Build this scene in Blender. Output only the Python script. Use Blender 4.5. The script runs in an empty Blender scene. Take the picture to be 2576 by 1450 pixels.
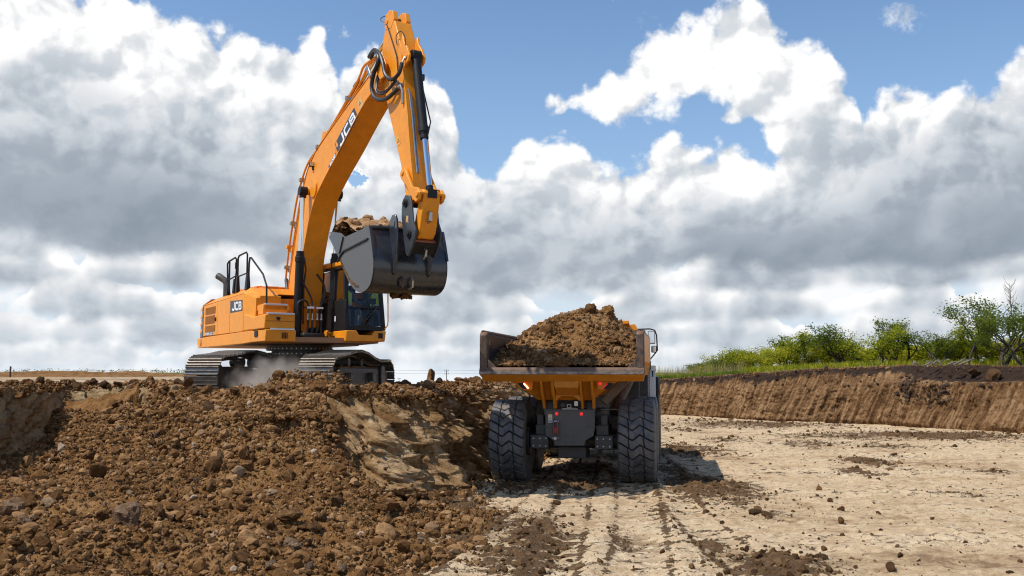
import bpy, bmesh, math, random
import numpy as np
from mathutils import Vector, Matrix
rng = np.random.default_rng(7)
random.seed(7)
R = math.radians
sc = bpy.context.scene
COL = sc.collection

# ------------------------------------------------------------------ camera
EYE = 2.42
cam_d = bpy.data.cameras.new('camera')
cam = bpy.data.objects.new('camera', cam_d)
COL.objects.link(cam)
cam.location = (0, 0, EYE)
cam.rotation_euler = (R(90) + math.atan(337.5 / 3737.0), 0, 0)
cam_d.sensor_width = 36.0
cam_d.lens = 3737.0 / 4096.0 * 36.0
cam_d.clip_start = 0.1
cam_d.clip_end = 9000
sc.camera = cam

# ------------------------------------------------------------------ colour management
sc.view_settings.view_transform = 'Standard'
sc.view_settings.look = 'None'
sc.view_settings.exposure = 0.13
sc.view_settings.gamma = 1.0
sc.view_settings.use_curve_mapping = False
sc.cycles.max_bounces = 6
sc.cycles.diffuse_bounces = 3
sc.cycles.glossy_bounces = 3
sc.cycles.transparent_max_bounces = 24
sc.cycles.volume_bounces = 1
sc.cycles.pixel_filter_type = 'BLACKMAN_HARRIS'; sc.cycles.filter_width = 1.15
sc.cycles.use_adaptive_sampling = True
sc.cycles.adaptive_threshold = 0.02

# ------------------------------------------------------------------ small node language
class V:
    """a socket with arithmetic"""
    def __init__(s, nt, sock): s.nt, s.s = nt, sock
    def _m(s, op, *a, clamp=False):
        n = s.nt.nodes.new('ShaderNodeMath'); n.operation = op; n.use_clamp = clamp
        for i, x in enumerate((s,) + a):
            if isinstance(x, V): s.nt.links.new(x.s, n.inputs[i])
            else: n.inputs[i].default_value = float(x)
        return V(s.nt, n.outputs[0])
    def __add__(s, o): return s._m('ADD', o)
    __radd__ = __add__
    def __sub__(s, o): return s._m('SUBTRACT', o)
    def __rsub__(s, o): return (s * -1.0) + o
    def __mul__(s, o): return s._m('MULTIPLY', o)
    __rmul__ = __mul__
    def __truediv__(s, o): return s._m('DIVIDE', o)
    def __neg__(s): return s * -1.0
    def pow(s, o): return s._m('POWER', o)
    def min(s, o): return s._m('MINIMUM', o)
    def max(s, o): return s._m('MAXIMUM', o)
    def abs(s): return s._m('ABSOLUTE')
    def clamp(s): return s._m('ADD', 0.0, clamp=True)
    def exp(s): return s._m('EXPONENT')
    def atan2(s, o): return s._m('ARCTAN2', o)
    def asin(s): return s._m('ARCSINE')
    def sstep(s, a, b, lo=0.0, hi=1.0):
        n = s.nt.nodes.new('ShaderNodeMapRange'); n.interpolation_type = 'SMOOTHSTEP'
        for k, x in zip(range(5), (s, a, b, lo, hi)):
            if isinstance(x, V): s.nt.links.new(x.s, n.inputs[k])
            else: n.inputs[k].default_value = float(x)
        return V(s.nt, n.outputs[0])
    def lin(s, a, b, lo=0.0, hi=1.0):
        n = s.nt.nodes.new('ShaderNodeMapRange')
        for k, x in zip(range(5), (s, a, b, lo, hi)):
            if isinstance(x, V): s.nt.links.new(x.s, n.inputs[k])
            else: n.inputs[k].default_value = float(x)
        return V(s.nt, n.outputs[0])

def setin(nt, sock, x):
    if isinstance(x, V): nt.links.new(x.s, sock)
    elif isinstance(x, (tuple, list)):
        sock.default_value = tuple(x) + ((1.0,) if len(sock.default_value) == 4 and len(x) == 3 else ())
    else: sock.default_value = x

def vmath(nt, op, a, b=None, scale=None):
    n = nt.nodes.new('ShaderNodeVectorMath'); n.operation = op
    setin(nt, n.inputs[0], a)
    if b is not None: setin(nt, n.inputs[1], b)
    if scale is not None: setin(nt, n.inputs['Scale'], scale)
    return V(nt, n.outputs[0])

def noise(nt, vec, scale, detail=4.0, rough=0.55, dist=0.0, ntype='FBM', color=False, dim='3D'):
    n = nt.nodes.new('ShaderNodeTexNoise'); n.noise_type = ntype; n.noise_dimensions = dim
    if vec is not None: nt.links.new(vec.s, n.inputs['Vector'])
    n.inputs['Scale'].default_value = scale
    n.inputs['Detail'].default_value = detail
    n.inputs['Roughness'].default_value = rough
    n.inputs['Distortion'].default_value = dist
    return V(nt, n.outputs['Color' if color else 'Fac'])

def voro(nt, vec, scale, feature='F1', smooth=0.5, out='Distance', dim='3D'):
    n = nt.nodes.new('ShaderNodeTexVoronoi'); n.feature = feature; n.voronoi_dimensions = dim
    if vec is not None: nt.links.new(vec.s, n.inputs['Vector'])
    n.inputs['Scale'].default_value = scale
    if feature == 'SMOOTH_F1': n.inputs['Smoothness'].default_value = smooth
    return V(nt, n.outputs[out])

def mix(nt, f, a, b, mode='MIX'):
    n = nt.nodes.new('ShaderNodeMix'); n.data_type = 'RGBA'; n.blend_type = mode
    n.clamp_result = False
    setin(nt, n.inputs[0], f); setin(nt, n.inputs[6], a); setin(nt, n.inputs[7], b)
    return V(nt, n.outputs[2])

def ramp(nt, f, stops):
    n = nt.nodes.new('ShaderNodeValToRGB'); setin(nt, n.inputs[0], f)
    e = n.color_ramp.elements
    while len(e) < len(stops): e.new(0.5)
    for k, (p, c) in enumerate(stops):
        e[k].position = p; e[k].color = (tuple(c) + (1,))[:4] if isinstance(c, (tuple, list)) else (c, c, c, 1)
    return V(nt, n.outputs[0])

def fcurve(nt, x, pts):
    n = nt.nodes.new('ShaderNodeFloatCurve'); setin(nt, n.inputs['Value'], x)
    c = n.mapping.curves[0]
    n.mapping.use_clip = False
    while len(c.points) < len(pts): c.points.new(0.5, 0.5)
    for k, (a, b) in enumerate(pts):
        c.points[k].location = (a, b); c.points[k].handle_type = 'VECTOR'
    n.mapping.update()
    return V(nt, n.outputs[0])

def sepxyz(nt, v):
    n = nt.nodes.new('ShaderNodeSeparateXYZ'); nt.links.new(v.s, n.inputs[0])
    return [V(nt, o) for o in n.outputs]

def comb(nt, x, y, z):
    n = nt.nodes.new('ShaderNodeCombineXYZ')
    for i, q in enumerate((x, y, z)): setin(nt, n.inputs[i], q)
    return V(nt, n.outputs[0])

# ------------------------------------------------------------------ sun and sky
SUN_EL, SUN_AZ = R(58), R(-114)          # azimuth from +Y, positive = towards +X
sun_d = bpy.data.lights.new('sun', 'SUN'); sun_d.energy = 4.3; sun_d.angle = R(0.55)
sun_d.color = (1.0, 0.95, 0.87)
sun = bpy.data.objects.new('sun', sun_d); COL.objects.link(sun)
sdir = Vector((math.sin(SUN_AZ) * math.cos(SUN_EL), math.cos(SUN_AZ) * math.cos(SUN_EL), math.sin(SUN_EL)))
sun.rotation_euler = sdir.to_track_quat('Z', 'Y').to_euler()
sun.location = (-40, -20, 60)

def az_el(u, v):     # picture direction (2576 px wide notes) -> azimuth, elevation in degrees, used to note where the clouds stand
    f, p = 2350.0, math.atan(337.5 / 3737.0)
    a, b = (u - 1288) / f, (725 - v) / f
    x, y, z = a, math.cos(p) - b * math.sin(p), math.sin(p) + b * math.cos(p)
    return math.degrees(math.atan2(x, y)), math.degrees(math.atan2(z, math.hypot(x, y)))

world = bpy.data.worlds.new('World'); sc.world = world; world.use_nodes = True
nt = world.node_tree; nt.nodes.clear()
out = nt.nodes.new('ShaderNodeOutputWorld'); bg = nt.nodes.new('ShaderNodeBackground')
nt.links.new(bg.outputs[0], out.inputs[0]); bg.inputs[1].default_value = 0.1
sky = nt.nodes.new('ShaderNodeTexSky'); sky.sky_type = 'NISHITA'; sky.sun_disc = False
sky.sun_elevation = SUN_EL; sky.sun_rotation = SUN_AZ
sky.altitude = 200; sky.air_density = 1.0; sky.dust_density = 0.6; sky.ozone_density = 2.5
tc = nt.nodes.new('ShaderNodeTexCoord'); D = V(nt, tc.outputs['Generated'])
dx, dy, dz = sepxyz(nt, D)
az = dx.atan2(dy) * 57.29578
el = dz.min(0.9999).max(-0.9999).asin() * 57.29578
# domain: stretched a little sideways near the horizon, where the cloud layers are seen edge-on
fe = el.max(-3.0)
P = comb(nt, az * 0.0174533, (fe + (1.0 - (fe * -0.12).exp()) * 6.0) * 0.0174533, 0.0)
warp = noise(nt, P, 9.0, 3.0, 0.5, color=True, dim='2D')
PW = vmath(nt, 'ADD', P, vmath(nt, 'SCALE', vmath(nt, 'SUBTRACT', warp, (0.5, 0.5, 0.5)), scale=0.030))
def billow(p):
    a = voro(nt, p, 13.0, 'SMOOTH_F1', 0.25, dim='2D')
    b = voro(nt, p, 34.0, 'SMOOTH_F1', 0.25, dim='2D')
    e_ = voro(nt, p, 85.0, 'F1', dim='2D')
    c = noise(nt, p, 20.0, 6.0, 0.58, dim='2D')
    return (0.55 - a) * 3.4 + (0.5 - b) * 1.7 + (0.5 - e_) * 0.55 + (c - 0.5) * 4.6
B0 = billow(PW)
def edge(pts, lo=-60, hi=60):
    q = sorted((az_el(u, v) for u, v in pts))
    q = [(lo, q[0][1])] + q + [(hi, q[-1][1])]
    return fcurve(nt, az.lin(lo, hi), [((a - lo) / (hi - lo), e / 60.0) for a, e in q]) * 60.0
T1 = edge([(-1200, 180), (-500, -160), (0, -110), (290, -40), (345, 10), (460, 55), (570, 85), (640, 110), (690, 130), (720, 85), (790, 75), (825, 140), (850, 215),
           (900, 140), (950, 100), (1010, 150), (1060, 195), (1115, 215), (1150, 310), (1165, 400), (1215, 455), (1260, 410), (1320, 345),
           (1385, 345), (1470, 375), (1525, 415), (1600, 395), (1690, 350), (1760, 385), (1840, 352), (1900, 400), (1950, 420),
           (2000, 350), (2100, 320), (2165, 300), (2200, 250), (2290, 228), (2355, 270), (2400, 228), (2480, 222), (2530, 170),
           (2576, 110), (2800, 20), (3300, 150)])
TC = edge([(1300, 700), (1400, 330), (1440, 236), (1500, 200), (1580, 160), (1650, 90), (1720, 42), (1800, 48), (1850, -10), (1910, -10),
           (1960, 60), (2080, 105), (2110, 190), (2150, 240), (2180, 330), (2260, 700)])
BC = edge([(1300, 100), (1400, 240), (1440, 262), (1520, 292), (1580, 300), (1640, 285), (1690, 290), (1745, 236), (1800, 236), (1850, 290),
           (1920, 330), (1975, 420), (2000, 620), (2300, 700)])
small = None
def blob(u, v, su, sv, h=1.0):
    a, e = az_el(u, v)
    k = 57.29578 / 2350.0
    qx = (az - a) * (1 / (su * k)); qy = (el - e) * (1 / (sv * k))
    return (-(qx * qx + qy * qy)).exp() * h
wisps = blob(1388, 250, 34, 48, 2.6) + blob(2265, 45, 50, 50, 1.5) + blob(812, 75, 26, 24, 1.5) + blob(868, 85, 22, 22, 1.2) \
    + blob(1610, 60, 90, 80, 0.9) + blob(1830, 300, 40, 20, 1.5)
holes = (blob(725, 440, 60, 62) + blob(905, 440, 50, 80)) * noise(nt, PW, 26.0, 5.0, 0.6, dim='2D').sstep(0.40, 0.72) * 9.0 + blob(1120, 560, 24, 40, 0.0)
body = (T1 - el).max((TC - el).min(el - BC)).min(14.0).max(-4.0)
lowband = el.sstep(5.0, 9.0, 1.0, 0.0)
shape = body - holes
dens = shape + B0 * shape.sstep(-3.0, 3.0, 0.55, 1.0) * 0.75 + wisps - 0.15
# loose cover outside the described band (behind and beside the camera)
fringe = noise(nt, P, 60.0, 4.0, 0.65, dim='2D')
cover = (dens + (fringe - 0.5) * 1.0).sstep(-0.10, 0.85)
wispy = ((wisps * 0.9 + (noise(nt, PW, 30.0, 6.0, 0.7, dim='2D') - 0.5) * 5.0) - 0.9).sstep(0.0, 1.6)
wmask = (blob(2265, 45, 60, 60) + blob(812, 75, 36, 34) + blob(868, 85, 30, 30) + blob(1610, 60, 110, 100) + blob(930, 200, 90, 90) * 0.5).min(1.0)
cover = cover.max(el.sstep(5.0, 7.5, 1.0, 0.0))
cover = cover.max(wispy * wmask * 0.8)
# how much cloud the light has to cross: thin rims glow, thick middles are grey
L = (-0.010, 0.016, 0.0)
B1 = billow(vmath(nt, 'ADD', PW, L))
relief = (B0 - B1)
soft = noise(nt, P, 5.0, 3.0, 0.5, dim='2D')
soft2 = noise(nt, PW, 9.0, 6.0, 0.55, dim='2D')
def belly(u, v, su, up, dn, h=1.0):
    """a grey cloud belly: fades upwards softly, ends below with a flatter base"""
    a, e = az_el(u, v); k = 57.29578 / 2350.0
    qx = (az + (soft2 - 0.5) * 7.0 - a) * (1 / (su * k)); ye = el + (soft2 - 0.5) * 2.6 - e
    qy = ye.max(0.0) * (1 / (up * k)) + ye.min(0.0) * (1 / (dn * k))
    return (-(qx * qx * qx * qx + qy * qy)).exp() * h
dark = belly(20, 560, 640, 200, 65, 1.0).max(belly(500, 600, 260, 170, 45, 0.8)).max(belly(650, 520, 230, 190, 90, 0.26)) \
    .max(belly(1330, 690, 330, 190, 60, 0.66)).max(belly(1960, 640, 300, 130, 38, 1.0)).max(belly(2400, 640, 330, 190, 38, 0.95)) \
    .max(belly(2600, 420, 240, 130, 90, 0.55)).max(belly(2230, 430, 160, 80, 50, 0.4)).max(belly(1800, 520, 110, 60, 40, 0.4)) \
    .max(belly(480, 300, 150, 90, 60, 0.25)).max(belly(980, 620, 200, 120, 60, 0.4))
lit = blob(240, 100, 260, 90, 0.5) + blob(640, 240, 130, 110, 0.4) + blob(1880, 170, 300, 130, 0.75) + blob(1370, 380, 110, 40, 0.4) \
    + blob(1870, 450, 70, 50, 0.5) + blob(2290, 280, 110, 45, 0.5) + blob(1690, 620, 45, 100, 0.6) + blob(2130, 720, 90, 40, 0.75) \
    + blob(40, 655, 260, 14, 0.5) + blob(1120, 330, 50, 110, 0.35) + blob(190, 905, 70, 30, 0.5) + blob(2350, 590, 36, 40, 0.5) \
    + blob(850, 640, 160, 30, 0.3) + blob(480, 775, 60, 18, 0.4) + blob(1700, 905, 60, 26, 0.4) + blob(1890, 640, 1, 1, 0.0) + blob(1880, 455, 60, 50, 0.4)
depth = dens.lin(0.2, 7.0)
gloom = (depth * 0.21 + dark.min(1.0) * 0.56 + (soft - 0.5) * 0.30 + (soft2 - 0.5) * 0.45 - lit * 0.42 + 0.12)
form = (relief * -0.24).max(-0.22).min(0.32) * (1.0 - dark * 0.62 - depth * 0.30).max(0.22)
crease = (B0 * -0.060).max(-0.08).min(0.16) * (1.0 - dark * 0.55 - depth * 0.30).max(0.22)
shade = (gloom + form + crease).max(-0.1).min(1.0)
ccol = ramp(nt, shade, [(0.0, (0.93, 0.935, 0.935)), (0.10, (0.82, 0.83, 0.84)), (0.20, (0.72, 0.74, 0.765)), (0.42, (0.545, 0.59, 0.64)), (0.70, (0.355, 0.405, 0.465)), (1.0, (0.255, 0.30, 0.36))])
STOPS = [(0.0, (0.93, 0.935, 0.935)), (0.10, (0.82, 0.83, 0.84)), (0.20, (0.72, 0.74, 0.765)), (0.42, (0.545, 0.59, 0.64)), (0.70, (0.355, 0.405, 0.465)), (1.0, (0.255, 0.30, 0.36))]
# the far cloud rows under the base of the near mass: each puffy and bright on top, grey and flat below
BM = edge([(-800, 640), (0, 648), (250, 660), (420, 668), (560, 640), (640, 655), (760, 760), (1000, 745), (1150, 735), (1350, 770), (1560, 745), (1690, 690), (1760, 645), (1850, 668), (2000, 690), (2200, 668), (2400, 675), (2576, 660), (3300, 660)])
far = mix(nt, noise(nt, P, 12.0, 4.0, 0.5, dim='2D').sstep(0.40, 0.62), (0.60, 0.70, 0.80), (0.88, 0.90, 0.92))
for k, (bs, tp, amp_, sc_, sd, h_, dk, bamp) in enumerate(((0.2, 1.7, 1.6, 16.0, 2.1, 1.2, 0.40, 0.16), (1.5, 3.1, 2.6, 12.0, 7.7, 1.8, 0.50, 0.24), (3.1, 5.0, 3.6, 9.0, 13.1, 2.4, 0.56, 0.36), (4.9, 7.4, 5.0, 7.0, 21.9, 3.0, 0.62, 0.50))):
    nn = noise(nt, comb(nt, az * 0.0174533 * sc_ + sd, el * 0.02, 0.0), 1.0, 3.0, 0.6, dim='2D')
    top_ = (nn - 0.5) * (amp_ * 2.2) + (tp + 0.0)
    d_ = top_ - el + B0 * bamp
    m_ = d_.sstep(0.0, 0.22) * (el - bs + (nn - 0.5) * 3.0 + (soft2 - 0.5) * 1.2).sstep(-0.3, 0.5)
    s_ = (d_.sstep(0.0, h_, 0.02, dk) + (soft2 - 0.5) * 0.35 + relief * -0.10 + (lit * -0.35)).max(0.0)
    far = mix(nt, m_, far, ramp(nt, s_, STOPS))
near_m = (el - BM + (soft2 - 0.5) * 2.0 + B0 * 0.12).sstep(-0.35, 0.9)
ccol = mix(nt, near_m, far, ccol)
ccol = mix(nt, el.sstep(-0.5, 5.0, 0.35, 0.0), ccol, (0.70, 0.77, 0.84))
skyc = mix(nt, 1.0, V(nt, sky.outputs[0]), (1.10, 1.30, 1.42), 'MULTIPLY')
skyl = mix(nt, el.sstep(2.0, 26.0, 0.35, 0.05), vmath(nt, 'SCALE', skyc, scale=0.1), (0.50, 0.63, 0.78))
# ground below the horizon stays a plain earth tone
colr = mix(nt, cover, skyl, ccol)
colr = mix(nt, el.sstep(-3.5, -2.2, 1.0, 0.0), colr, (0.30, 0.24, 0.17))
nt.links.new(vmath(nt, 'SCALE', colr, scale=10.0).s, bg.inputs[0])
world.cycles.sampling_method = 'MANUAL'; world.cycles.sample_map_resolution = 512
# ================================================================== helpers
def hash2(ix, iy, seed):
    h = (ix.astype(np.int64) * 374761393 + iy.astype(np.int64) * 668265263 + seed * 1442695041) & 0xFFFFFFFF
    h = ((h ^ (h >> 13)) * 1274126177) & 0xFFFFFFFF
    h = h ^ (h >> 16)
    return (h & 0xFFFFFF) / float(0x1000000)

def gnoise(x, y, seed=0):
    """2-D gradient noise, about -1..1"""
    x, y = np.broadcast_arrays(np.asarray(x, float), np.asarray(y, float))
    x0 = np.floor(x); y0 = np.floor(y); fx = x - x0; fy = y - y0
    u = fx * fx * fx * (fx * (fx * 6 - 15) + 10); v = fy * fy * fy * (fy * (fy * 6 - 15) + 10)
    def g(dx, dy):
        a = hash2(x0 + dx, y0 + dy, seed) * 2 * math.pi
        return np.cos(a) * (fx - dx) + np.sin(a) * (fy - dy)
    n = (g(0, 0) * (1 - u) + g(1, 0) * u) * (1 - v) + (g(0, 1) * (1 - u) + g(1, 1) * u) * v
    return n * 1.5

def fbm(x, y, seed=0, octv=5, gain=0.5, lac=2.03):
    s = 0.0; a = 1.0
    for k in range(octv):
        s = s + a * gnoise(x, y, seed + k * 17); x = x * lac + 3.1; y = y * lac - 1.7; a *= gain
    return s

def ridged(x, y, seed=0, octv=4, gain=0.5):
    s = 0.0; a = 1.0
    for k in range(octv):
        s = s + a * (1 - 2 * np.abs(gnoise(x, y, seed + k * 13))); x = x * 2.1 + 5.3; y = y * 2.1; a *= gain
    return s

def sst(x, a, b):
    t = np.clip((np.asarray(x, float) - a) / (b - a), 0, 1); return t * t * (3 - 2 * t)

def empty(name, loc=(0, 0, 0), rz=0.0):
    o = bpy.data.objects.new(name, None); COL.objects.link(o)
    o.location = loc; o.rotation_euler = (0, 0, rz); o.empty_display_size = 0.3
    return o

def tag(o, label=None, cat=None, group=None, kind=None):
    if label: o['label'] = label
    if cat: o['category'] = cat
    if group: o['group'] = group
    if kind: o['kind'] = kind
    return o

def mesh_np(name, verts, faces, mat, parent=None, smooth=True, attrs=None, sharp=None):
    """verts (n,3), faces (m,k) arrays -> object"""
    me = bpy.data.meshes.new(name)
    verts = np.asarray(verts, np.float32); faces = np.asarray(faces, np.int32)
    m, k = faces.shape
    me.vertices.add(len(verts)); me.vertices.foreach_set('co', verts.ravel())
    me.loops.add(m * k); me.loops.foreach_set('vertex_index', faces.ravel())
    me.polygons.add(m); me.polygons.foreach_set('loop_start', np.arange(0, m * k, k, dtype=np.int32))
    me.update(calc_edges=True)
    me.polygons.foreach_set('use_smooth', np.full(m, smooth, dtype=bool))
    for an, av in (attrs or {}).items():
        at = me.attributes.new(an, 'FLOAT', 'POINT'); at.data.foreach_set('value', np.asarray(av, np.float32).ravel())
    if sharp: me.set_sharp_from_angle(angle=sharp)
    if mat: me.materials.append(mat)
    me.validate()
    o = bpy.data.objects.new(name, me); COL.objects.link(o)
    if parent: o.parent = parent
    return o

def grid_faces(nr, nc):
    i = np.arange((nr - 1) * (nc - 1)); r = i // (nc - 1); c = i % (nc - 1)
    a = r * nc + c
    return np.stack([a, a + 1, a + nc + 1, a + nc], 1)

class MB:
    """collects shapes and links them as one mesh"""
    def __init__(s): s.v = []; s.f = []
    def add(s, verts, faces, M=None):
        b = len(s.v)
        for p in verts:
            p = Vector(p)
            s.v.append(M @ p if M is not None else p)
        for f in faces: s.f.append([b + i for i in f])
        return s
    def box(s, c, d, M=None, taper=1.0, rot=None):
        x, y, z = d[0] / 2, d[1] / 2, d[2] / 2
        vs = [Vector((a * x * (taper if e > 0 else 1), b * y * (taper if e > 0 else 1), e * z)) for e in (-1, 1) for b in (-1, 1) for a in (-1, 1)]
        if rot: 
            Rm = Matrix.Rotation(rot[0], 3, 'X') @ Matrix.Rotation(rot[1], 3, 'Y') @ Matrix.Rotation(rot[2], 3, 'Z')
            vs = [Rm @ q for q in vs]
        vs = [q + Vector(c) for q in vs]
        return s.add(vs, [(0, 2, 3, 1), (4, 5, 7, 6), (0, 1, 5, 4), (2, 6, 7, 3), (0, 4, 6, 2), (1, 3, 7, 5)], M)
    def span(s, a, b, M=None):
        return s.box([(p + q) / 2 for p, q in zip(a, b)], [abs(q - p) for p, q in zip(a, b)], M)
    def prism(s, prof, a, b, axis='x', M=None, prof2=None):
        """closed outline extruded between a and b along axis"""
        n = len(prof); vs = []
        for k, pr in ((a, prof), (b, prof2 or prof)):
            for p, q in pr:
                vs.append({'x': (k, p, q), 'y': (p, k, q), 'z': (p, q, k)}[axis])
        fs = [list(range(n))[::-1], list(range(n, 2 * n))]
        for i in range(n):
            j = (i + 1) % n; fs.append([i, j, n + j, n + i])
        return s.add(vs, fs, M)
    def tube(s, pts, r, seg=8, M=None, cap=True, smooth_path=0):
        pts = [Vector(p) for p in pts]
        if smooth_path: pts = spline(pts, smooth_path)
        n = len(pts); rr = r if isinstance(r, (list, tuple)) else [r] * n
        vs = []; up = None
        for i, p in enumerate(pts):
            t = (pts[min(i + 1, n - 1)] - pts[max(i - 1, 0)]).normalized()
            if up is None:
                up = Vector((0, 0, 1)) if abs(t.z) < 0.9 else Vector((1, 0, 0))
            side = t.cross(up).normalized(); up = side.cross(t).normalized()
            for k in range(seg):
                a = 2 * math.pi * k / seg
                vs.append(p + (side * math.cos(a) + up * math.sin(a)) * rr[i])
        fs = []
        for i in range(n - 1):
            for k in range(seg):
                l = (k + 1) % seg
                fs.append([i * seg + k, i * seg + l, (i + 1) * seg + l, (i + 1) * seg + k])
        if cap: fs += [list(range(seg)), list(range((n - 1) * seg, n * seg))[::-1]]
        return s.add(vs, fs, M)
    def cyl(s, p, q, r, seg=20, M=None, r2=None):
        return s.tube([p, q], [r, r if r2 is None else r2], seg, M)
    def lathe(s, prof, seg=32, c=(0, 0, 0), axis='x', M=None):
        """profile of (along axis, radius)"""
        vs = []; n = len(prof)
        for k in range(seg):
            a = 2 * math.pi * k / seg
            for h, r in prof:
                u, w = r * math.cos(a), r * math.sin(a)
                p = {'x': (h, u, w), 'y': (u, h, w), 'z': (u, w, h)}[axis]
                vs.append([p[i] + c[i] for i in range(3)])
        fs = []
        for k in range(seg):
            l = (k + 1) % seg
            for i in range(n - 1): fs.append([k * n + i, l * n + i, l * n + i + 1, k * n + i + 1])
        return s.add(vs, fs, M)
    def mesh(s, name, smooth=True, angle=35):
        me = bpy.data.meshes.new(name)
        me.from_pydata([tuple(v) for v in s.v], [], s.f)
        bm = bmesh.new(); bm.from_mesh(me); bmesh.ops.recalc_face_normals(bm, faces=bm.faces); bm.to_mesh(me); bm.free()
        me.polygons.foreach_set('use_smooth', [smooth] * len(me.polygons))
        if smooth: me.set_sharp_from_angle(angle=R(angle))
        return me
    def build(s, name, mat, parent=None, bevel=0.0, M=None, smooth=True, angle=35, seg=2):
        if M is not None: s.v = [M @ v for v in s.v]
        me = s.mesh(name, smooth, angle); me.materials.append(mat)
        o = bpy.data.objects.new(name, me); COL.objects.link(o)
        if parent: o.parent = parent
        if bevel:
            b = o.modifiers.new('bevel', 'BEVEL'); b.width = bevel; b.segments = seg; b.limit_method = 'ANGLE'; b.angle_limit = R(40)
            b.harden_normals = False
        return o

def spline(pts, sub):
    pts = [Vector(p) for p in pts]; out = []
    n = len(pts)
    for i in range(n - 1):
        a, b, c, d = pts[max(i - 1, 0)], pts[i], pts[i + 1], pts[min(i + 2, n - 1)]
        for k in range(sub):
            t = k / sub
            out.append(0.5 * ((2 * b) + (c - a) * t + (2 * a - 5 * b + 4 * c - d) * t * t + (3 * b - a - 3 * c + d) * t ** 3))
    out.append(pts[-1]); return out

def linked(o, name=None, parent=None, loc=None, rot=None, M=None):
    c = o.copy(); COL.objects.link(c)
    if parent is not None: c.parent = parent
    if loc is not None: c.location = loc
    if rot is not None: c.rotation_euler = rot
    if M is not None: c.matrix_local = M
    return c

# ------------------------------------------------------------------ materials
def mat(name):
    m = bpy.data.materials.new(name); m.use_nodes = True
    nt = m.node_tree; b = nt.nodes['Principled BSDF']
    return m, nt, b

def bump(nt, b, h, strength=0.5, dist=0.01, normal_in=None):
    n = nt.nodes.new('ShaderNodeBump'); setin(nt, n.inputs['Height'], h)
    n.inputs['Strength'].default_value = strength; n.inputs['Distance'].default_value = dist
    nt.links.new(n.outputs[0], b.inputs['Normal'])

def objco(nt): return V(nt, nt.nodes.new('ShaderNodeTexCoord').outputs['Object'])
def geopos(nt): return V(nt, nt.nodes.new('ShaderNodeNewGeometry').outputs['Position'])
def attr(nt, name, out='Fac'):
    n = nt.nodes.new('ShaderNodeAttribute'); n.attribute_name = name; return V(nt, n.outputs[out])
def objrand(nt): return V(nt, nt.nodes.new('ShaderNodeObjectInfo').outputs['Random'])

def simple(name, col, rough=0.5, metal=0.0, coat=0.0, var=0.12, dust=0.0, dustcol=(0.30, 0.22, 0.14), scale=3.0, bmp=0.0, bscale=60.0, spec=0.5):
    m, nt, b = mat(name)
    c = objco(nt)
    n1 = noise(nt, c, scale, 6, 0.6)
    col2 = mix(nt, n1.lin(0.3, 0.7), tuple(k * (1 - var) for k in col), tuple(min(1, k * (1 + var)) for k in col))
    r = n1.lin(0.3, 0.7, rough * 0.85, min(1, rough * 1.15))
    if dust > 0:
        g = nt.nodes.new('ShaderNodeNewGeometry'); nz = sepxyz(nt, V(nt, g.outputs['Normal']))[2]
        d = (noise(nt, c, scale * 2.7, 7, 0.68).lin(0.42, 0.72) * 0.7 + nz.lin(0.2, 1.0) * 0.6) * dust
        d = d.clamp()
        col2 = mix(nt, d, col2, dustcol)
        r = (r + d * 0.6).min(0.95)
    nt.links.new(col2.s, b.inputs['Base Color']); nt.links.new(r.s, b.inputs['Roughness'])
    b.inputs['Metallic'].default_value = metal
    b.inputs['Coat Weight'].default_value = coat; b.inputs['Coat Roughness'].default_value = 0.15
    b.inputs['Specular IOR Level'].default_value = spec
    if bmp: bump(nt, b, noise(nt, c, bscale, 4, 0.6), bmp, 0.01)
    return m

MT = {}
MT['yellow'] = simple('yellow_paint', (0.80, 0.285, 0.010), 0.40, 0, 0.10, 0.08, 0.30, (0.36, 0.18, 0.065), 4.2, spec=0.32)
MT['yellow_worn'] = simple('worn_orange_paint', (0.60, 0.215, 0.012), 0.5, 0, 0.05, 0.12, 0.50, (0.20, 0.115, 0.05), 3.4, spec=0.3)
MT['dark'] = simple('dark_panel', (0.010, 0.0105, 0.012), 0.5, 0, 0.0, 0.2, 0.06, (0.12, 0.09, 0.06), 3, spec=0.3)
MT['grey'] = simple('grey_paint', (0.060, 0.072, 0.085), 0.40, 0, 0.2, 0.12, 0.2, (0.18, 0.13, 0.085), 3)
MT['slate'] = simple('slate_paint', (0.050, 0.075, 0.105), 0.4, 0, 0.2, 0.1, 0.15, (0.2, 0.16, 0.12), 3)
MT['rubber_hose'] = simple('black_hose', (0.012, 0.013, 0.015), 0.45, 0, 0, 0.1, 0.08)
MT['steel'] = simple('bare_steel', (0.42, 0.42, 0.42), 0.3, 0.9, 0, 0.1, 0.2, (0.2, 0.15, 0.1))
MT['chrome'] = simple('chrome_rod', (0.75, 0.78, 0.82), 0.09, 1.0, 0, 0.02, 0.0)
MT['step'] = simple('step_aluminium', (0.62, 0.65, 0.70), 0.35, 0.6, 0, 0.05, 0.1)
MT['track'] = simple('track_steel', (0.20, 0.18, 0.16), 0.36, 0.6, 0, 0.25, 0.40, (0.26, 0.19, 0.12), 6, 0.3, 40)
MT['under'] = simple('undercarriage_paint', (0.035, 0.037, 0.038), 0.45, 0, 0, 0.2, 0.40, (0.20, 0.145, 0.09), 3)
MT['chassis'] = simple('chassis_grey', (0.075, 0.074, 0.070), 0.5, 0, 0.1, 0.1, 0.3, (0.16, 0.12, 0.08), 4)
MT['white'] = simple('white_print', (0.78, 0.80, 0.84), 0.4, 0, 0, 0.02)
MT['ink'] = simple('navy_print', (0.018, 0.026, 0.040), 0.4, 0, 0, 0.02)
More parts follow.
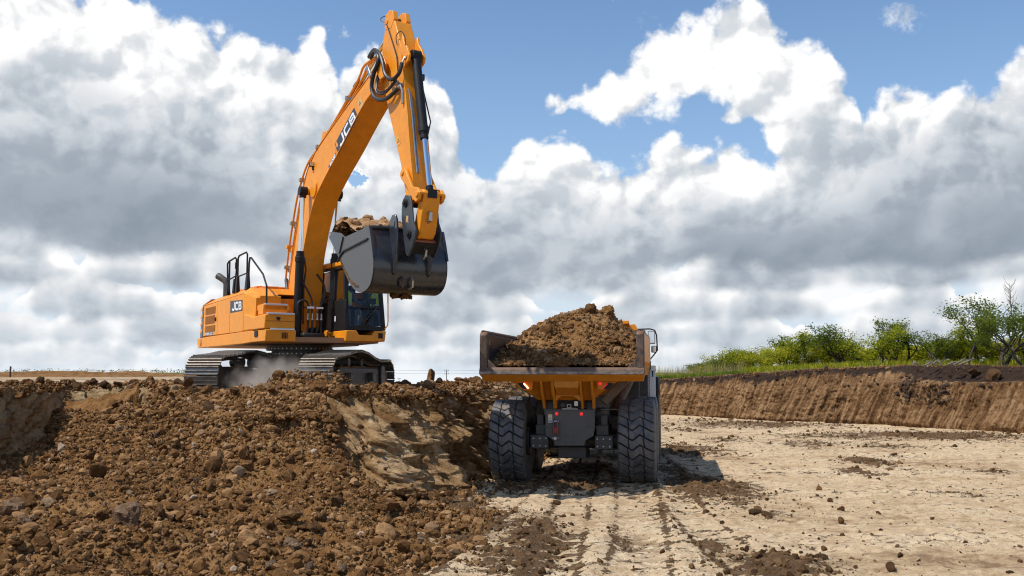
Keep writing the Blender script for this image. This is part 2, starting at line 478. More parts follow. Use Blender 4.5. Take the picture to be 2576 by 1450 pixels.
MT['grille'] = simple('grille_shadow_brown', (0.20, 0.075, 0.008), 0.6, 0, 0, 0.1)
MT['red'] = simple('red_paint', (0.30, 0.018, 0.022), 0.4, 0, 0.1, 0.15, 0.2)
MT['orange_rust'] = simple('reddish_steel', (0.35, 0.12, 0.06), 0.55, 0.2, 0, 0.2)
MT['bolt'] = simple('bolt_steel', (0.45, 0.46, 0.47), 0.35, 0.7, 0, 0.1)
def emis(name, col, st):
    m, nt, b = mat(name); b.inputs['Base Color'].default_value = (*col, 1)
    b.inputs['Emission Color'].default_value = (*col, 1); b.inputs['Emission Strength'].default_value = st
    b.inputs['Roughness'].default_value = 0.3
    return m
MT['lamp_red'] = emis('lit_red_lamp', (1.0, 0.10, 0.03), 7.0)
MT['lamp_hot'] = emis('lit_lamp_core', (1.0, 0.62, 0.40), 6.0)
MT['reflector'] = emis('glowing_red_reflector', (0.95, 0.02, 0.02), 0.55)  # reflectors glow by themselves, standing in for light thrown back
MT['lens'] = simple('work_light_lens', (0.6, 0.62, 0.6), 0.2, 0.3, 0.5, 0.2)

m, nt, b = mat('tinted_glass')
b.inputs['Base Color'].default_value = (0.62, 0.72, 0.76, 1); b.inputs['Roughness'].default_value = 0.02
b.inputs['Transmission Weight'].default_value = 0.0
tr = nt.nodes.new('ShaderNodeBsdfTransparent'); tr.inputs[0].default_value = (0.90, 0.94, 0.96, 1)
gl = nt.nodes.new('ShaderNodeBsdfGlossy'); gl.inputs['Roughness'].default_value = 0.03
fr = nt.nodes.new('ShaderNodeFresnel'); fr.inputs[0].default_value = 1.5
mx = nt.nodes.new('ShaderNodeMixShader')
nt.links.new((V(nt, fr.outputs[0]) * 1.0 + 0.0).clamp().s, mx.inputs[0]); nt.links.new(tr.outputs[0], mx.inputs[1]); nt.links.new(gl.outputs[0], mx.inputs[2])
nt.links.new(mx.outputs[0], nt.nodes['Material Output'].inputs[0])
MT['glass'] = m

# rubber of the big tyres: dusty blue black
m, nt, b = mat('tyre_rubber'); c = objco(nt)
d = noise(nt, c, 5.0, 8, 0.7); d2 = noise(nt, c, 40.0, 4, 0.6)
cl = ramp(nt, d, [(0.26, (0.020, 0.022, 0.026)), (0.42, (0.078, 0.079, 0.081)), (0.56, (0.140, 0.126, 0.110)), (0.76, (0.22, 0.17, 0.12))])
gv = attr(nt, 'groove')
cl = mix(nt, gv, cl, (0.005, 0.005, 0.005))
nt.links.new(cl.s, b.inputs['Base Color']); nt.links.new(d.lin(0.3, 0.8, 0.42, 0.85).s, b.inputs['Roughness'])
bump(nt, b, d2, 0.25, 0.01)
MT['tyre'] = m

# ---- earth
def earth(name, a, bcol, c3, sc1=1.3, roughness=0.95, bs=0.6, bscale=9.0, byrand=False, pale=None, bdist=0.04):
    m, nt, b = mat(name); p = geopos(nt) if not byrand else objco(nt)
    n1 = noise(nt, p, sc1, 8, 0.62); n2 = noise(nt, p, sc1 * 7.3, 7, 0.7)
    f = (n1 - 0.5) * 1.1 + (n2 - 0.5) * 0.9 + 0.5
    col = ramp(nt, f, [(0.25, a), (0.5, bcol), (0.78, c3)])
    if byrand:
        r = objrand(nt)
        col = mix(nt, (r * 7.31)._m('FRACT').lin(0, 1, 0.0, 0.5), col, a)
        if pale: col = mix(nt, r.sstep(0.90, 0.93) * n2.lin(0.35, 0.5), col, pale)
        col = mix(nt, 1.0, col, mix(nt, r, (0.75, 0.75, 0.78), (1.3, 1.25, 1.15)), 'MULTIPLY')
    nt.links.new(col.s, b.inputs['Base Color']); b.inputs['Roughness'].default_value = roughness
    b.inputs['Specular IOR Level'].default_value = 0.15
    h = noise(nt, p, bscale, 9, 0.68) + voro(nt, p, bscale * 2.3) * 0.35
    bump(nt, b, h, bs, bdist)
    return m
MT['clod'] = earth('earth_clod', (0.085, 0.040, 0.013), (0.200, 0.100, 0.037), (0.38, 0.22, 0.105), 2.2, bs=0.9, bscale=7.0, byrand=True, pale=(0.36, 0.26, 0.17), bdist=0.05)
MT['clod_dark'] = earth('dark_earth_clod', (0.060, 0.032, 0.014), (0.115, 0.062, 0.027), (0.20, 0.115, 0.055), 2.5, bs=0.9, bscale=9.0, byrand=True, bdist=0.04)
MT['rubble'] = earth('loose_earth', (0.095, 0.043, 0.013), (0.200, 0.098, 0.032), (0.30, 0.170, 0.07), 1.1, bs=1.0, bscale=13.0, bdist=0.05)
MT['stone'] = earth('pale_stone', (0.13, 0.070, 0.036), (0.25, 0.155, 0.09), (0.50, 0.39, 0.29), 3.0, bs=1.0, bscale=5.0, byrand=True, bdist=0.06)
# ================================================================== the ground
FP = 2350.0; PT = math.atan(337.5 / 3737.0)
def at_y(u, v, Y):      # where a point noted in the photograph stands, given its distance
    a, b = (u - 1288) / FP, (725 - v) / FP
    d = (a, math.cos(PT) - b * math.sin(PT), math.sin(PT) + b * math.cos(PT)); k = Y / d[1]
    return (d[0] * k, Y, EYE + d[2] * k)
def at_z(u, v, z=0.0):
    a, b = (u - 1288) / FP, (725 - v) / FP
    d = (a, math.cos(PT) - b * math.sin(PT), math.sin(PT) + b * math.cos(PT)); k = (z - EYE) / d[2]
    return (d[0] * k, d[1] * k, z)

# toe, ledge and rim of the cut bank round the pit, anticlockwise from the near left to the near right
BK = [
    ((-7.4, 3.0, 0.7), (-8.4, 3.0, 1.5), (-9.6, 3.0, 2.25)),
    ((-7.9, 10.0, 0.45), (-8.6, 10.2, 1.4), (-9.4, 10.5, 2.25)),
    ((-8.45, 15.0, 0.5), (-9.0, 16.0, 1.45), (-9.5, 17.2, 2.25)),
    ((-9.3, 19.4, 1.1), (-9.7, 20.3, 1.7), (-10.1, 21.3, 2.2)),
    ((-8.5, 20.3, 1.55), (-8.7, 20.8, 1.9), (-8.9, 21.4, 2.17)),
    ((-7.3, 19.2, 1.55), (-7.35, 19.6, 1.95), (-7.4, 20.0, 2.22)),
    ((-6.3, 18.3, 1.5), (-6.4, 18.8, 1.8), (-6.5, 19.2, 2.02)),
    ((-5.1, 18.1, 1.5), (-5.15, 18.6, 1.85), (-5.2, 19.0, 2.07)),
    ((-4.1, 18.0, 1.5), (-4.2, 18.5, 1.9), (-4.3, 18.9, 2.12)),
    ((-3.05, 17.9, 0.6), (-3.4, 18.4, 1.6), (-3.65, 19.0, 2.14)),
    ((-1.80, 17.9, -0.05), (-2.5, 18.6, 1.10), (-3.15, 19.8, 2.13)),
    ((-1.1, 22.0, -0.05), (-1.75, 22.1, 1.15), (-2.65, 22.3, 2.10)),
    ((-0.45, 25.5, -0.05), (-1.1, 25.6, 1.1), (-2.05, 25.8, 2.15)),
    ((0.45, 32.0, -0.05), (-0.2, 32.4, 1.1), (-1.1, 32.8, 2.13)),
    ((2.1, 41.0, -0.05), (1.5, 42.0, 1.1), (0.7, 43.0, 2.05)),
    ((5.0, 51.5, -0.05), (4.8, 52.5, 1.1), (4.4, 54.5, 2.0)),
    ((8.46, 53.1, -0.05), (8.6, 53.6, 1.2), (8.8, 54.5, 2.04)),
    ((10.9, 49.4, -0.05), (11.1, 49.9, 1.3), (11.4, 50.7, 2.29)),
    ((13.25, 46.2, -0.05), (13.5, 46.7, 1.5), (13.8, 47.5, 2.5)),
    ((16.3, 43.6, -0.05), (16.7, 44.3, 1.9), (17.2, 45.4, 2.70)),
    ((18.2, 40.0, -0.05), (18.8, 40.8, 1.95), (20.5, 43.0, 2.74)),
    ((20.1, 36.7, -0.05), (20.8, 37.4, 2.05), (22.9, 39.4, 2.66)),
    ((21.8, 31.0, -0.05), (22.6, 31.4, 2.25), (24.6, 32.2, 2.62)),
    ((23.0, 20.0, -0.05), (23.9, 20.0, 2.2), (25.5, 20.0, 2.6)),
    ((23.5, 3.0, -0.05), (24.4, 3.0, 2.2), (26.0, 3.0, 2.6))]
BK = np.array(BK)                                   # (n, 3 curves, xyz)
def cr(a, t):
    """Catmull-Rom through the rows of a at parameter t"""
    n = len(a); i = np.clip(np.floor(t).astype(int), 0, n - 2); f = (t - i)[:, None, None]
    p0 = a[np.maximum(i - 1, 0)]; p1 = a[i]; p2 = a[i + 1]; p3 = a[np.minimum(i + 2, n - 1)]
    return 0.5 * (2 * p1 + (p2 - p0) * f + (2 * p0 - 5 * p1 + 4 * p2 - p3) * f * f + (3 * p1 - p0 - 3 * p2 + p3) * f ** 3)
def bank_samples(t0, t1, n):
    t = np.linspace(t0, t1, 2000); c = cr(BK, t)
    m = c[:, 0]; dist = np.hypot(m[:, 0], m[:, 1]) 
    seg = np.linalg.norm(np.diff(m[:, :2], axis=0), axis=1) / np.maximum(dist[1:], 9) 
    cum = np.concatenate([[0], np.cumsum(seg)]); cum /= cum[-1]
    tt = np.interp(np.linspace(0, 1, n), cum, t)
    return tt, cr(BK, tt)

def bank_mesh(name, t0, t1, ns, nt_, mat_, style):
    tt, c = bank_samples(t0, t1, ns)
    toe, led, rim = c[:, 0], c[:, 1], c[:, 2]
    arc = np.concatenate([[0], np.cumsum(np.linalg.norm(np.diff(led[:, :2], axis=0), axis=1))])
    tv = np.linspace(0, 1, nt_)
    A = arc[:, None]; W = tv[None, :] * np.ones((ns, 1))
    k = 0.5
    lo = toe[:, None, :] + (led - toe)[:, None, :] * np.clip(W / k, 0, 1)[..., None]
    hi = led[:, None, :] + (rim - led)[:, None, :] * np.clip((W - k) / (1 - k), 0, 1)[..., None]
    P = np.where((W <= k)[..., None], lo, hi)
    if style == 'right':     # flat ledge part then the topsoil step
        fl = np.clip((tt - 19.3) / 0.8, 0, 1)[:, None]
        q = np.clip((W - k) / (1 - k), 0, 1)
        qz = np.where(q < 0.55, 0.12 * q / 0.55, 0.12 + 0.88 * sst(q, 0.55, 0.95))
        z = led[:, None, 2] + (rim - led)[:, None, 2] * (q * (1 - fl) + qz * fl)
        P[..., 2] = np.where(W > k, z, P[..., 2])
    # sideways direction of the face
    d = rim[:, :2] - toe[:, :2]; d /= np.linalg.norm(d, axis=1)[:, None]
    tg = np.gradient(led[:, :2], axis=0); tg /= np.linalg.norm(tg, axis=1)[:, None]
    nrm = np.stack([-tg[:, 1], tg[:, 0]], 1); sg = np.sign((nrm * d).sum(1)); nrm *= sg[:, None]
    H = P[..., 2]
    env = sst(W, 0, 0.08) * (1 - 0.6 * sst(W, 0.9, 1.0))
    env = env * (0.30 + 0.70 * (1 - sst(tt, 3.6, 4.6) * (1 - sst(tt, 8.8, 10.2))))[:, None]
    if style == 'left':
        u = A * 1.0 + H * 0.75
        wrp = 0.5 * fbm(A * 0.7, H * 0.9, 51, 3)
        g = 0.32 * ridged(u * 0.6 + wrp * 0.6, H * 0.22, 3, 3) + 0.17 * ridged(u * 1.9 + wrp * 0.7, H * 0.45, 9, 4, 0.6)
        g += 0.13 * fbm(A * 1.3, H * 1.6, 5, 5, 0.55) + 0.05 * ridged(A * 4.5 + H * 3 + wrp, H * 3.0, 8, 4, 0.6) + 0.03 * fbm(A * 9, H * 8, 18, 3, 0.6)
        # ledges where hard layers stand proud, in patches
        lay = H * 4.2 + 1.3 * fbm(A * 0.5, H * 0.5, 21, 3)
        saw = (lay - np.floor(lay)); g += 0.16 * (saw ** 3) * sst(fbm(A * 0.5, H * 0.8, 31, 3), -0.1, 0.5)
        dz = 0.05 * fbm(A * 2.2, W * 6, 41, 4)
    elif style == 'sand':
        g = 0.16 * ridged(A * 0.5 + H * 0.6, H * 0.5, 3, 4) + 0.14 * fbm(A * 1.1, H * 1.6, 6, 5, 0.6) + 0.05 * ridged(A * 3.3, H * 3, 12, 3)
        dz = 0.05 * fbm(A * 2.2, W * 5, 44, 4)
    else:
        u = A - H * 0.42
        g = 0.13 * ridged(u * 1.5, H * 0.2, 3, 4, 0.6) + 0.16 * fbm(A * 0.5, H * 0.6, 5, 4) + 0.06 * fbm(A * 4, H * 4, 8, 4, 0.6) \
            + 0.05 * ridged(u * 5.0, H * 0.7, 14, 3, 0.6)
        dz = 0.04 * fbm(A * 1.5, W * 5, 41, 4) + 0.10 * fbm(A * 0.35, W * 0 + 3.3, 43, 3) * sst(W, 0.3, 1)
    P[..., 0] -= nrm[:, None, 0] * g * env; P[..., 1] -= nrm[:, None, 1] * g * env
    P[..., 2] += dz * env
    o = mesh_np(name, P.reshape(-1, 3), grid_faces(ns, nt_), mat_, attrs={'su': (A * np.ones_like(W)).ravel(), 'tv': W.ravel(), 'gg': g.ravel()})
    return o, P, tt

# bank materials
def bank_mat(name, base3, streak, top=None, slant=0.0, su_s=2.0):
    m, nt, b = mat(name); p = geopos(nt); su = attr(nt, 'su'); tv = attr(nt, 'tv'); gg = attr(nt, 'gg'); z = sepxyz(nt, p)[2]
    q = comb(nt, (su - z * slant) * su_s, z * streak, 0.0)
    n0 = noise(nt, q, 1.6, 7, 0.65, dim='2D'); n1 = noise(nt, p, 0.7, 6, 0.6); n2 = noise(nt, p, 6.0, 8, 0.72)
    f = (n0 - 0.5) * 1.7 + (n1 - 0.5) * 0.6 + (n2 - 0.5) * 1.1 + 0.5
    col = ramp(nt, f, [(0.22, base3[0]), (0.5, base3[1]), (0.8, base3[2])])
    if top:
        edge_ = (tv + (noise(nt, q, 0.9, 5, 0.6, dim='2D') - 0.5) * 0.5 + (n1 - 0.5) * 0.3)
        s_ = (edge_ + su.sstep(15.5, 19.5) * 0.22).sstep(top[1], top[1] + 0.10)
        col = mix(nt, s_, col, mix(nt, n2.lin(0.35, 0.7), top[0], tuple(k * 2.3 for k in top[0])))
        crust = tv.sstep(0.965, 0.99)
        col = mix(nt, crust * 0.8, col, (0.20, 0.12, 0.085))
    nt.links.new(col.s, b.inputs['Base Color']); b.inputs['Roughness'].default_value = 0.95; b.inputs['Specular IOR Level'].default_value = 0.12
    h = noise(nt, q, 5.0, 8, 0.7, dim='2D') * 0.9 + noise(nt, p, 9.0, 8, 0.7)
    bump(nt, b, h, 1.0, 0.13)
    return m
MT['bank_left'] = bank_mat('clay_bank', [(0.20, 0.105, 0.042), (0.39, 0.235, 0.108), (0.57, 0.40, 0.23)], 0.5, None, -0.7, 1.6)
MT['bank_sand'] = bank_mat('sandy_bank', [(0.18, 0.105, 0.048), (0.40, 0.27, 0.135), (0.52, 0.385, 0.22)], 1.2, None, -0.5, 1.2)
MT['bank_right'] = bank_mat('earth_bank', [(0.095, 0.046, 0.019), (0.215, 0.116, 0.051), (0.40, 0.24, 0.12)], 0.35, ((0.034, 0.021, 0.015), 0.76), 0.42, 3.4)
MT['plateau'] = earth('plateau_soil', (0.19, 0.12, 0.065), (0.33, 0.23, 0.135), (0.47, 0.37, 0.25), 0.25, bs=0.5, bscale=2.2, bdist=0.08)

bs_, PS, tS = bank_mesh('earth_bank', 0.0, 5.0, 300, 70, MT['bank_sand'], 'sand')
bl_, PL, tL = bank_mesh('earth_bank', 5.0, 15.5, 700, 110, MT['bank_left'], 'left')
br_, PR, tR = bank_mesh('earth_bank', 15.5, 24.0, 900, 84, MT['bank_right'], 'right')
for o in (bs_, bl_, br_): tag(o, kind='structure')
bl_.data.materials.append(MT['rubble'])
fi_ = np.repeat((tL[:-1] < 8.7).astype(np.int32), 109); bl_.data.polygons.foreach_set('material_index', fi_)

# the plateau outside the rim: rim rows pushed outwards to the horizon
rimP = np.concatenate([PS[:, -1], PL[1:, -1], PR[1:, -1]])[::3]
rt = np.concatenate([tS, tL[1:], tR[1:]])[::3]
nr = len(rimP)
ang_ctl = np.interp(rt, [0, 3, 5, 9, 12, 14, 15.5, 17, 20, 22, 24], [180, 165, 125, 105, 118, 108, 90, 72, 48, 25, 0])
dirs = np.stack([np.cos(np.radians(ang_ctl)), np.sin(np.radians(ang_ctl))], 1)
tout = np.concatenate([[0], np.geomspace(0.12, 4500, 84)])
PX = rimP[:, None, 0] + dirs[:, None, 0] * tout; PY = rimP[:, None, 1] + dirs[:, None, 1] * tout
base = np.interp(rt, [0, 3, 5, 14, 15.5, 17, 19, 24], [1.85, 1.85, 1.8, 1.8, 1.95, 2.25, 2.6, 2.55])[:, None]
base = base + (1.82 - base) * sst(tout, 60, 250)[None, :]
fall = np.exp(-tout / 0.45)[None, :]
PZ = base + (rimP[:, None, 2] - base) * fall
# the land falls away to a valley between the left-hand field and the right-hand grove
uu = 1288 + 2350 * PX / np.maximum(PY, 1.0)
vw = sst(uu, 640, 900) * (1 - sst(uu, 1400, 1640)) * (PY > 5)
PZ = PZ - vw * 0.0120 * np.maximum(np.hypot(PX, PY) - 27, 0)
nz_ = 0.05 * fbm(PX * 0.7, PY * 0.7, 77, 4) * sst(tout, 0.1, 2) * (1 - 0.8 * sst(tout, 40, 200)) + 0.10 * fbm(PX * 0.05, PY * 0.05, 79, 3) * sst(tout, 8, 30) * (1 - sst(tout, 300, 900))
# level pad under the excavator tracks
pad = np.exp(-(((PX + 5.1) / 4.2) ** 4 + ((PY - 22.6) / 3.4) ** 4))
PZ = PZ + nz_ * (1 - pad)
PZ = np.where(tout[None, :] > 0.25, PZ * (1 - pad) + 1.8 * pad, PZ)
pl_ = mesh_np('ground', np.stack([PX, PY, PZ], -1).reshape(-1, 3), grid_faces(nr, len(tout)), None)
# soil with far field tones: embankments of darker and paler earth to the left, grass to the right
m, nt, b = mat('plateau_field'); p = geopos(nt); x, y, z = sepxyz(nt, p)
n1 = noise(nt, p, 0.22, 8, 0.62); n2 = noise(nt, p, 3.0, 7, 0.7)
f = (n1 - 0.5) * 1.0 + (n2 - 0.5) * 0.8 + 0.5
soil = ramp(nt, f, [(0.25, (0.20, 0.125, 0.065)), (0.5, (0.36, 0.25, 0.145)), (0.8, (0.50, 0.40, 0.27))])
bands = noise(nt, comb(nt, x * 0.012, y * 0.05, 0.0), 1.0, 4, 0.6)
soil = mix(nt, (bands.sstep(0.52, 0.58) * y.sstep(45, 80)), soil, (0.15, 0.10, 0.07))
soil = mix(nt, y.sstep(150, 260), soil, (0.17, 0.15, 0.07))
grass_m = (x + y * -0.10 + (n1 - 0.5) * 3.0).sstep(4.0, 5.0) * (y + x * 1.4).sstep(63.0, 67.0) 
gcol = mix(nt, n2.lin(0.3, 0.7), (0.06, 0.10, 0.018), (0.15, 0.19, 0.04))
col = mix(nt, grass_m, soil, gcol)
nt.links.new(col.s, b.inputs['Base Color']); b.inputs['Roughness'].default_value = 0.95; b.inputs['Specular IOR Level'].default_value = 0.1
bump(nt, b, noise(nt, p, 4.0, 8, 0.7), 0.6, 0.06)
pl_.data.materials.append(m)
tag(pl_, kind='structure')

# ------------------------------------------------------------------ pit floor
def rut_lines():
    # (x at y) of the wheel lanes behind the truck, half width, depth
    return [(lambda y: 2.62 - (20.6 - y) * 0.085 - 0.004 * (20.6 - y) ** 2, 0.40, 0.12),
            (lambda y: 0.25 - (20.6 - y) * 0.135 - 0.004 * (20.6 - y) ** 2, 0.40, 0.09),
            (lambda y: 3.55 - (22 - y) * 0.05 + 0.25 * np.sin(y * 0.3), 0.34, 0.07),
            (lambda y: 1.45 - (20.6 - y) * 0.11, 0.34, 0.06)]
def creases(x, y):
    wx = x * 0.42 + 0.5 * gnoise(x * 0.3, y * 0.4, 141); wy = y * 1.25 + 0.9 * gnoise(x * 0.35, y * 0.5, 143)
    a = 1 - np.abs(gnoise(wx, wy, 145)) * 2.2; b = 1 - np.abs(gnoise(wx * 2.3 + 4, wy * 2.1, 147)) * 2.2
    return np.clip(np.maximum((a - 0.78) / 0.22, 0.7 * (b - 0.80) / 0.20), 0, 1) * np.clip(0.7 + 1.2 * gnoise(x * 0.4, y * 0.5, 149), 0, 1)
def rut_tone(x, y):  # browner in the lug prints and along the rut edges
    s = 0.0
    for fn, hw, dp in rut_lines():
        q = (x - fn(y)) / hw; lug = 0.5 + 0.5 * np.sin(2 * np.pi * (y / 0.29) + 1.2 * np.abs(q) + 0.8 * gnoise(x * 1.5, y * 1.5, 5))
        s = s + np.exp(-(q ** 2) ** 2) * lug * (sst(y, 6, 8) * (1 - sst(y, 40, 55)) * (0.6 + 0.6 * gnoise(x * 0.3 + 9, y * 0.5, 15)))
        s = s + 1.0 * np.exp(-((np.abs(q) - 0.98) / 0.15) ** 2) * sst(y, 6, 8) * (1 - sst(y, 40, 55))
    for c0, bend in ((4.6, 0.010), (6.3, 0.012), (8.8, 0.016), (11.2, 0.018)):
        q = (x - c0 - bend * (y - 20) * np.abs(y - 20) * 0.4) / 0.5; s = s + 0.7 * np.exp(-q ** 4) * sst(y, 18, 26) * (1 - sst(y, 46, 52)) * (0.5 + 0.5 * np.sin(2 * np.pi * y / 0.5))
    return s
def floor_height(x, y):
    z = 0.032 * fbm(x * 0.35, y * 0.35, 101, 4) + 0.028 * ridged(x * 0.9, y * 1.9, 107, 5, 0.6) + 0.016 * ridged(x * 2.6 + 0.4 * y, y * 4.2, 113, 3, 0.6) + 0.008 * fbm(x * 6, y * 9, 111, 3)
    z = z - 0.032 * creases(x, y)
    for fn, hw, dp in rut_lines():
        c = fn(y); q = (x - c) / hw
        w = np.exp(-(q ** 2) ** 2); sh = np.exp(-((np.abs(q) - 1.35) / 0.35) ** 2)
        lug = 0.5 + 0.5 * np.sin(2 * np.pi * (y / 0.29) + 1.2 * np.abs(q) + 0.8 * gnoise(x * 1.5, y * 1.5, 5))
        fade = sst(y, 6, 8) * (1 - sst(y, 40, 55)) * (0.6 + 0.5 * gnoise(x * 0.3 + 9, y * 0.5, 15))
        z = z + fade * (-dp * w * (0.55 + 0.55 * lug) + 0.45 * dp * sh)
    # long old lanes curving off to the right
    for c0, bend in ((4.6, 0.010), (6.3, 0.012), (8.8, 0.016), (11.2, 0.018)):
        c = c0 + bend * (y - 20) * np.abs(y - 20) * 0.4; q = (x - c) / 0.5
        z = z - 0.03 * np.exp(-q ** 4) * sst(y, 18, 26) * (1 - sst(y, 46, 52)) * (0.7 + 0.5 * np.sin(2 * np.pi * y / 0.5))
    return z
# patches of darker crumbled soil, and shadow painted behind the truck, noted in the photograph and set down on the ground: u, v, half widths, strength
DIRT_SHADE = [(1720, 1135, 90, 18, .7), (1790, 1235, 100, 42, 1.), (1700, 1190, 50, 22, .7), (1930, 1305, 75, 16, .6), (1340, 1350, 110, 70, .72),
        (1290, 1420, 130, 40, .75), (1180, 1330, 120, 60, .8), (1120, 1260, 90, 60, 1.), (1400, 1225, 150, 18, .95), (1480, 1180, 90, 14, .8),  # last two entries paint shadow on the floor behind the truck
        (1960, 1430, 150, 34, .95), (1800, 1375, 70, 22, .45), (2185, 1165, 55, 14, .9), (2150, 1190, 40, 10, .7), (2080, 1100, 130, 8, .6), (1900, 1070, 220, 9, .7),
        (2350, 1100, 240, 12, .9), (2050, 1120, 120, 10, .45), (1830, 1110, 90, 9, .5), (1720, 1085, 60, 7, .5), (2250, 1125, 120, 9, .5),
        (1480, 1300, 40, 30, .3), (1040, 1400, 80, 60, .8), (2440, 1250, 130, 12, .35), (2500, 1190, 70, 10, .5), (1560, 1360, 26, 40, .3),
        (1650, 1300, 30, 40, .35), (1230, 1165, 60, 40, 1.), (1560, 1130, 90, 10, .6), (1740, 1060, 70, 6, .4), (1600, 1080, 60, 10, .5)]
DW = []
for u_, v_, su_, sv_, st_ in DIRT_SHADE:
    X_, Y_, _ = at_z(u_, v_); DW.append((X_, Y_, su_ / FP * Y_, Y_ * sv_ / (v_ - 937.0), st_))
def dirt_shade_mask(x, y):
    d = 0.0
    for X_, Y_, rx, ry, st_ in DW:
        d = np.maximum(d, st_ * np.exp(-((x - X_) / rx) ** 2 - ((y - Y_) / ry) ** 2))
    return d
ys = np.concatenate([np.linspace(-6, 5.8, 20), np.geomspace(6, 58, 760)])
xs = np.linspace(-1, 1, 640); xs = np.sign(xs) * np.abs(xs) ** 1.15
YY = ys[:, None] * np.ones((1, len(xs))); cx = 4.0 + 0 * ys; hw = np.maximum(16.0, 0.62 * ys + 2)
hw = np.minimum(hw, 24)
XX = np.where(xs[None, :] < 0, -12 * np.abs(xs[None, :]), 25.0 * xs[None, :])
# denser where the view is: squeeze towards the fan in front of the camera
XX = np.where(xs[None, :] < 0, np.maximum(-12, -(0.60 * np.maximum(YY, 8) + 1.0)) * np.abs(xs[None, :]), np.minimum(25.0, 0.60 * np.maximum(YY, 8) + 3.0) * xs[None, :])
ZZ = floor_height(XX, YY)
DM = dirt_shade_mask(XX, YY)
ZZ = ZZ + 0.035 * sst(DM, 0.35, 0.8) * (0.5 + ridged(XX * 3.1, YY * 3.1, 131, 3)) 
DM = DM + 0.42 * creases(XX, YY) + 0.42 * np.clip(rut_tone(XX, YY), 0, 1.3)  # creases and wheel ruts turned brown as well
fl_ = mesh_np('pit_floor', np.stack([XX, YY, ZZ], -1).reshape(-1, 3), grid_faces(len(ys), len(xs)), None, attrs={'dirt_shade': DM.ravel(), 'hh': ZZ.ravel()})
m, nt, b = mat('pale_packed_clay'); p = geopos(nt); x, y, z = sepxyz(nt, p)
dm = attr(nt, 'dirt_shade'); hh = attr(nt, 'hh')
pa = comb(nt, x * 0.55, y, 0.0)
n1 = noise(nt, pa, 0.55, 7, 0.62, dim='2D'); n2 = noise(nt, pa, 5.0, 8, 0.72, dim='2D'); n3 = noise(nt, p, 22.0, 6, 0.7)
pale = ramp(nt, n1 * 0.45 + n2 * 0.55, [(0.34, (0.26, 0.165, 0.09)), (0.44, (0.46, 0.32, 0.185)), (0.53, (0.60, 0.45, 0.28)), (0.68, (0.73, 0.60, 0.42))])
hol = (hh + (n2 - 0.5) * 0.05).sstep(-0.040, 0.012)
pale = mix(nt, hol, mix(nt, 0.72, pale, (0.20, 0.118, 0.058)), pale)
brown = ramp(nt, n2, [(0.3, (0.075, 0.042, 0.020)), (0.55, (0.155, 0.088, 0.042)), (0.75, (0.26, 0.165, 0.09))])
thr = dm * 0.80 + (n1 - 0.5) * 0.7 + (n2 - 0.5) * 1.9 + (n3 - 0.5) * 0.8
dmask = thr.sstep(0.36, 0.50)
flecks = (n2 + (noise(nt, pa, 11.0, 6, 0.75, dim='2D') - 0.5) * 0.9 + (n1 - 0.5) * 0.5).sstep(0.60, 0.67) * 0.8
col = mix(nt, flecks, pale, (0.22, 0.135, 0.07))
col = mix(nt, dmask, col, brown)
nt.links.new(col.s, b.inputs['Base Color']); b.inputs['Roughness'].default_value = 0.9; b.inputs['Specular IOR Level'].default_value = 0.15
h = n2 * 0.6 + n3 * 0.25 + dmask * noise(nt, p, 14.0, 6, 0.7) * 0.8 + noise(nt, pa, 2.2, 5, 0.6, dim='2D') * 0.8
bump(nt, b, h, 1.0, 0.10)
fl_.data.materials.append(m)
tag(fl_, kind='structure')

# ------------------------------------------------------------------ the slope of loose rubble
RC = [(0, 1450, 9.8), (250, 1450, 10.0), (500, 1450, 10.3), (750, 1450, 10.7), (900, 1450, 11.0), (-500, 1450, 8.5), (-400, 1250, 12), (-200, 1150, 15),
      (0, 1340, 11.9), (300, 1350, 11.9), (600, 1360, 11.9), (850, 1370, 12.3), (0, 1232, 14.9), (150, 1240, 14.6), (400, 1240, 14.8), (650, 1240, 15.2), (900, 1270, 15.2),
      (60, 1170, 16.6), (250, 1160, 17.0), (500, 1150, 17.2), (720, 1130, 17.6), (800, 1110, 17.5), (880, 1190, 16.9), (960, 1255, 16.3),
      (120, 1115, 18.0), (320, 1085, 18.4), (480, 1075, 18.3), (640, 1060, 18.4), (300, 1030, 19.4), (420, 1010, 19.2), (520, 1015, 18.9), (620, 1005, 18.9), (720, 1000, 18.6),
      (430, 965, 20.0), (360, 972, 20.6), (500, 990, 19.3), (600, 980, 19.2), (660, 978, 19.1), (740, 974, 19.0), (800, 972, 19.0), (860, 974, 19.05), 
      (550, 1060, 17.9)]
ctl = [at_y(*q) for q in RC]
for (u_, v_) in ((1120, 1260), (1090, 1320), (1020, 1390), (960, 1450)):
    X_, Y_, _ = at_z(u_, v_, 0.03); ctl.append((X_, Y_, 0.03)); ctl.append((X_ + 0.8, Y_, -0.14)); ctl.append((X_ + 2.2, Y_ + .3, -0.45))
ctl += [(-2.4, 17.5, -0.15), (-3.0, 17.8, 0.35), (-3.5, 18.3, 1.2), (-1.6, 17.6, -0.3), (-9.5, 4, 0.6), (-5, 5, 0.15), (-2, 6, 0.0), (-.5, 8, -0.25), (-8, 7.5, 0.5), (-1.3, 19.2, -.1), (.3, 19, -.4), (-.9, 21, -.2)]
ctl = np.array(ctl)
def rbf_fit(c, sm=0.02):
    d = np.hypot(c[:, None, 0] - c[None, :, 0], c[:, None, 1] - c[None, :, 1])
    A = np.zeros((len(c) + 3, len(c) + 3)); n = len(c)
    A[:n, :n] = d ** 2 * np.log(d + 1e-9) + np.eye(n) * sm * 5
    A[:n, n] = A[n, :n] = 1; A[:n, n + 1] = A[n + 1, :n] = c[:, 0]; A[:n, n + 2] = A[n + 2, :n] = c[:, 1]
    w = np.linalg.solve(A, np.concatenate([c[:, 2], [0, 0, 0]]))
    return w
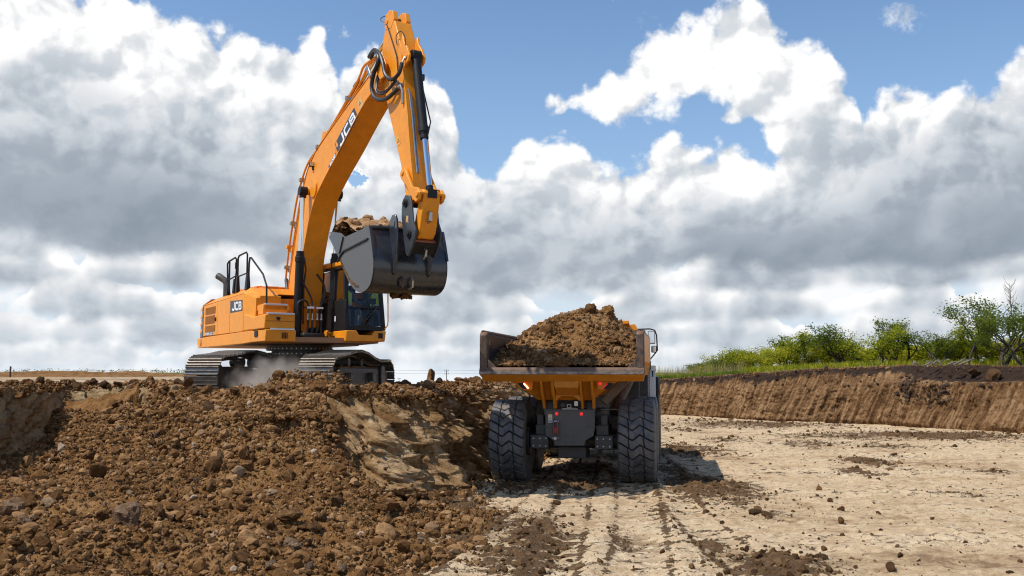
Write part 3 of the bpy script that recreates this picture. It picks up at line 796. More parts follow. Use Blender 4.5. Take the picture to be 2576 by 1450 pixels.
RW = rbf_fit(ctl)
def rubble_base(x, y):
    x = np.asarray(x, float); y = np.asarray(y, float); s = RW[-3] + RW[-2] * x + RW[-1] * y
    for i in range(len(ctl)):
        d2 = (x - ctl[i, 0]) ** 2 + (y - ctl[i, 1]) ** 2 + 1e-12
        s = s + RW[i] * 0.5 * d2 * np.log(d2)
    return s
def rubble_height(x, y):
    z = rubble_base(x, y)
    z = z + 0.15 * fbm(x * 0.7, y * 0.7, 201, 4) + 0.06 * ridged(x * 2.1 + y * 0.6, y * 2.0, 207, 4, 0.6) + 0.035 * ridged(x * 5, y * 5, 211, 3, 0.6)
    # a few fans of finer soil running down
    for (fx, fy, rx, ry, hh_) in ((-3.6, 14.8, 1.1, 2.2, 0.16), (-5.6, 12.6, 1.6, 1.8, 0.12), (-4.6, 16.6, 0.9, 1.4, 0.16), (-7.4, 13.2, 1.4, 1.2, -0.10), (-2.6, 16.4, 0.6, 1.0, 0.10)):
        z = z + hh_ * np.exp(-((x - fx) / rx) ** 2 - ((y - fy) / ry) ** 2)
    return z
gx = np.arange(-10.4, 0.9, 0.038); gy = np.concatenate([np.arange(4.0, 9, 0.1), np.arange(9, 20.0, 0.038)])
GX, GY = np.meshgrid(gx, gy)
GZ = rubble_height(GX, GY)
# outside the visible cone of rubble the sheet dips under the floor, the bank or the plateau
keep_back = sst(GY, 19.2, 19.9)
GZ = GZ - keep_back * 1.2 * (GX > -7.9) - 1.0 * sst(GX, -4.6, -3.2) * sst(GY, 18.9, 19.5)
ru_ = mesh_np('rubble_slope', np.stack([GX, GY, GZ], -1).reshape(-1, 3), grid_faces(len(gy), len(gx)), MT['rubble'])
tag(ru_, kind='structure')

def top_z(x, y):
    """height of the visible ground inside the pit"""
    a = floor_height(np.asarray(x, float), np.asarray(y, float))
    b = rubble_height(x, y)
    inside = (np.asarray(x) > -10.4) & (np.asarray(x) < 0.9) & (np.asarray(y) > 4) & (np.asarray(y) < 19.2)
    return np.where(inside, np.maximum(a, b), a)
# ================================================================== lettering
def text_mesh(txt, bold=0.02):
    cu = bpy.data.curves.new('lettering', 'FONT'); cu.body = txt; cu.offset = bold; cu.resolution_u = 3
    o = bpy.data.objects.new('lettering', cu); COL.objects.link(o)
    dg = bpy.context.evaluated_depsgraph_get(); me = bpy.data.meshes.new_from_object(o.evaluated_get(dg))
    bpy.data.objects.remove(o); bpy.data.curves.remove(cu)
    vs = [v.co.copy() for v in me.vertices]; fs = [list(p.vertices) for p in me.polygons]
    bpy.data.meshes.remove(me)
    x0 = min(v.x for v in vs); x1 = max(v.x for v in vs); y0 = min(v.y for v in vs); y1 = max(v.y for v in vs)
    return [((v.x - x0) / (x1 - x0), (v.y - y0) / (y1 - y0)) for v in vs], fs
def quad_point(q, s, t):     # q = BL BR TR TL
    BL, BR, TR, TL = [Vector(p) for p in q]
    return (BL * (1 - s) + BR * s) * (1 - t) + (TL * (1 - s) + TR * s) * t
def stroke_letters(word, th=0.23):
    """heavy block capitals J, C and B as ribbons in the unit square"""
    L_ = {'J': [[(.86, 1), (.86, .30), (.78, .15), (.62, .115), (.34, .115), (.20, .15), (.12, .30)]],
          'C': [[(.96, .885), (.34, .885), (.18, .84), (.12, .68), (.12, .32), (.18, .16), (.34, .115), (.96, .115)]],
          'B': [[(.14, 0), (.14, 1)], [(.14, .885), (.72, .885), (.84, .82), (.86, .70), (.80, .56), (.66, .515), (.14, .515)], [(.66, .515), (.84, .46), (.89, .32), (.86, .18), (.72, .115), (.14, .115)]]}
    vs, fs = [], []; n = len(word)
    for i, ch in enumerate(word):
        for path in L_[ch]:
            P2 = [Vector((p[0], p[1])) for p in path]; b = len(vs)
            for k, p in enumerate(P2):
                a = (P2[k] - P2[k - 1]).normalized() if k else (P2[1] - P2[0]).normalized(); c = (P2[k + 1] - P2[k]).normalized() if k < len(P2) - 1 else a
                t = (a + c).normalized(); nn = Vector((-t.y, t.x)); w_ = th / 2 / max(0.6, nn.dot(Vector((-a.y, a.x))))
                for s_ in (1, -1):
                    q = p + nn * w_ * s_; vs.append(((i + 0.06 + min(max(q.x, 0), 1) * 0.88) / n, min(max(q.y, 0), 1)))
            for k in range(len(P2) - 1): fs.append([b + 2 * k, b + 2 * k + 1, b + 2 * k + 3, b + 2 * k + 2])
    return vs, fs
def decal(txt, quad, n, matp, matt, parent, inset=(0.06, 0.12, 0.94, 0.88), bold=0.03, name='badge', lift=0.004):
    n = Vector(n)
    mb = MB(); q = [Vector(p) + n * lift for p in quad]; q2 = [Vector(p) + n * 0.0005 for p in quad]
    mb.add(q + q2, [(0, 1, 2, 3), (0, 1, 5, 4), (1, 2, 6, 5), (2, 3, 7, 6), (3, 0, 4, 7)])
    p = mb.build(name, matp, parent, smooth=False)
    if txt:
        vs, fs = stroke_letters(txt) if txt == 'JCB' else text_mesh(txt, bold); a, b, c, d = inset
        mb = MB(); mb.add([quad_point(quad, a + (c - a) * s, b + (d - b) * t) + n * (lift + 0.002) for s, t in vs], fs)
        me = bpy.data.meshes.new('lettering'); me.from_pydata([tuple(v) for v in mb.v], [], mb.f); me.materials.append(matt)
        o = bpy.data.objects.new('lettering', me); COL.objects.link(o); o.parent = p
    return p

# ================================================================== excavator
EXC = empty('excavator', (-5.15, 22.7, 1.8), R(212))
tag(EXC, 'orange tracked excavator with raised boom, standing on the bank above the rubble slope', 'excavator')
Y_, G_, K_ = MT['yellow'], MT['grey'], MT['dark']
# --- undercarriage
MU = Matrix.Rotation(R(-40.6), 4, 'Z')
def track_path():
    pts = []
    for a in range(-90, 91, 10): pts.append((1.95 + 0.47 * math.cos(R(a)), 0.50 + 0.47 * math.sin(R(a))))
    pts += [(1.3, 1.02), (0.8, 1.085), (0.35, 1.11), (-0.2, 1.06), (-0.7, 0.96), (-1.2, 0.89), (-1.7, 0.90)]
    for a in range(90, 271, 12): pts.append((-2.0 + 0.44 * math.cos(R(a)), 0.47 + 0.44 * math.sin(R(a))))
    pts += [(-1.9, 0.03), (1.9, 0.03)]
    return pts
tp = np.array(track_path() + [track_path()[0]])
sl = np.concatenate([[0], np.cumsum(np.hypot(*np.diff(tp, axis=0).T))]); NSH = 52
pitch = sl[-1] / NSH
shoe = MB(); hp = pitch / 2 - 0.006
prof = [(-hp, -0.012), (hp, -0.012), (hp, 0.004), (hp - 0.004, 0.046), (hp - 0.022, 0.046), (hp - 0.030, 0.006), (0.012, 0.006), (0.007, 0.044), (-0.007, 0.044), (-0.012, 0.006),
        (-hp + 0.030, 0.006), (-hp + 0.022, 0.046), (-hp + 0.004, 0.046), (-hp, 0.004)]
shoe.prism(prof, -0.39, 0.39)
shoe_me = shoe.mesh('track_shoe', smooth=False); shoe_me.materials.append(MT['track'])
link_b = MB(); link_b.span((-0.11, -hp, -0.12), (-0.055, hp, -0.013)); link_b.span((0.055, -hp, -0.12), (0.11, hp, -0.013)); link_b.cyl((-0.13, 0, -0.055), (0.13, 0, -0.055), 0.025, 8)
link_me = link_b.mesh('track_link', smooth=False); link_me.materials.append(MT['under'])
under = MB()
under.span((-1.0, -0.75, 0.42), (1.0, 0.75, 0.80)); under.box((0, 0, 0.86), (1.7, 1.7, 0.16))
for sx in (-1, 1):
    for sy in (-1, 1):
        under.prism([(-0.32, 0.30), (0.32, 0.30), (0.26, 0.72), (-0.26, 0.72)], sx * 0.55, sx * 1.12, 'x', Matrix.Translation((0, sy * 0.78, 0)))
under.build('car_body', MT['under'], EXC, 0.03, MU)
for sx in (-1, 1):
    cx_ = sx * 1.30
    T = MU @ Matrix.Translation((cx_, 0, 0))
    fr = MB()
    fr.prism([(-1.75, 0.25), (1.62, 0.25), (1.62, 0.55), (1.50, 0.72), (-1.45, 0.72), (-1.75, 0.55)], -0.24, 0.24)
    tr = fr.build('track_frame', MT['under'], EXC, 0.02, T)
    g = MB()
    for s2 in (-1, 1):
        g.span((s2 * 0.24, -1.40, 0.235), (s2 * 0.285, 1.5, 0.262))
        for yy in (0.95, -0.75): g.span((s2 * 0.24, yy - 0.13, 0.40), (s2 * 0.36, yy + 0.13, 0.60)); g.span((s2 * 0.24, yy - 0.2, 0.595), (s2 * 0.38, yy + 0.2, 0.615))
        g.prism([(-1.85, 0.22), (-1.55, 0.22), (-1.55, 0.76), (-1.62, 0.80), (-1.85, 0.76)], s2 * 0.25, s2 * 0.30)
        g.box((s2 * 0.243, -0.45, 0.42), (0.02, 0.10, 0.13))
    g.build('guard_rail', MT['chassis'], tr, 0.006, T)
    so = MB(); so.prism([(-1.6, 0.722), (1.5, 0.722), (1.3, 0.75), (0.2, 0.765), (-1.3, 0.75)], -0.22, 0.22); so.build('packed_soil', MT['rubble'], tr, 0.01, T)
    idl = MB(); idl.lathe([(-0.20, 0.0), (-0.20, 0.10), (-0.17, 0.12), (-0.16, 0.33), (-0.07, 0.38), (-0.07, 0.42), (0.07, 0.42), (0.07, 0.38), (0.16, 0.33), (0.17, 0.12), (0.20, 0.10), (0.20, 0.0)], 36, (0, 1.95, 0.50))
    idl.build('idler_wheel', MT['chassis'], EXC, M=T)
    spk = MB(); spk.lathe([(-0.26, 0), (-0.26, 0.2), (-0.2, 0.26), (-0.06, 0.28), (-0.05, 0.38), (0.05, 0.38), (0.06, 0.28), (0.2, 0.26), (0.26, 0.2), (0.26, 0)], 30, (0, -2.0, 0.47))
    spk.build('drive_sprocket', MT['under'], EXC, M=T)
    for yy in (0.62, -0.35):
        c = MB(); c.cyl((-0.16, yy, 0.86), (0.16, yy, 0.86), 0.10, 16); c.span((-0.04, yy - 0.08, 0.7), (0.04, yy + 0.08, 0.86)); c.build('carrier_roller', MT['under'], EXC, M=T)
    for k in range(7):
        c = MB(); yy = -1.35 + 0.45 * k; c.lathe([(-0.17, 0), (-0.17, 0.10), (-0.10, 0.12), (-0.09, 0.09), (0.09, 0.09), (0.10, 0.12), (0.17, 0.10), (0.17, 0)], 14, (0, yy, 0.19)); c.build('track_roller', MT['under'], EXC, M=T)
    te = empty('track'); te.parent = EXC; te.matrix_local = T
    for k in range(NSH):
        s_ = (k + 0.3) * pitch
        yy = np.interp(s_, sl, tp[:, 0]); zz = np.interp(s_, sl, tp[:, 1])
        y2 = np.interp((s_ + pitch * 0.5) % sl[-1], sl, tp[:, 0]); z2 = np.interp((s_ + pitch * 0.5) % sl[-1], sl, tp[:, 1])
        y1 = np.interp((s_ - pitch * 0.5) % sl[-1], sl, tp[:, 0]); z1 = np.interp((s_ - pitch * 0.5) % sl[-1], sl, tp[:, 1])
        a = math.atan2(z2 - z1, y2 - y1) + math.pi
        Mx = Matrix.Translation((random.uniform(-.004, .004), yy, zz)) @ Matrix.Rotation(a, 4, 'X')
        o = bpy.data.objects.new('track_shoe', shoe_me); COL.objects.link(o); o.parent = te; o.matrix_local = Mx
        o = bpy.data.objects.new('track_link', link_me); COL.objects.link(o); o.parent = te; o.matrix_local = Mx
# --- swing ring
mb = MB(); mb.lathe([(0.93, 0.0), (0.93, 0.66), (1.03, 0.66), (1.03, 0.74), (1.09, 0.74), (1.09, 0.66), (1.14, 0.66), (1.14, 0.78), (1.27, 0.78), (1.27, 0)], 56, axis='z')
sw = mb.build('swing_ring', MT['under'], EXC)
bm0 = None
for k in range(44):
    a = 2 * math.pi * k / 44
    for z_, r_ in ((1.06, 0.745), (1.18, 0.785)):
        mb = MB(); mb.cyl((math.cos(a) * (r_ - 0.02), math.sin(a) * (r_ - 0.02), z_), (math.cos(a) * (r_ + 0.015), math.sin(a) * (r_ + 0.015), z_), 0.016, 6); mb.build('bolt', MT['bolt'], sw)
# --- main frame, underside
mb = MB(); mb.prism([(-1.40, -3.35), (-0.8, -3.7), (0.8, -3.7), (1.40, -3.35), (1.40, 0.6), (1.0, 1.95), (-0.3, 1.98), (-1.2, 1.95), (-1.40, 0.2)], 1.285, 1.40, 'z')
mb.build('main_frame', simple('dusty_underside', (0.34, 0.17, 0.08), 0.6, 0, 0, 0.15, 0.5, (0.36, 0.27, 0.20)), EXC)
mb = MB(); mb.span((-0.50, -0.4, 1.30), (0.62, 1.75, 1.34)); mb.build('pivot_floor', Y_, EXC)
# side skirt, right-hand side and round the back
mb = MB()
sk = [(-3.93, 1.52), (-3.78, 1.275), (0.3, 1.275), (1.05, 1.29), (1.05, 1.555), (0.35, 1.555), (-3.3, 1.535)]
mb.prism(sk, 1.34, 1.50); mb.build('side_skirt', Y_, EXC, 0.012)
mb = MB(); mb.prism([(1.05, 1.29), (2.08, 1.29), (2.10, 1.545), (1.05, 1.545)], 0.82, 1.50, 'x'); skf = mb.build('front_skirt', Y_, EXC, 0.015)
mb = MB()
for k in range(4): mb.box((1.02 + k * 0.035, 2.10, 1.42), (0.018, 0.012, 0.13))
mb.build('vent', K_, skf)
mb = MB(); mb.prism([(-1.36, -0.2), (-1.50, 0.1), (-1.50, -3.8), (-1.36, -3.8)], 1.275, 1.54, 'z'); mb.build('side_skirt', Y_, EXC, 0.012)
# counterweight
cw = [(-1.50, -3.33), (-1.50, -3.62), (-1.28, -3.82), (-0.7, -3.95), (0.7, -3.95), (1.28, -3.82), (1.50, -3.62), (1.50, -3.33)]
cw2 = [(p * 0.985, q + (0.16 if q < -3.5 else 0)) for p, q in cw]
mb = MB(); mb.prism(cw, 1.53, 2.02, 'z', prof2=[(p, q + (0.10 if q < -3.5 else 0)) for p, q in cw]); mb.prism([(p, q + (0.10 if q < -3.5 else 0)) for p, q in cw], 2.02, 2.40, 'z', prof2=[(p * 0.99, q + (0.16 if q < -3.5 else 0)) for p, q in cw])
c_ = mb.build('counterweight', MT['slate'], EXC, 0.02)
mb = MB(); mb.prism([(p * 1.0, q) for p, q in cw], 1.275, 1.527, 'z', ); mb.build('counterweight_base', Y_, EXC, 0.03)
mb = MB(); mb.prism([(p * 0.99, q + (0.14 if q < -3.5 else 0)) for p, q in cw], 2.403, 2.56, 'z', prof2=[(p * 0.86, q + (0.34 if q < -3.5 else 0)) for p, q in cw]); mb.build('counterweight_cap', Y_, EXC, 0.02)
mb = MB()
for k in range(4):
    z_ = 2.26 - 0.19 * k; mb.add([(1.503, -3.60, z_ - 0.05), (1.503, -3.37, z_ + 0.02), (1.503, -3.37, z_ + 0.10), (1.503, -3.60, z_ + 0.03)], [(0, 1, 2, 3)])
mb.build('hazard_stripe', Y_, c_, smooth=False)
# engine body: side panels with seams between them
def side_panel(y0, y1, zt0, zt1, name, x=1.49, zb=1.565):
    mb = MB(); mb.prism([(y0, zb), (y1, zb), (y1, zt1), (y0, zt0)], x - 0.05, x); return mb.build(name, Y_, EXC, 0.008)
dr = side_panel(-3.31, -1.93, 2.37, 2.40, 'engine_door')
side_panel(-1.91, -0.80, 2.40, 2.42, 'side_panel'); pnl = side_panel(-0.78, 0.36, 2.42, 2.44, 'side_panel')
for (y0, y1, z0, z1) in ((-3.12, -2.12, 2.12, 2.30), (-3.12, -2.18, 1.87, 2.08), (-3.11, -2.11, 1.665, 1.825)):
    mb = MB(); mb.span((1.47, y0, z0), (1.493, y1, z1)); gr = mb.build('grille', MT['grille'], dr)
    mb = MB()
    for k in range(11): mb.box((1.495, (y0 + y1) / 2, z0 + (k + 0.5) * (z1 - z0) / 11), (0.012, y1 - y0 - 0.03, 0.006))
    mb.build('louvre', MT['yellow_worn'], gr, smooth=False)
mb = MB(); mb.box((1.50, -2.06, 1.96), (0.03, 0.06, 0.10)); mb.build('handle', K_, dr, 0.006)
decal('JCB', [(1.491, -0.74, 2.05), (1.491, 0.29, 2.05), (1.491, 0.27, 2.30), (1.491, -0.75, 2.34)], (1, 0, 0), MT['ink'], MT['white'], pnl, (0.13, 0.12, 0.95, 0.88), 0.055)
decal('370X LC', [(1.491, -3.10, 1.575), (1.491, -2.30, 1.575), (1.491, -2.30, 1.65), (1.491, -3.10, 1.66)], (1, 0, 0), MT['slate'], MT['white'], dr, (0.05, 0.1, 0.95, 0.9), 0.03)
mb = MB(); mb.span((-1.44, -3.30, 1.41), (1.435, 0.34, 2.36)); mb.build('engine_body', Y_, EXC)
mb = MB()     # shoulder bevel above the doors
mb.add([(1.49, -3.31, 2.385), (1.49, 0.36, 2.45), (1.27, 0.22, 2.60), (1.22, -3.10, 2.56), (-1.22, -3.10, 2.56), (-1.27, 0.22, 2.60), (-1.49, 0.36, 2.45), (-1.49, -3.31, 2.385)],
       [(0, 1, 2, 3), (3, 2, 5, 4), (4, 5, 6, 7), (1, 6, 5, 2), (0, 3, 4, 7), (0, 7, 6, 1)])
mb.build('engine_cover', Y_, EXC, 0.02)
mb = MB(); mb.add([(1.05, -3.12, 2.55), (1.10, -1.95, 2.58), (0.95, -2.02, 2.76), (0.85, -2.95, 2.70), (-0.85, -2.95, 2.70), (-0.95, -2.02, 2.76), (-1.10, -1.95, 2.58), (-1.05, -3.12, 2.55)],
       [(0, 1, 2, 3), (3, 2, 5, 4), (4, 5, 6, 7), (1, 6, 5, 2), (0, 3, 4, 7), (0, 7, 6, 1)])
mb.build('engine_hood', Y_, EXC, 0.03)
mb = MB(); mb.span((-0.4, -1.9, 2.59), (0.95, -0.5, 2.72)); mb.span((0.60, -0.55, 2.59), (0.95, 0.2, 2.66)); mb.build('service_cover', simple('bright_orange_cover', (0.80, 0.22, 0.015), 0.4, 0, 0.3, 0.05, 0.1), EXC, 0.02)
# front face of the engine side, sloping to the tool box
mb = MB(); mb.add([(1.49, 0.36, 2.44), (1.30, 0.22, 2.60), (1.25, 0.70, 2.42), (1.38, 0.98, 2.30), (1.40, 1.0, 1.86), (1.49, 0.38, 1.86), (0.85, 0.22, 2.60), (0.85, 0.9, 2.40), (0.85, 1.0, 1.86)],
       [(0, 1, 2, 3), (0, 3, 4, 5), (1, 6, 7, 2), (2, 7, 8, 4, 3)]); mb.build('tank_front', Y_, EXC, 0.0, smooth=False)
mb = MB(); mb.prism([(0.36, 1.565), (1.20, 1.565), (1.20, 1.83), (0.95, 1.90), (0.36, 1.97)], 0.9, 1.49); mb.build('side_bulge', Y_, EXC, 0.03)
tb = MB(); tb.prism([(1.22, 1.56), (2.08, 1.56), (2.08, 1.895), (1.22, 1.895)], 0.84, 1.52, prof2=[(1.16, 1.56), (2.08, 1.56), (2.08, 1.88), (1.16, 1.86)]); tbx = tb.build('tool_box', Y_, EXC, 0.025)
mb = MB(); mb.span((0.86, 2.078, 1.725), (1.50, 2.086, 1.735)); mb.build('seam', MT['grille'], tbx)
mb = MB(); mb.box((1.22, 2.09, 1.80), (0.09, 0.02, 0.035)); mb.box((1.22, 2.095, 1.77), (0.05, 0.02, 0.05)); mb.build('latch', K_, tbx, 0.005)
mb = MB(); mb.span((0.84, 1.56, 1.90), (1.40, 1.20, 2.13)); mb.span((0.80, 0.98, 2.0), (1.36, 1.56, 2.13)); mb.build('step_riser', Y_, EXC, 0.015)
mb = MB(); mb.span((0.80, 0.5, 2.1), (1.30, 0.97, 2.37)); mb.build('step_riser', Y_, EXC, 0.015)
for (y_, z_, x0, x1) in ((2.10, 1.902, 0.86, 1.46), (1.57, 2.137, 0.84, 1.36), (2.115, 1.565, 0.86, 1.40)):
    mb = MB(); mb.span((x0, y_ - 0.12, z_ - 0.008), (x1, y_ + 0.006, z_ + 0.012)); mb.span((x0, y_ - 0.008, z_ - 0.03), (x1, y_ + 0.012, z_ + 0.01))
    st_ = mb.build('step_tread', MT['step'], EXC, 0.004)
# handrails
def rail(pts, r=0.022, name='handrail'):
    mb = MB(); mb.tube(pts, r, 8); return mb.build(name, K_, EXC)
X = 1.30
rail([(X, -1.77, 2.62), (X, -1.77, 2.95), (X, -1.82, 3.36), (X, -1.70, 3.41), (X, -1.12, 3.45), (X, -1.02, 3.40), (X, -1.0, 3.1), (X, -1.12, 2.62)])
rail([(X, -1.62, 2.62), (X, -1.62, 3.39)]); rail([(X, -1.80, 2.93), (X, -1.12, 2.98)], 0.018)
rail([(X, -0.86, 2.62), (X, -0.87, 3.40), (X, -0.78, 3.46), (X, -0.18, 3.48), (X, -0.09, 3.42), (X, -0.08, 2.62)]); rail([(X, -0.84, 2.95), (X, -0.1, 2.97)], 0.018)
rail([(X, 0.06, 2.62), (X, 0.07, 3.2), (X, 0.13, 3.32), (X, 0.24, 3.30), (X, 1.18, 2.83), (X, 1.46, 2.55), (X, 1.52, 1.50)])
for yy, w, h in ((-1.70, 0.07, 0.32), (-1.12, 0.07, 0.36), (-0.86, 0.07, 0.40), (-0.02, 0.10, 0.40)):
    mb = MB(); mb.box((X, yy, 2.56 + h / 2), (0.10, w * 2, h), taper=0.6); mb.build('rail_socket', K_, EXC, 0.012)
mb = MB(); mb.box((X, -1.0, 3.24), (0.06, 0.09, 0.16)); mb.build('gate_latch', K_, EXC, 0.006)
mb = MB(); mb.box((1.505, 1.45, 1.47), (0.03, 0.22, 0.13)); mb.build('rail_foot', K_, EXC, 0.006)
# exhaust
mb = MB(); mb.tube([(1.06, -2.75, 2.55), (1.06, -2.75, 2.93), (1.10, -2.80, 3.03), (1.20, -2.92, 3.13), (1.24, -2.97, 3.16)], [0.085, 0.085, 0.085, 0.09, 0.09], 18)
mb.build('exhaust_pipe', MT['under'], EXC)

# --- boom
Bu = [(.62, 2.2), (.70, 2.6), (.78, 3.2), (.95, 3.62), (1.22, 4.12), (1.60, 4.60), (2.30, 5.04), (3.13, 5.47), (3.90, 5.90), (4.50, 6.20)]
Bo = [(5.15, 6.86), (4.43, 6.60), (3.2, 6.24), (2.15, 5.91), (1.55, 5.70), (1.05, 5.38), (0.78, 5.02), (0.60, 4.62), (0.38, 4.08), (0.15, 3.48), (-.06, 3.0), (-.18, 2.5), (-.12, 1.95), (.05, 1.5)]
prof = [(.38, 1.45)] + Bu + [(5.15, 6.38), (5.32, 6.60)] + Bo
mb = MB(); mb.prism(prof, -0.255, 0.255); boom = mb.build('boom', Y_, EXC, 0.012, angle=20)
mb = MB()     # lower and upper flange plates
def plate(mb, line, x0, x1, th):
    line = [Vector((0, a, b)) for a, b in line]; n = len(line); vs = []
    for i, p in enumerate(line):
        t = (line[min(i + 1, n - 1)] - line[max(i - 1, 0)]).normalized(); nn = Vector((0, t.z, -t.y))
        for s in (0, 1):
            q = p + nn * (th * s); vs += [(x0, q.y, q.z), (x1, q.y, q.z)]
    fs = []
    for i in range(n - 1):
        a = i * 4; b = a + 4
        fs += [(a, a + 1, b + 1, b), (a + 2, b + 2, b + 3, a + 3), (a, b, b + 2, a + 2), (a + 1, a + 3, b + 3, b + 1)]
    fs += [(0, 2, 3, 1), ((n - 1) * 4, (n - 1) * 4 + 1, (n - 1) * 4 + 3, (n - 1) * 4 + 2)]
    mb.add(vs, fs)
sB = [(v.y, v.z) for v in spline([(0, a, b) for a, b in Bu], 4)]
plate(mb, sB, -0.275, 0.275, 0.016)
so_ = [(v.y, v.z) for v in spline([(0, a, b) for a, b in Bo[::-1]], 4)]
plate(mb, so_[::-1], -0.268, 0.268, 0.014)
mb.build('flange', Y_, boom, angle=25)
for sx in (-1, 1):
    mb = MB(); mb.cyl((sx * 0.25, 1.50, 4.84), (sx * 0.29, 1.50, 4.84), 0.20, 28); mb.cyl((sx * 0.26, 1.22, 4.82), (sx * 0.50, 1.22, 4.82), 0.085, 20)
    mb.build('pin_boss', Y_, boom, 0.006)
mb = MB(); mb.span((0.256, 2.83, 5.28), (0.262, 2.845, 5.66)); mb.build('weld_seam', MT['yellow_worn'], boom, M=None)
XB = 0.258
jb = decal('JCB', [(XB, 2.99, 5.36), (XB, 4.06, 5.93), (XB, 3.84, 6.19), (XB, 2.77, 5.63)], (1, 0, 0), MT['ink'], MT['white'], boom, (0.12, 0.12, 0.96, 0.88), 0.055)
mb = MB(); q = [(XB, 2.99, 5.36), (XB, 4.06, 5.93), (XB, 3.84, 6.19), (XB, 2.77, 5.63)]
mb.add([quad_point(q, s, t) + Vector((0.0065, 0, 0)) for s, t in ((0.03, 0.5), (0.10, 0.5), (0.10, 0.92), (0.03, 0.92))], [(0, 1, 2, 3)]); mb.build('logo_square', Y_, jb, smooth=False)
decal('ROSS', [(XB, 2.47, 5.10), (XB, 2.86, 5.33), (XB, 2.80, 5.43), (XB, 2.40, 5.20)], (1, 0, 0), MT['slate'], MT['white'], boom, (0.2, 0.2, 0.97, 0.9), 0.05)
MT['peach'] = simple('pale_orange_sticker', (0.62, 0.36, 0.12), 0.4, 0, 0, 0.03)
MT['amber'] = simple('amber_sticker', (0.75, 0.36, 0.03), 0.4, 0, 0, 0.03)
wd = decal('', [(XB, 4.20, 6.02), (XB, 4.36, 6.12), (XB, 4.20, 6.33), (XB, 4.04, 6.24)], (1, 0, 0), MT['peach'], None, boom, name='warning_sticker')
def tri_mark(c, r, n_, u_, v_, parent, name='warning_triangle'):
    c = Vector(c); n_ = Vector(n_); u_ = Vector(u_).normalized(); v_ = Vector(v_).normalized()
    o3 = [(0, 1), (-0.9, -0.6), (0.9, -0.6)]
    mb = MB(); mb.add([c + n_ * 0.001 + u_ * a * r + v_ * b * r for a, b in o3] + [c + n_ * 0.001 + u_ * a * r * 0.6 + v_ * b * r * 0.6 for a, b in o3], [(0, 1, 4, 3), (1, 2, 5, 4), (2, 0, 3, 5)])
    mb.build(name, MT['ink'], parent, smooth=False)
tri_mark((XB + 0.005, 4.16, 6.20), 0.055, (1, 0, 0), (0, .8, .5), (0, -.5, .8), wd)
# --- boom cylinders
def ram(pts, r0, r1, name, split, parent=None, eye=0.09, x=0.0, gland=1.25):
    """barrel from pts[0] up to split (0..1), rod beyond; eyes at both ends"""
    a, b = Vector(pts[0]), Vector(pts[1]); m_ = a.lerp(b, split); d = (b - a).normalized()
    e = empty(name); e.parent = parent or EXC
    mb = MB(); mb.cyl(a + d * 0.05, m_, r0, 24); mb.cyl(m_ - d * 0.16, m_ - d * 0.04, r0 * 1.16, 24); mb.cyl(m_ - d * 0.0, m_ + d * 0.09, r0 * 0.92, 24)
    mb.cyl(a - Vector((eye, 0, 0)), a + Vector((eye, 0, 0)), r0 * 1.15, 20); mb.build('barrel', K_, e, 0.006)
    mb = MB(); mb.cyl(m_ + d * 0.08, b, r1, 24); mb.build('rod', MT['chrome'], e)
    mb = MB(); mb.cyl(b - Vector((eye, 0, 0)), b + Vector((eye, 0, 0)), r1 * 2.0, 20); mb.cyl(b - d * 0.16, b, r1 * 1.6, 16, r2=r1 * 1.3); mb.build('rod_eye', K_, e, 0.006)
    return e, a, m_, b, d
for sx in (-1, 1):
    e, a, m_, b, d = ram([(sx * 0.43, 1.00, 1.44), (sx * 0.43, 1.24, 4.82)], 0.098, 0.052, 'boom_ram', 0.56)
    mb = MB(); o_ = 0.085 * -1
    mb.tube([m_ + Vector((-0.11, 0, -0.08)), m_ + Vector((-0.135, 0.02, -0.35)), a + Vector((-0.13, 0.05, 1.2)), a + Vector((-0.13, 0.06, 0.3))], 0.022, 8); mb.build('feed_pipe', MT['rubber_hose'], e)
    for s2 in (-1, 1):
        mb = MB(); cx_ = sx * 0.43 + s2 * 0.135
        mb.prism([(0.78, 1.30), (1.30, 1.30), (1.16, 1.50), (1.08, 1.60), (0.92, 1.60), (0.84, 1.50)], cx_ - 0.025, cx_ + 0.025); mb.build('ram_bracket', Y_, EXC, 0.02)
# valve hoses at the boom foot
Yh = 1.22
for pts, r_ in (([(0.38, 2.69), (0.16, 2.30), (0.155, 1.98)], 0.022), ([(0.49, 1.95), (0.49, 2.18), (0.40, 2.27), (0.28, 2.25), (0.235, 2.1), (0.235, 1.95)], 0.024),
                ([(0.24, 1.9), (0.25, 1.62), (0.30, 1.4)], 0.026), ([(0.13, 1.9), (0.14, 1.62), (0.2, 1.36)], 0.026), ([(0.02, 1.9), (0.02, 1.62), (0.1, 1.38)], 0.026),
                ([(-0.08, 1.9), (-0.07, 1.55), (-0.02, 1.40), (0.12, 1.34)], 0.026), ([(-0.08, 1.98), (-0.07, 2.25), (-0.14, 2.5)], 0.022),
                ([(-0.36, 2.15), (-0.33, 2.30), (-0.22, 2.33), (-0.10, 2.22), (0.01, 1.98)], 0.022), ([(0.05, 2.9), (-0.14, 2.62), (-0.12, 2.3), (-0.03, 2.1)], 0.026)):
    mb = MB(); mb.tube([(a, Yh, b) for a, b in pts], r_, 8, smooth_path=5); mb.build('hose', MT['rubber_hose'], EXC)
for a in (0.245, 0.135, 0.02, -0.08):
    mb = MB(); mb.cyl((a, Yh, 1.86), (a, Yh, 1.98), 0.026, 10); mb.cyl((a, Yh, 1.83), (a, Yh, 1.86), 0.034, 6); mb.build('hose_coupling', MT['steel'], EXC)
for a in (0.19, -0.03):
    mb = MB(); mb.box((a, Yh + 0.02, 2.11), (0.17, 0.03, 0.045)); mb.build('hose_clamp', MT['white'], EXC, 0.004)
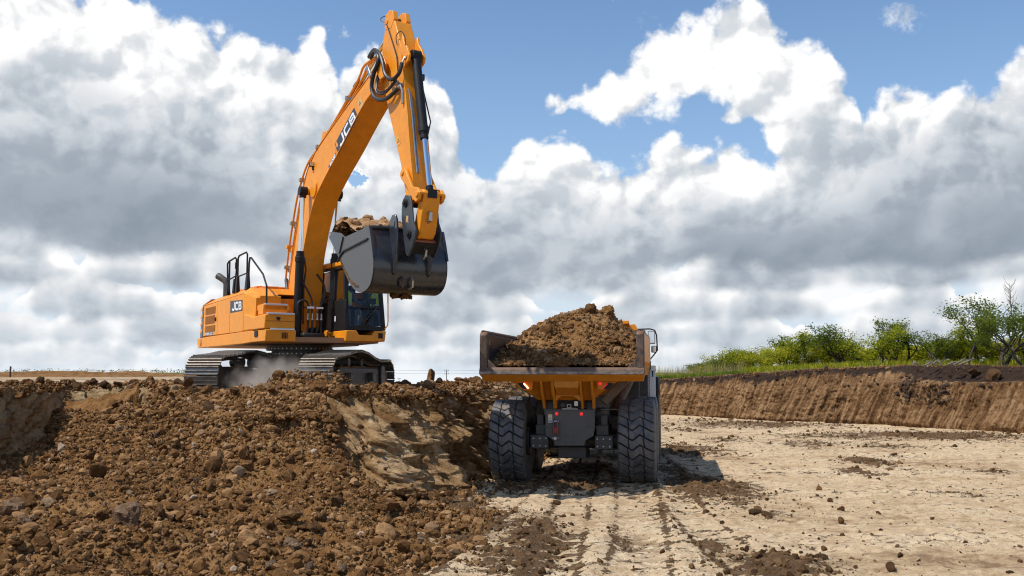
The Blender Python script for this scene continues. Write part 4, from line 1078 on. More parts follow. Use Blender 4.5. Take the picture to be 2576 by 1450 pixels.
mb = MB(); mb.span((0.19, Yh - 0.02, 2.1), (0.46, Yh + 0.0, 2.13)); mb.build('clamp_bar', K_, EXC)
mb = MB(); mb.box((0.12, 1.10, 1.42), (0.55, 0.45, 0.22)); mb.box((0.0, 1.0, 1.58), (0.35, 0.3, 0.16)); mb.build('valve_block', K_, EXC, 0.05)
# steel pipes along the boom's back, with clamps
pp = [(4.84, 6.99), (4.26, 6.98), (3.99, 6.79), (3.43, 6.50), (2.6, 6.16), (1.65, 5.80), (0.95, 5.55), (0.55, 5.22), (0.22, 4.81), (-0.05, 4.25), (-0.28, 3.69), (-0.42, 3.2), (-0.50, 2.9)]
for xx, dd, mm in ((0.22, 0.0, Y_), (0.12, 0.05, Y_), (-0.08, 0.04, MT['rubber_hose'])):
    mb = MB(); mb.tube([(xx, a, b + dd) for a, b in pp], 0.026, 8, smooth_path=4); mb.build('boom_pipe', mm, boom)
for k in (3, 5, 7, 9, 10, 11):
    a, b = pp[k]; mb = MB(); mb.box((0.17, a, b), (0.24, 0.09, 0.09)); mb.span((0.1, a, b - 0.12), (0.2, a + 0.14, b - 0.02)); mb.build('pipe_clamp', MT['steel'] if k % 2 else Y_, boom, 0.008)
mb = MB(); mb.tube([(0.2, -0.50, 2.9), (0.24, -0.30, 2.72), (0.26, -0.16, 2.45), (0.3, -0.22, 2.22), (0.35, -0.45, 2.12), (0.4, -0.7, 2.15)], 0.05, 10, smooth_path=5); mb.build('hose', MT['rubber_hose'], boom)
mb = MB(); mb.tube([(0.1, -0.46, 2.95), (0.15, -0.1, 2.72), (0.2, 0.0, 2.4), (0.3, -0.1, 2.2), (0.45, -0.4, 2.08)], 0.04, 10, smooth_path=5); mb.build('hose', MT['rubber_hose'], boom)
mb = MB(); mb.box((0.30, 1.42, 5.42), (0.10, 0.10, 0.10)); mb.box((0.27, 1.42, 5.34), (0.03, 0.04, 0.1)); wl = mb.build('work_light', K_, boom, 0.01)
mb = MB(); mb.box((0.31, 1.475, 5.42), (0.08, 0.01, 0.08)); mb.build('lens', MT['lens'], wl)
# arm ram over the boom
ram([(0, 1.75, 6.05), (0, 5.30, 7.60)], 0.095, 0.052, 'arm_ram', 0.50)
for sx in (-1, 1):
    mb = MB(); mb.prism([(1.45, 5.66), (2.1, 5.88), (1.9, 6.14), (1.66, 6.17)], sx * 0.10, sx * 0.14); mb.build('ram_bracket', Y_, boom, 0.01)
# --- dipper arm
w = 0.18
Ap = [(5.20, 7.50), (5.06, 7.10), (5.10, 6.75), (5.16, 6.38), (5.38, 5.82), (5.72, 5.15), (6.00, 4.59), (6.20, 4.05), (6.27, 3.78), (6.45, 3.70), (6.60, 3.82), (6.56, 4.20), (6.44, 4.76), (6.32, 5.45), (6.16, 6.16), (6.02, 6.70), (5.86, 7.10), (5.66, 7.50), (5.45, 7.60)]
mb = MB(); mb.prism(Ap, -w, w); arm = mb.build('dipper_arm', Y_, EXC, 0.015, angle=22)
mb = MB(); plate(mb, [(6.62, 3.86), (6.575, 4.20), (6.455, 4.76), (6.335, 5.45), (6.175, 6.16), (6.035, 6.70)], -w - 0.02, w + 0.02, -0.014); mb.build('flange', Y_, arm)
for sx in (-1, 1):
    mb = MB(); mb.prism([(5.20, 7.45), (5.16, 7.62), (5.24, 7.76), (5.40, 7.80), (5.56, 7.74), (5.64, 7.55), (5.5, 7.4)], sx * 0.085, sx * 0.185); mb.cyl((sx * 0.18, 5.30, 7.60), (sx * 0.20, 5.30, 7.60), 0.06, 20); mb.build('ram_lug', Y_, arm, 0.02)
    mb = MB(); mb.prism([(5.92, 7.0), (6.02, 7.12), (6.08, 6.95), (6.22, 6.80), (6.32, 6.62), (6.28, 6.52), (6.18, 6.48), (6.0, 6.35)], sx * 0.13, sx * 0.18); mb.cyl((sx * 0.18, 6.20, 6.62), (sx * 0.20, 6.20, 6.62), 0.05, 16); mb.build('ram_bracket', Y_, arm, 0.012)
    mb = MB(); mb.prism([(5.05, 6.62), (5.22, 6.40), (5.42, 6.42), (5.50, 6.66), (5.36, 6.86), (5.14, 6.84)], sx * 0.255, sx * 0.29) ; mb.build('arm_pivot_plate', Y_, arm, 0.02)
    # tipping link
    mb = MB(); mb.prism([(6.20, 4.42), (6.33, 4.44), (6.42, 4.34), (6.66, 4.02), (6.90, 3.96), (6.99, 3.86), (6.95, 3.74), (6.84, 3.70), (6.70, 3.78), (6.44, 4.06), (6.20, 4.24), (6.14, 4.33)], sx * 0.205, sx * 0.265)
    mb.cyl((sx * 0.26, 6.27, 4.34), (sx * 0.285, 6.27, 4.34), 0.05, 18); mb.cyl((sx * 0.26, 6.90, 3.84), (sx * 0.29, 6.90, 3.84), 0.06, 18); mb.build('tipping_link', Y_, EXC, 0.012)
# side decals and pipes on the arm
wd = decal('', [(w + 0.001, 5.86, 4.94), (w + 0.001, 6.00, 4.98), (w + 0.001, 5.93, 5.16), (w + 0.001, 5.80, 5.12)], (1, 0, 0), MT['amber'], None, arm, name='warning_sticker')
tri_mark((w + 0.006, 5.90, 5.05), 0.06, (1, 0, 0), (0, .97, .2), (0, -.2, .97), wd)
mb = MB(); mb.tube([(w + 0.02, 5.62, 6.31), (w + 0.02, 5.9, 6.22), (w - 0.04, 6.26, 5.95), (w - 0.06, 6.37, 5.42), (w - 0.06, 6.50, 4.75), (w - 0.06, 6.60, 4.30)], 0.016, 8)
mb.tube([(w + 0.02, 5.60, 6.27), (w + 0.02, 5.86, 6.18), (w - 0.08, 6.24, 5.90), (w - 0.10, 6.36, 5.40), (w - 0.10, 6.49, 4.75), (w - 0.10, 6.59, 4.30)], 0.016, 8); mb.build('grease_pipe', MT['steel'], arm)
mb = MB(); mb.tube([(w + 0.005, 5.25, 7.60), (w + 0.025, 5.45, 7.35), (w + 0.025, 5.66, 7.0), (w + 0.025, 5.83, 6.72), (w + 0.025, 5.90, 6.35)], 0.013, 6); mb.tube([(w + 0.02, 5.25, 7.60), (w + 0.06, 5.12, 7.66), (w + 0.03, 5.08, 7.74), (w, 5.22, 7.74), (w, 5.32, 7.66)], 0.008, 6, smooth_path=4)
mb.tube([(w + 0.02, 5.83, 6.95), (w + 0.05, 5.84, 7.12), (w + 0.02, 5.98, 7.18), (w, 6.12, 7.05), (w, 6.16, 6.85)], 0.009, 6, smooth_path=4); mb.build('cable', MT['rubber_hose'], arm)
for pts, r_ in (([(4.66, 7.02), (4.88, 7.10), (5.12, 6.98), (5.22, 6.78), (5.04, 6.58), (4.94, 6.33), (5.10, 6.07), (5.50, 5.94), (5.84, 5.98), (5.98, 6.05)], 0.042),
                ([(4.55, 7.08), (4.90, 7.12), (5.25, 6.93), (5.45, 6.70), (5.60, 6.40), (5.86, 6.24), (6.10, 6.30), (6.14, 6.50)], 0.038),
                ([(5.15, 6.66), (5.08, 6.40), (5.22, 6.13), (5.55, 6.06), (5.9, 6.22)], 0.022), ([(5.18, 6.60), (5.12, 6.36), (5.28, 6.16), (5.58, 6.10), (5.92, 6.26)], 0.018)):
    mb = MB(); n_ = len(pts)
    mb.tube([(0.24 + 0.10 * math.sin(math.pi * i / (n_ - 1)), a, b) for i, (a, b) in enumerate(pts)], r_, 10, smooth_path=6); mb.build('hose', MT['rubber_hose'], EXC)
mb = MB(); mb.tube([(0.24, 6.0, 6.06), (0.22, 6.06, 6.08), (0.20, 6.10, 5.98), (0.20, 6.11, 5.72)], 0.032, 10); mb.tube([(0.24, 6.14, 6.48), (0.2, 6.16, 6.60), (0.10, 6.24, 6.62)], 0.022, 8); mb.build('steel_elbow', MT['steel'], arm)
mb = MB(); mb.box((0.27, 4.62, 6.75), (0.03, 0.09, 0.34), rot=(R(35), 0, 0)); mb.build('hose_bracket', MT['steel'], boom, 0.006)
# bucket ram
e, a, m_, b, d = ram([(0, 6.24, 6.66), (0, 6.90, 3.86)], 0.088, 0.046, 'bucket_ram', 0.58)
mb = MB(); mb.tube([a + Vector((-0.10, 0.02, -0.45)), a + Vector((-0.13, 0.04, -0.6)), m_ + Vector((-0.12, 0.03, 0.25)), m_ + Vector((-0.08, 0, 0.0))], 0.014, 8); mb.box(a + Vector((-0.13, 0.03, -0.42)), (0.07, 0.07, 0.12)); mb.build('feed_pipe', MT['rubber_hose'], e)
# bucket link (H shaped casting)
mb = MB(); mb.prism([(6.84, 3.96), (6.98, 3.90), (6.97, 3.74), (6.82, 3.16), (6.72, 3.05), (6.58, 3.08), (6.55, 3.25), (6.78, 3.82)], -0.17, 0.17); mb.box((0, 6.955, 3.86), (0.50, 0.06, 0.06))
hl = mb.build('bucket_link', Y_, EXC, 0.025)
mb = MB(); mb.tube([(0.02, 6.86, 3.54), (0.02, 6.96, 3.50), (0.02, 6.96, 3.38), (0.02, 6.80, 3.34)], 0.035, 10); mb.build('lifting_eye', MT['steel'], hl)
mb = MB(); mb.span((-0.09, 6.90, 3.78), (0.09, 7.0, 3.94)); mb.build('rod_slot', K_, hl)
# quick hitch
hp_ = [(6.42, 3.90), (6.31, 3.82), (6.26, 3.66), (6.27, 3.46), (6.36, 3.12), (6.46, 2.78), (6.56, 2.73), (6.72, 2.88), (6.84, 3.06), (6.86, 3.18), (6.74, 3.38), (6.68, 3.72), (6.60, 3.86)]
MT['hitch_grey'] = simple('hitch_dark_grey', (0.030, 0.036, 0.044), 0.4, 0, 0.1, 0.1, 0.15, (0.18, 0.13, 0.085), 3)
hit = empty('quick_hitch'); hit.parent = EXC
for sx in (-1, 1):
    mb = MB(); mb.prism(hp_, sx * 0.235, sx * 0.275); pl = mb.build('hitch_plate', MT['hitch_grey'], hit, 0.01)
    mb = MB()
    for (a, b, r_) in ((6.44, 3.74, 0.06), (6.62, 3.14, 0.06)): mb = MB(); mb.cyl((sx * 0.27, a, b), (sx * 0.30, a, b), r_ + 0.02, 22); mb.cyl((sx * 0.29, a, b), (sx * 0.33, a, b), r_ * 0.72, 6); mb.build('pin_cap', K_, pl, 0.004)
decal('R', [(0.276, 6.46, 3.38), (0.276, 6.58, 3.36), (0.276, 6.60, 3.48), (0.276, 6.49, 3.50)], (1, 0, 0), G_, MT['peach'], hit, (0, 0, 1, 1), 0.05, 'badge', 0.001)
mb = MB(); mb.prism([(6.40, 2.84), (6.60, 2.78), (6.76, 2.96), (6.60, 3.02), (6.45, 3.02)], -0.235, 0.235); mb.build('hitch_body', K_, hit, 0.01)
mb = MB(); mb.cyl((-0.235, 6.62, 3.02), (0.235, 6.62, 3.02), 0.05, 16); mb.build('hitch_pin', MT['orange_rust'], hit)
mb = MB(); mb.cyl((-0.25, 6.44, 3.74), (0.25, 6.44, 3.74), 0.07, 16); mb.build('arm_pin', K_, hit)
mb = MB(); mb.tube([(0, 6.66, 2.90), (0, 6.76, 2.84), (0, 6.74, 2.74), (0, 6.66, 2.70)], 0.022, 8); mb.build('hook', MT['steel'], hit)

# --- bucket
BW = 0.77
out_ = [(3.85, 3.39), (4.15, 3.13), (4.45, 2.87), (4.75, 2.57), (5.02, 2.34), (5.28, 2.19), (5.58, 2.12), (5.86, 2.16), (6.04, 2.28), (6.13, 2.50), (6.12, 2.78), (6.02, 3.07), (5.90, 3.34)]
bkt = empty('bucket'); bkt.parent = EXC
MT['bucket'] = simple('bucket_grey_shaded', (0.020, 0.025, 0.034), 0.27, 0.0, 0.5, 0.15, 0.12, (0.22, 0.15, 0.09), 2.5)  # shaded copy of the bucket grey, shade put into the colour
mb = MB(); ov = [(v.y, v.z) for v in spline([(0, a, b) for a, b in out_], 4)]
plate(mb, ov, -BW, BW, -0.03); mb.build('shell', MT['bucket'], bkt, angle=30)
sidep = ov + [(5.78, 3.37), (5.60, 3.33), (4.70, 3.28), (4.45, 3.40), (4.0, 3.46)]
MT['bucket_side'] = simple('bucket_grey_lit', (0.082, 0.088, 0.092), 0.5, 0.0, 0.1, 0.12, 0.35, (0.22, 0.13, 0.065), 5)  # lit copy of the bucket grey, sunlight on the side plates put into colour
for sx in (-1, 1):
    mb = MB(); mb.prism(sidep, sx * (BW - 0.035), sx * (BW + 0.004)); sp = mb.build('side_plate', MT['bucket_side'], bkt, 0.006)
    mb = MB(); plate(mb, [(5.90, 3.09), (4.72, 2.99), (4.55, 2.93), (4.40, 2.80)], min(sx * (BW + 0.004), sx * (BW + 0.03)), max(sx * (BW + 0.004), sx * (BW + 0.03)), 0.028); mb.build('wear_strip', K_, sp)
    mb = MB(); plate(mb, [(4.68, 3.29), (4.50, 2.99)], min(sx * (BW + 0.004), sx * (BW + 0.035)), max(sx * (BW + 0.004), sx * (BW + 0.035)), 0.03); mb.prism([(4.66, 3.30), (4.48, 2.98), (4.30, 3.02), (3.95, 3.36), (4.05, 3.47), (4.4, 3.41)], sx * (BW + 0.004), sx * (BW + 0.02)); mb.build('side_cutter', G_, sp)
    line = [(4.52, 2.80), (4.60, 2.72), (4.78, 2.56), (5.02, 2.38), (5.28, 2.25), (5.45, 2.21)]
    ln = [(v.y, v.z) for v in spline([(0, a, b) for a, b in line], 5)]
    mb = MB(); n_ = len(ln)
    up = [(a + random.uniform(-.008, .008) + 0.022, b + 0.05 + random.uniform(-.015, .015)) for a, b in ln]; dn = [(a + random.uniform(-.006, .006), b + 0.012 + random.uniform(-.01, .01)) for a, b in ln]
    for i in range(n_ - 1):
        mb.prism([dn[i], dn[i + 1], up[i + 1], up[i]], sx * (BW + 0.004), sx * (BW + 0.012))
    mb.build('dried_mud', MT['clod'], sp, smooth=False)
    mb = MB(); plate(mb, [(6.12, 2.75), (6.02, 3.08), (5.92, 3.34)], min(sx * (BW - 0.03), sx * (BW + 0.02)), max(sx * (BW - 0.03), sx * (BW + 0.02)), 0.03); mb.build('corner_guard', MT['bucket'], sp)
mb = MB(); mb.tube([(-BW + .04, 5.93, 3.33), (BW - .04, 5.93, 3.33)], 0.035, 10); mb.build('top_rail', MT['bucket'], bkt)
for sx in (-1, 1):
    for xx in (0.36,):
        mb = MB(); mb.prism([(5.86, 3.30), (5.98, 3.48), (6.08, 3.56), (6.20, 3.56), (6.27, 3.46), (6.32, 3.12), (6.30, 2.80), (6.20, 2.46), (6.12, 2.42), (6.05, 2.6)], sx * xx - 0.02, sx * xx + 0.02)
        ear = mb.build('bucket_ear', MT['bucket'], bkt, 0.008)
        mb = MB(); mb.cyl((sx * 0.38, 6.13, 3.40), (sx * 0.39, 6.13, 3.40), 0.075, 24); mb.build('boss', MT['bucket'], ear)
for xx in (0.18, -0.02):
    mb = MB(); mb.tube([(xx, 6.10, 2.40), (xx, 6.17, 2.33), (xx, 6.15, 2.22), (xx, 6.02, 2.19)], 0.026, 8); mb.build('lifting_hook', MT['steel'] if xx < 0 else MT['bucket'], bkt)
for k in range(5):
    xx = -0.66 + 0.33 * k; mb = MB(); mb.prism([(3.98, 3.30), (3.98, 3.36), (3.70, 3.52), (3.66, 3.50), (3.84, 3.34)], xx - 0.05, xx + 0.05); mb.build('tooth', MT['steel'], bkt, 0.008)
mb = MB()
rr = random.Random(3)
for k in range(22):
    a = 5.45 + rr.uniform(-.2, .2); mb.box((rr.uniform(-.3, .1), a, 2.10 + rr.uniform(-.02, .01)), (rr.uniform(.05, .16), .08, rr.uniform(.02, .05)), rot=(rr.uniform(0, 3), rr.uniform(0, .4), rr.uniform(0, 3)))
mb.build('dried_mud', MT['clod'], bkt, smooth=False)

# --- cab
cab = empty('cab'); cab.parent = EXC
cx0, cx1, cy0, cy1, cz0, cz1 = -0.36, -1.32, 0.15, 2.08, 1.58, 3.16
mb = MB(); base = [(-0.34, 1.57), (-0.60, 1.57), (-0.66, 1.47), (-0.98, 1.47), (-1.04, 1.57), (-1.33, 1.57), (-1.30, 1.325), (-0.34, 1.32)]
mb.prism(base, 0.98, 2.10, 'y'); cb = mb.build('cab_base', Y_, cab, 0.02)
mb = MB(); mb.span((-0.337, 1.30, 1.36), (-0.33, 1.42, 1.47)); mb.span((-1.13, 2.098, 1.40), (-1.24, 2.106, 1.52)); mb.build('vent', K_, cb)
def post(a, b, w_, name='cab_post', m_=K_):
    mb = MB(); a = Vector(a); b = Vector(b); d = b - a; L = d.length
    q = d.to_track_quat('Z', 'Y').to_matrix().to_4x4(); mb.box((0, 0, L / 2), (w_[0], w_[1], L)); return mb.build(name, m_, cab, 0.015, Matrix.Translation(a) @ q)
mb = MB(); mb.span((-0.35, 0.18, 1.58), (-1.31, 1.0, 1.66)); mb.span((-0.35, 1.0, 1.58), (-1.31, 2.06, 1.64)); mb.span((-0.35, 2.02, 1.58), (-1.31, 2.08, 1.67)); mb.build('cab_floor', K_, cab)
post((-0.385, 2.03, 1.58), (-0.42, 1.80, 3.10), (0.10, 0.07)); post((-1.285, 2.03, 1.58), (-1.24, 1.80, 3.10), (0.10, 0.07))
post((-0.385, 1.20, 1.58), (-0.42, 1.20, 3.10), (0.05, 0.06)); post((-1.285, 1.10, 1.58), (-1.24, 1.10, 3.10), (0.05, 0.06))
post((-0.385, 0.22, 1.58), (-0.42, 0.26, 3.10), (0.10, 0.10)); post((-1.285, 0.22, 1.58), (-1.24, 0.26, 3.10), (0.10, 0.10))
mb = MB(); mb.span((-0.36, 0.2, 1.60), (-0.40, 2.0, 2.28)); sdp = mb.build('cab_side_panel', K_, cab, 0.01)
mb = MB(); mb.span((-0.355, 1.35, 1.80), (-0.352, 1.42, 1.92)); mb.build('sticker', MT['white'], sdp)
mb = MB(); mb.span((-0.45, 2.04, 2.085), (-1.22, 2.06, 2.11)); mb.build('window_bar', K_, cab)
mb = MB(); mb.span((-0.40, 0.2, 1.60), (-1.28, 0.24, 2.2)); mb.build('cab_rear_panel', K_, cab)
mb = MB(); mb.prism([(0.08, 3.10), (1.98, 3.06), (1.98, 3.12), (1.80, 3.17), (0.7, 3.22), (0.12, 3.20)], -0.34, -1.32); mb.build('cab_roof', Y_, cab, 0.03)
mb = MB(); mb.prism([(0.2, 3.03), (1.9, 3.0), (1.9, 3.09), (0.2, 3.09)], -0.40, -0.36); mb.prism([(0.2, 3.03), (1.9, 3.0), (1.9, 3.09), (0.2, 3.09)], -1.30, -1.26); mb.span((-0.4, 1.8, 2.98), (-1.28, 1.86, 3.08)); mb.build('roof_rail', K_, cab, 0.01)
mb = MB(); mb.add([(-0.44, 2.055, 1.66), (-1.24, 2.055, 1.66), (-1.20, 1.84, 3.0), (-0.46, 1.84, 3.0)], [(0, 1, 2, 3)]); mb.build('front_window', MT['glass'], cab, smooth=False)
mb = MB(); mb.add([(-0.41, 0.28, 2.29), (-0.41, 1.95, 2.29), (-0.43, 1.82, 3.02), (-0.43, 0.3, 3.02)], [(0, 1, 2, 3)]); mb.build('side_window', MT['glass'], cab, smooth=False)
mb = MB(); mb.add([(-1.27, 0.28, 1.75), (-1.27, 1.98, 1.68), (-1.25, 1.82, 3.02), (-1.25, 0.3, 3.02)], [(0, 1, 2, 3)]); mb.build('door_window', MT['glass'], cab, smooth=False)
mb = MB(); mb.add([(-0.42, 0.21, 2.2), (-1.26, 0.21, 2.2), (-1.26, 0.24, 3.02), (-0.42, 0.24, 3.02)], [(0, 1, 2, 3)]); mb.build('rear_window', MT['glass'], cab, smooth=False)
mb = MB(); mb.tube([(-0.82, 2.085, 1.70), (-0.94, 2.09, 1.86), (-1.10, 2.075, 2.12)], 0.012, 6); mb.tube([(-0.74, 2.085, 1.70), (-0.90, 2.09, 1.90), (-1.06, 2.075, 2.06)], 0.010, 6); mb.box((-0.78, 2.09, 1.68), (0.2, 0.03, 0.04)); mb.build('wiper', K_, cab)
mb = MB(); mb.tube([(-1.30, 2.10, 2.62), (-1.34, 2.14, 2.58), (-1.35, 2.14, 1.80), (-1.34, 2.14, 1.70), (-1.29, 2.09, 1.62)], 0.016, 8); mb.build('grab_rail', Y_, cab)
# seat and controls
st = empty('operator_seat'); st.parent = cab
mb = MB(); mb.box((-0.86, 0.75, 2.0), (0.52, 0.52, 0.14)); mb.box((-0.86, 0.75, 1.8), (0.36, 0.4, 0.3)); mb.build('seat', K_, st, 0.03)
mb = MB(); mb.box((-0.86, 0.50, 2.38), (0.50, 0.13, 0.72), rot=(R(-6), 0, 0)); mb.box((-0.86, 0.46, 2.82), (0.28, 0.10, 0.20)); mb.build('backrest', K_, st, 0.04)
for sx in (-1, 1):
    mb = MB(); mb.box((-0.86 + sx * 0.33, 0.90, 2.14), (0.12, 0.42, 0.10)); mb.cyl((-0.86 + sx * 0.33, 1.06, 2.16), (-0.86 + sx * 0.33, 1.08, 2.34), 0.022, 10); mb.build('control_console', K_, st, 0.01)
mb = MB(); mb.box((-1.14, 1.72, 2.28), (0.16, 0.05, 0.13)); mb.cyl((-1.14, 1.72, 1.7), (-1.14, 1.72, 2.22), 0.018, 8); mb.build('monitor', K_, cab, 0.01)
mb = MB(); mb.cyl((-0.80, 1.62, 1.64), (-0.80, 1.55, 2.05), 0.018, 8); mb.cyl((-0.92, 1.62, 1.64), (-0.92, 1.55, 2.05), 0.018, 8); mb.box((-0.80, 1.72, 1.68), (0.09, 0.2, 0.03)); mb.box((-0.92, 1.72, 1.68), (0.09, 0.2, 0.03)); mb.build('pedal_lever', K_, cab, 0.005)

# --- operator, seated
def skinned(name, pts, edges, mat_, parent=None, root=0, sub=1, loc=None):
    me = bpy.data.meshes.new(name); me.from_pydata([p[:3] for p in pts], edges, [])
    o = bpy.data.objects.new(name, me); COL.objects.link(o)
    if parent: o.parent = parent
    md = o.modifiers.new('skin', 'SKIN'); md.use_smooth_shade = True; md.branch_smoothing = 0.6
    if not me.skin_vertices: 
        bm = bmesh.new(); bm.from_mesh(me); bm.verts.layers.skin.verify(); bm.to_mesh(me); bm.free()
    for i, sv in enumerate(me.skin_vertices[0].data):
        r_ = pts[i][3]; sv.radius = r_ if isinstance(r_, tuple) else (r_, r_); sv.use_root = (i == root)
    sb = o.modifiers.new('sub', 'SUBSURF'); sb.levels = sub; sb.render_levels = sub
    me.materials.append(mat_)
    return o
MT['skin'] = simple('skin', (0.50, 0.27, 0.17), 0.5); MT['jeans'] = simple('denim', (0.06, 0.085, 0.13), 0.8, 0, 0, 0.2)
MT['hivis'] = emis('hi_vis_yellow_green', (0.0, 0.0, 0.0), 0.0); b_ = MT['hivis'].node_tree.nodes['Principled BSDF']; b_.inputs['Base Color'].default_value = (0.55, 0.95, 0.03, 1); b_.inputs['Roughness'].default_value = 0.7
MT['silver'] = simple('reflective_tape', (0.6, 0.6, 0.6), 0.4); MT['sleeve'] = simple('grey_blue_shirt', (0.10, 0.13, 0.17), 0.8); MT['hair'] = simple('dark_hair', (0.03, 0.02, 0.015), 0.8)
def person_pts():
    P_ = [(0, 0, 0.10, (0.16, 0.13)), (0, -0.02, 0.28, (0.14, 0.11)), (0, 0.0, 0.48, (0.16, 0.115)), (0, 0.0, 0.58, (0.10, 0.08)), (0, 0.02, 0.66, 0.055), (0, 0.04, 0.74, (0.075, 0.085)), (0, 0.045, 0.84, (0.072, 0.09)), (0, 0.03, 0.90, 0.05)]
    E_ = [(i, i + 1) for i in range(7)]
    for s in (-1, 1):
        b0 = len(P_); P_ += [(s * 0.10, 0.08, 0.07, 0.085), (s * 0.14, 0.46, 0.10, 0.065), (s * 0.14, 0.56, -0.02, 0.055), (s * 0.14, 0.60, -0.30, 0.04), (s * 0.14, 0.74, -0.34, 0.035)]
        E_ += [(0, b0), (b0, b0 + 1), (b0 + 1, b0 + 2), (b0 + 2, b0 + 3), (b0 + 3, b0 + 4)]
        b1 = len(P_); P_ += [(s * 0.19, 0.0, 0.53, 0.055), (s * 0.27, 0.04, 0.30, 0.045), (s * 0.31, 0.26, 0.26, 0.034), (s * 0.33, 0.36, 0.29, (0.018, 0.034))]
        E_ += [(2, b1), (b1, b1 + 1), (b1 + 1, b1 + 2), (b1 + 2, b1 + 3)]
        for k in range(5):
            f0 = len(P_); dx_ = (k - 1.5) * 0.017 if k < 4 else -s * 0.035
            P_ += [(s * 0.33 + dx_, 0.40, 0.30, 0.0085), (s * 0.33 + dx_, 0.43 - 0.006 * abs(k - 1), 0.275, 0.008)]; E_ += [(b1 + 3, f0), (f0, f0 + 1)]
    return P_, E_
P_, E_ = person_pts()
per = skinned('person', P_, E_, MT['sleeve'], None, 0, 2)
wm = Matrix.Translation(EXC.location) @ Matrix.Rotation(R(212), 4, 'Z') @ Matrix.Translation((-0.86, 0.72, 2.02))
per.matrix_world = wm
tag(per, 'operator in hi-vis vest sitting at the controls inside the excavator cab', 'person')
v_ = [(0, 0, 0.08, (0.185, 0.15)), (0, -0.02, 0.28, (0.165, 0.135)), (0, 0.0, 0.50, (0.18, 0.14)), (0, 0, 0.58, (0.12, 0.10))]
skinned('vest', v_, [(0, 1), (1, 2), (2, 3)], MT['hivis'], per, 0, 2)
mb = MB()
for sx in (-1, 1): mb.box((sx * 0.10, 0.140, 0.36), (0.03, 0.010, 0.30))
mb.box((0, 0.140, 0.22), (0.24, 0.010, 0.03)); mb.build('reflective_band', MT['silver'], per, 0.004)
skinned('head', [(0, 0.02, 0.64, 0.055), (0, 0.04, 0.74, (0.078, 0.088)), (0, 0.045, 0.82, (0.080, 0.098)), (0, 0.03, 0.90, 0.06)], [(0, 1), (1, 2), (2, 3)], MT['skin'], per, 0, 2)
mb = MB(); mb.lathe([(0.84, 0.115), (0.90, 0.108), (0.95, 0.07), (0.965, 0.0)], 20, (0, 0.02, 0), 'z'); mb.box((0, 0.14, 0.845), (0.13, 0.09, 0.012)); mb.build('cap', MT['ink'], per)
mb = MB(); mb.box((0, 0.145, 0.775), (0.022, 0.03, 0.045)); mb.build('nose', MT['skin'], per, 0.008)
mb = MB()
for sx in (-1, 1): mb.box((sx * 0.032, 0.13, 0.81), (0.02, 0.01, 0.01))
mb.build('eye', K_, per); mb = MB(); mb.box((0, 0.134, 0.735), (0.045, 0.01, 0.008)); mb.build('mouth', MT['red'], per)
mb = MB()
for sx in (-1, 1): mb.box((sx * 0.088, 0.03, 0.79), (0.015, 0.035, 0.05))
mb.build('ear', MT['skin'], per, 0.006)
skinned('trousers', [(0, 0, 0.09, (0.165, 0.135))] + [q for s in (-1, 1) for q in ((s * 0.10, 0.08, 0.07, 0.092), (s * 0.14, 0.46, 0.10, 0.072), (s * 0.14, 0.56, -0.02, 0.062), (s * 0.14, 0.60, -0.28, 0.05))],
        [(0, 1), (1, 2), (2, 3), (3, 4), (0, 5), (5, 6), (6, 7), (7, 8)], MT['jeans'], per, 0, 1)
# ================================================================== articulated dump truck
TRK = empty('dump_truck', (1.39, 21.05, 0), R(-9.7))
tag(TRK, 'orange dump truck seen from behind, its bed heaped with brown earth', 'dump truck')
W_ = MT['yellow_worn']
def local_floor(x, y):
    c, s = math.cos(R(-9.7)), math.sin(R(-9.7)); return float(floor_height(np.array(1.39 + x * c - y * s), np.array(21.05 + x * s + y * c)))
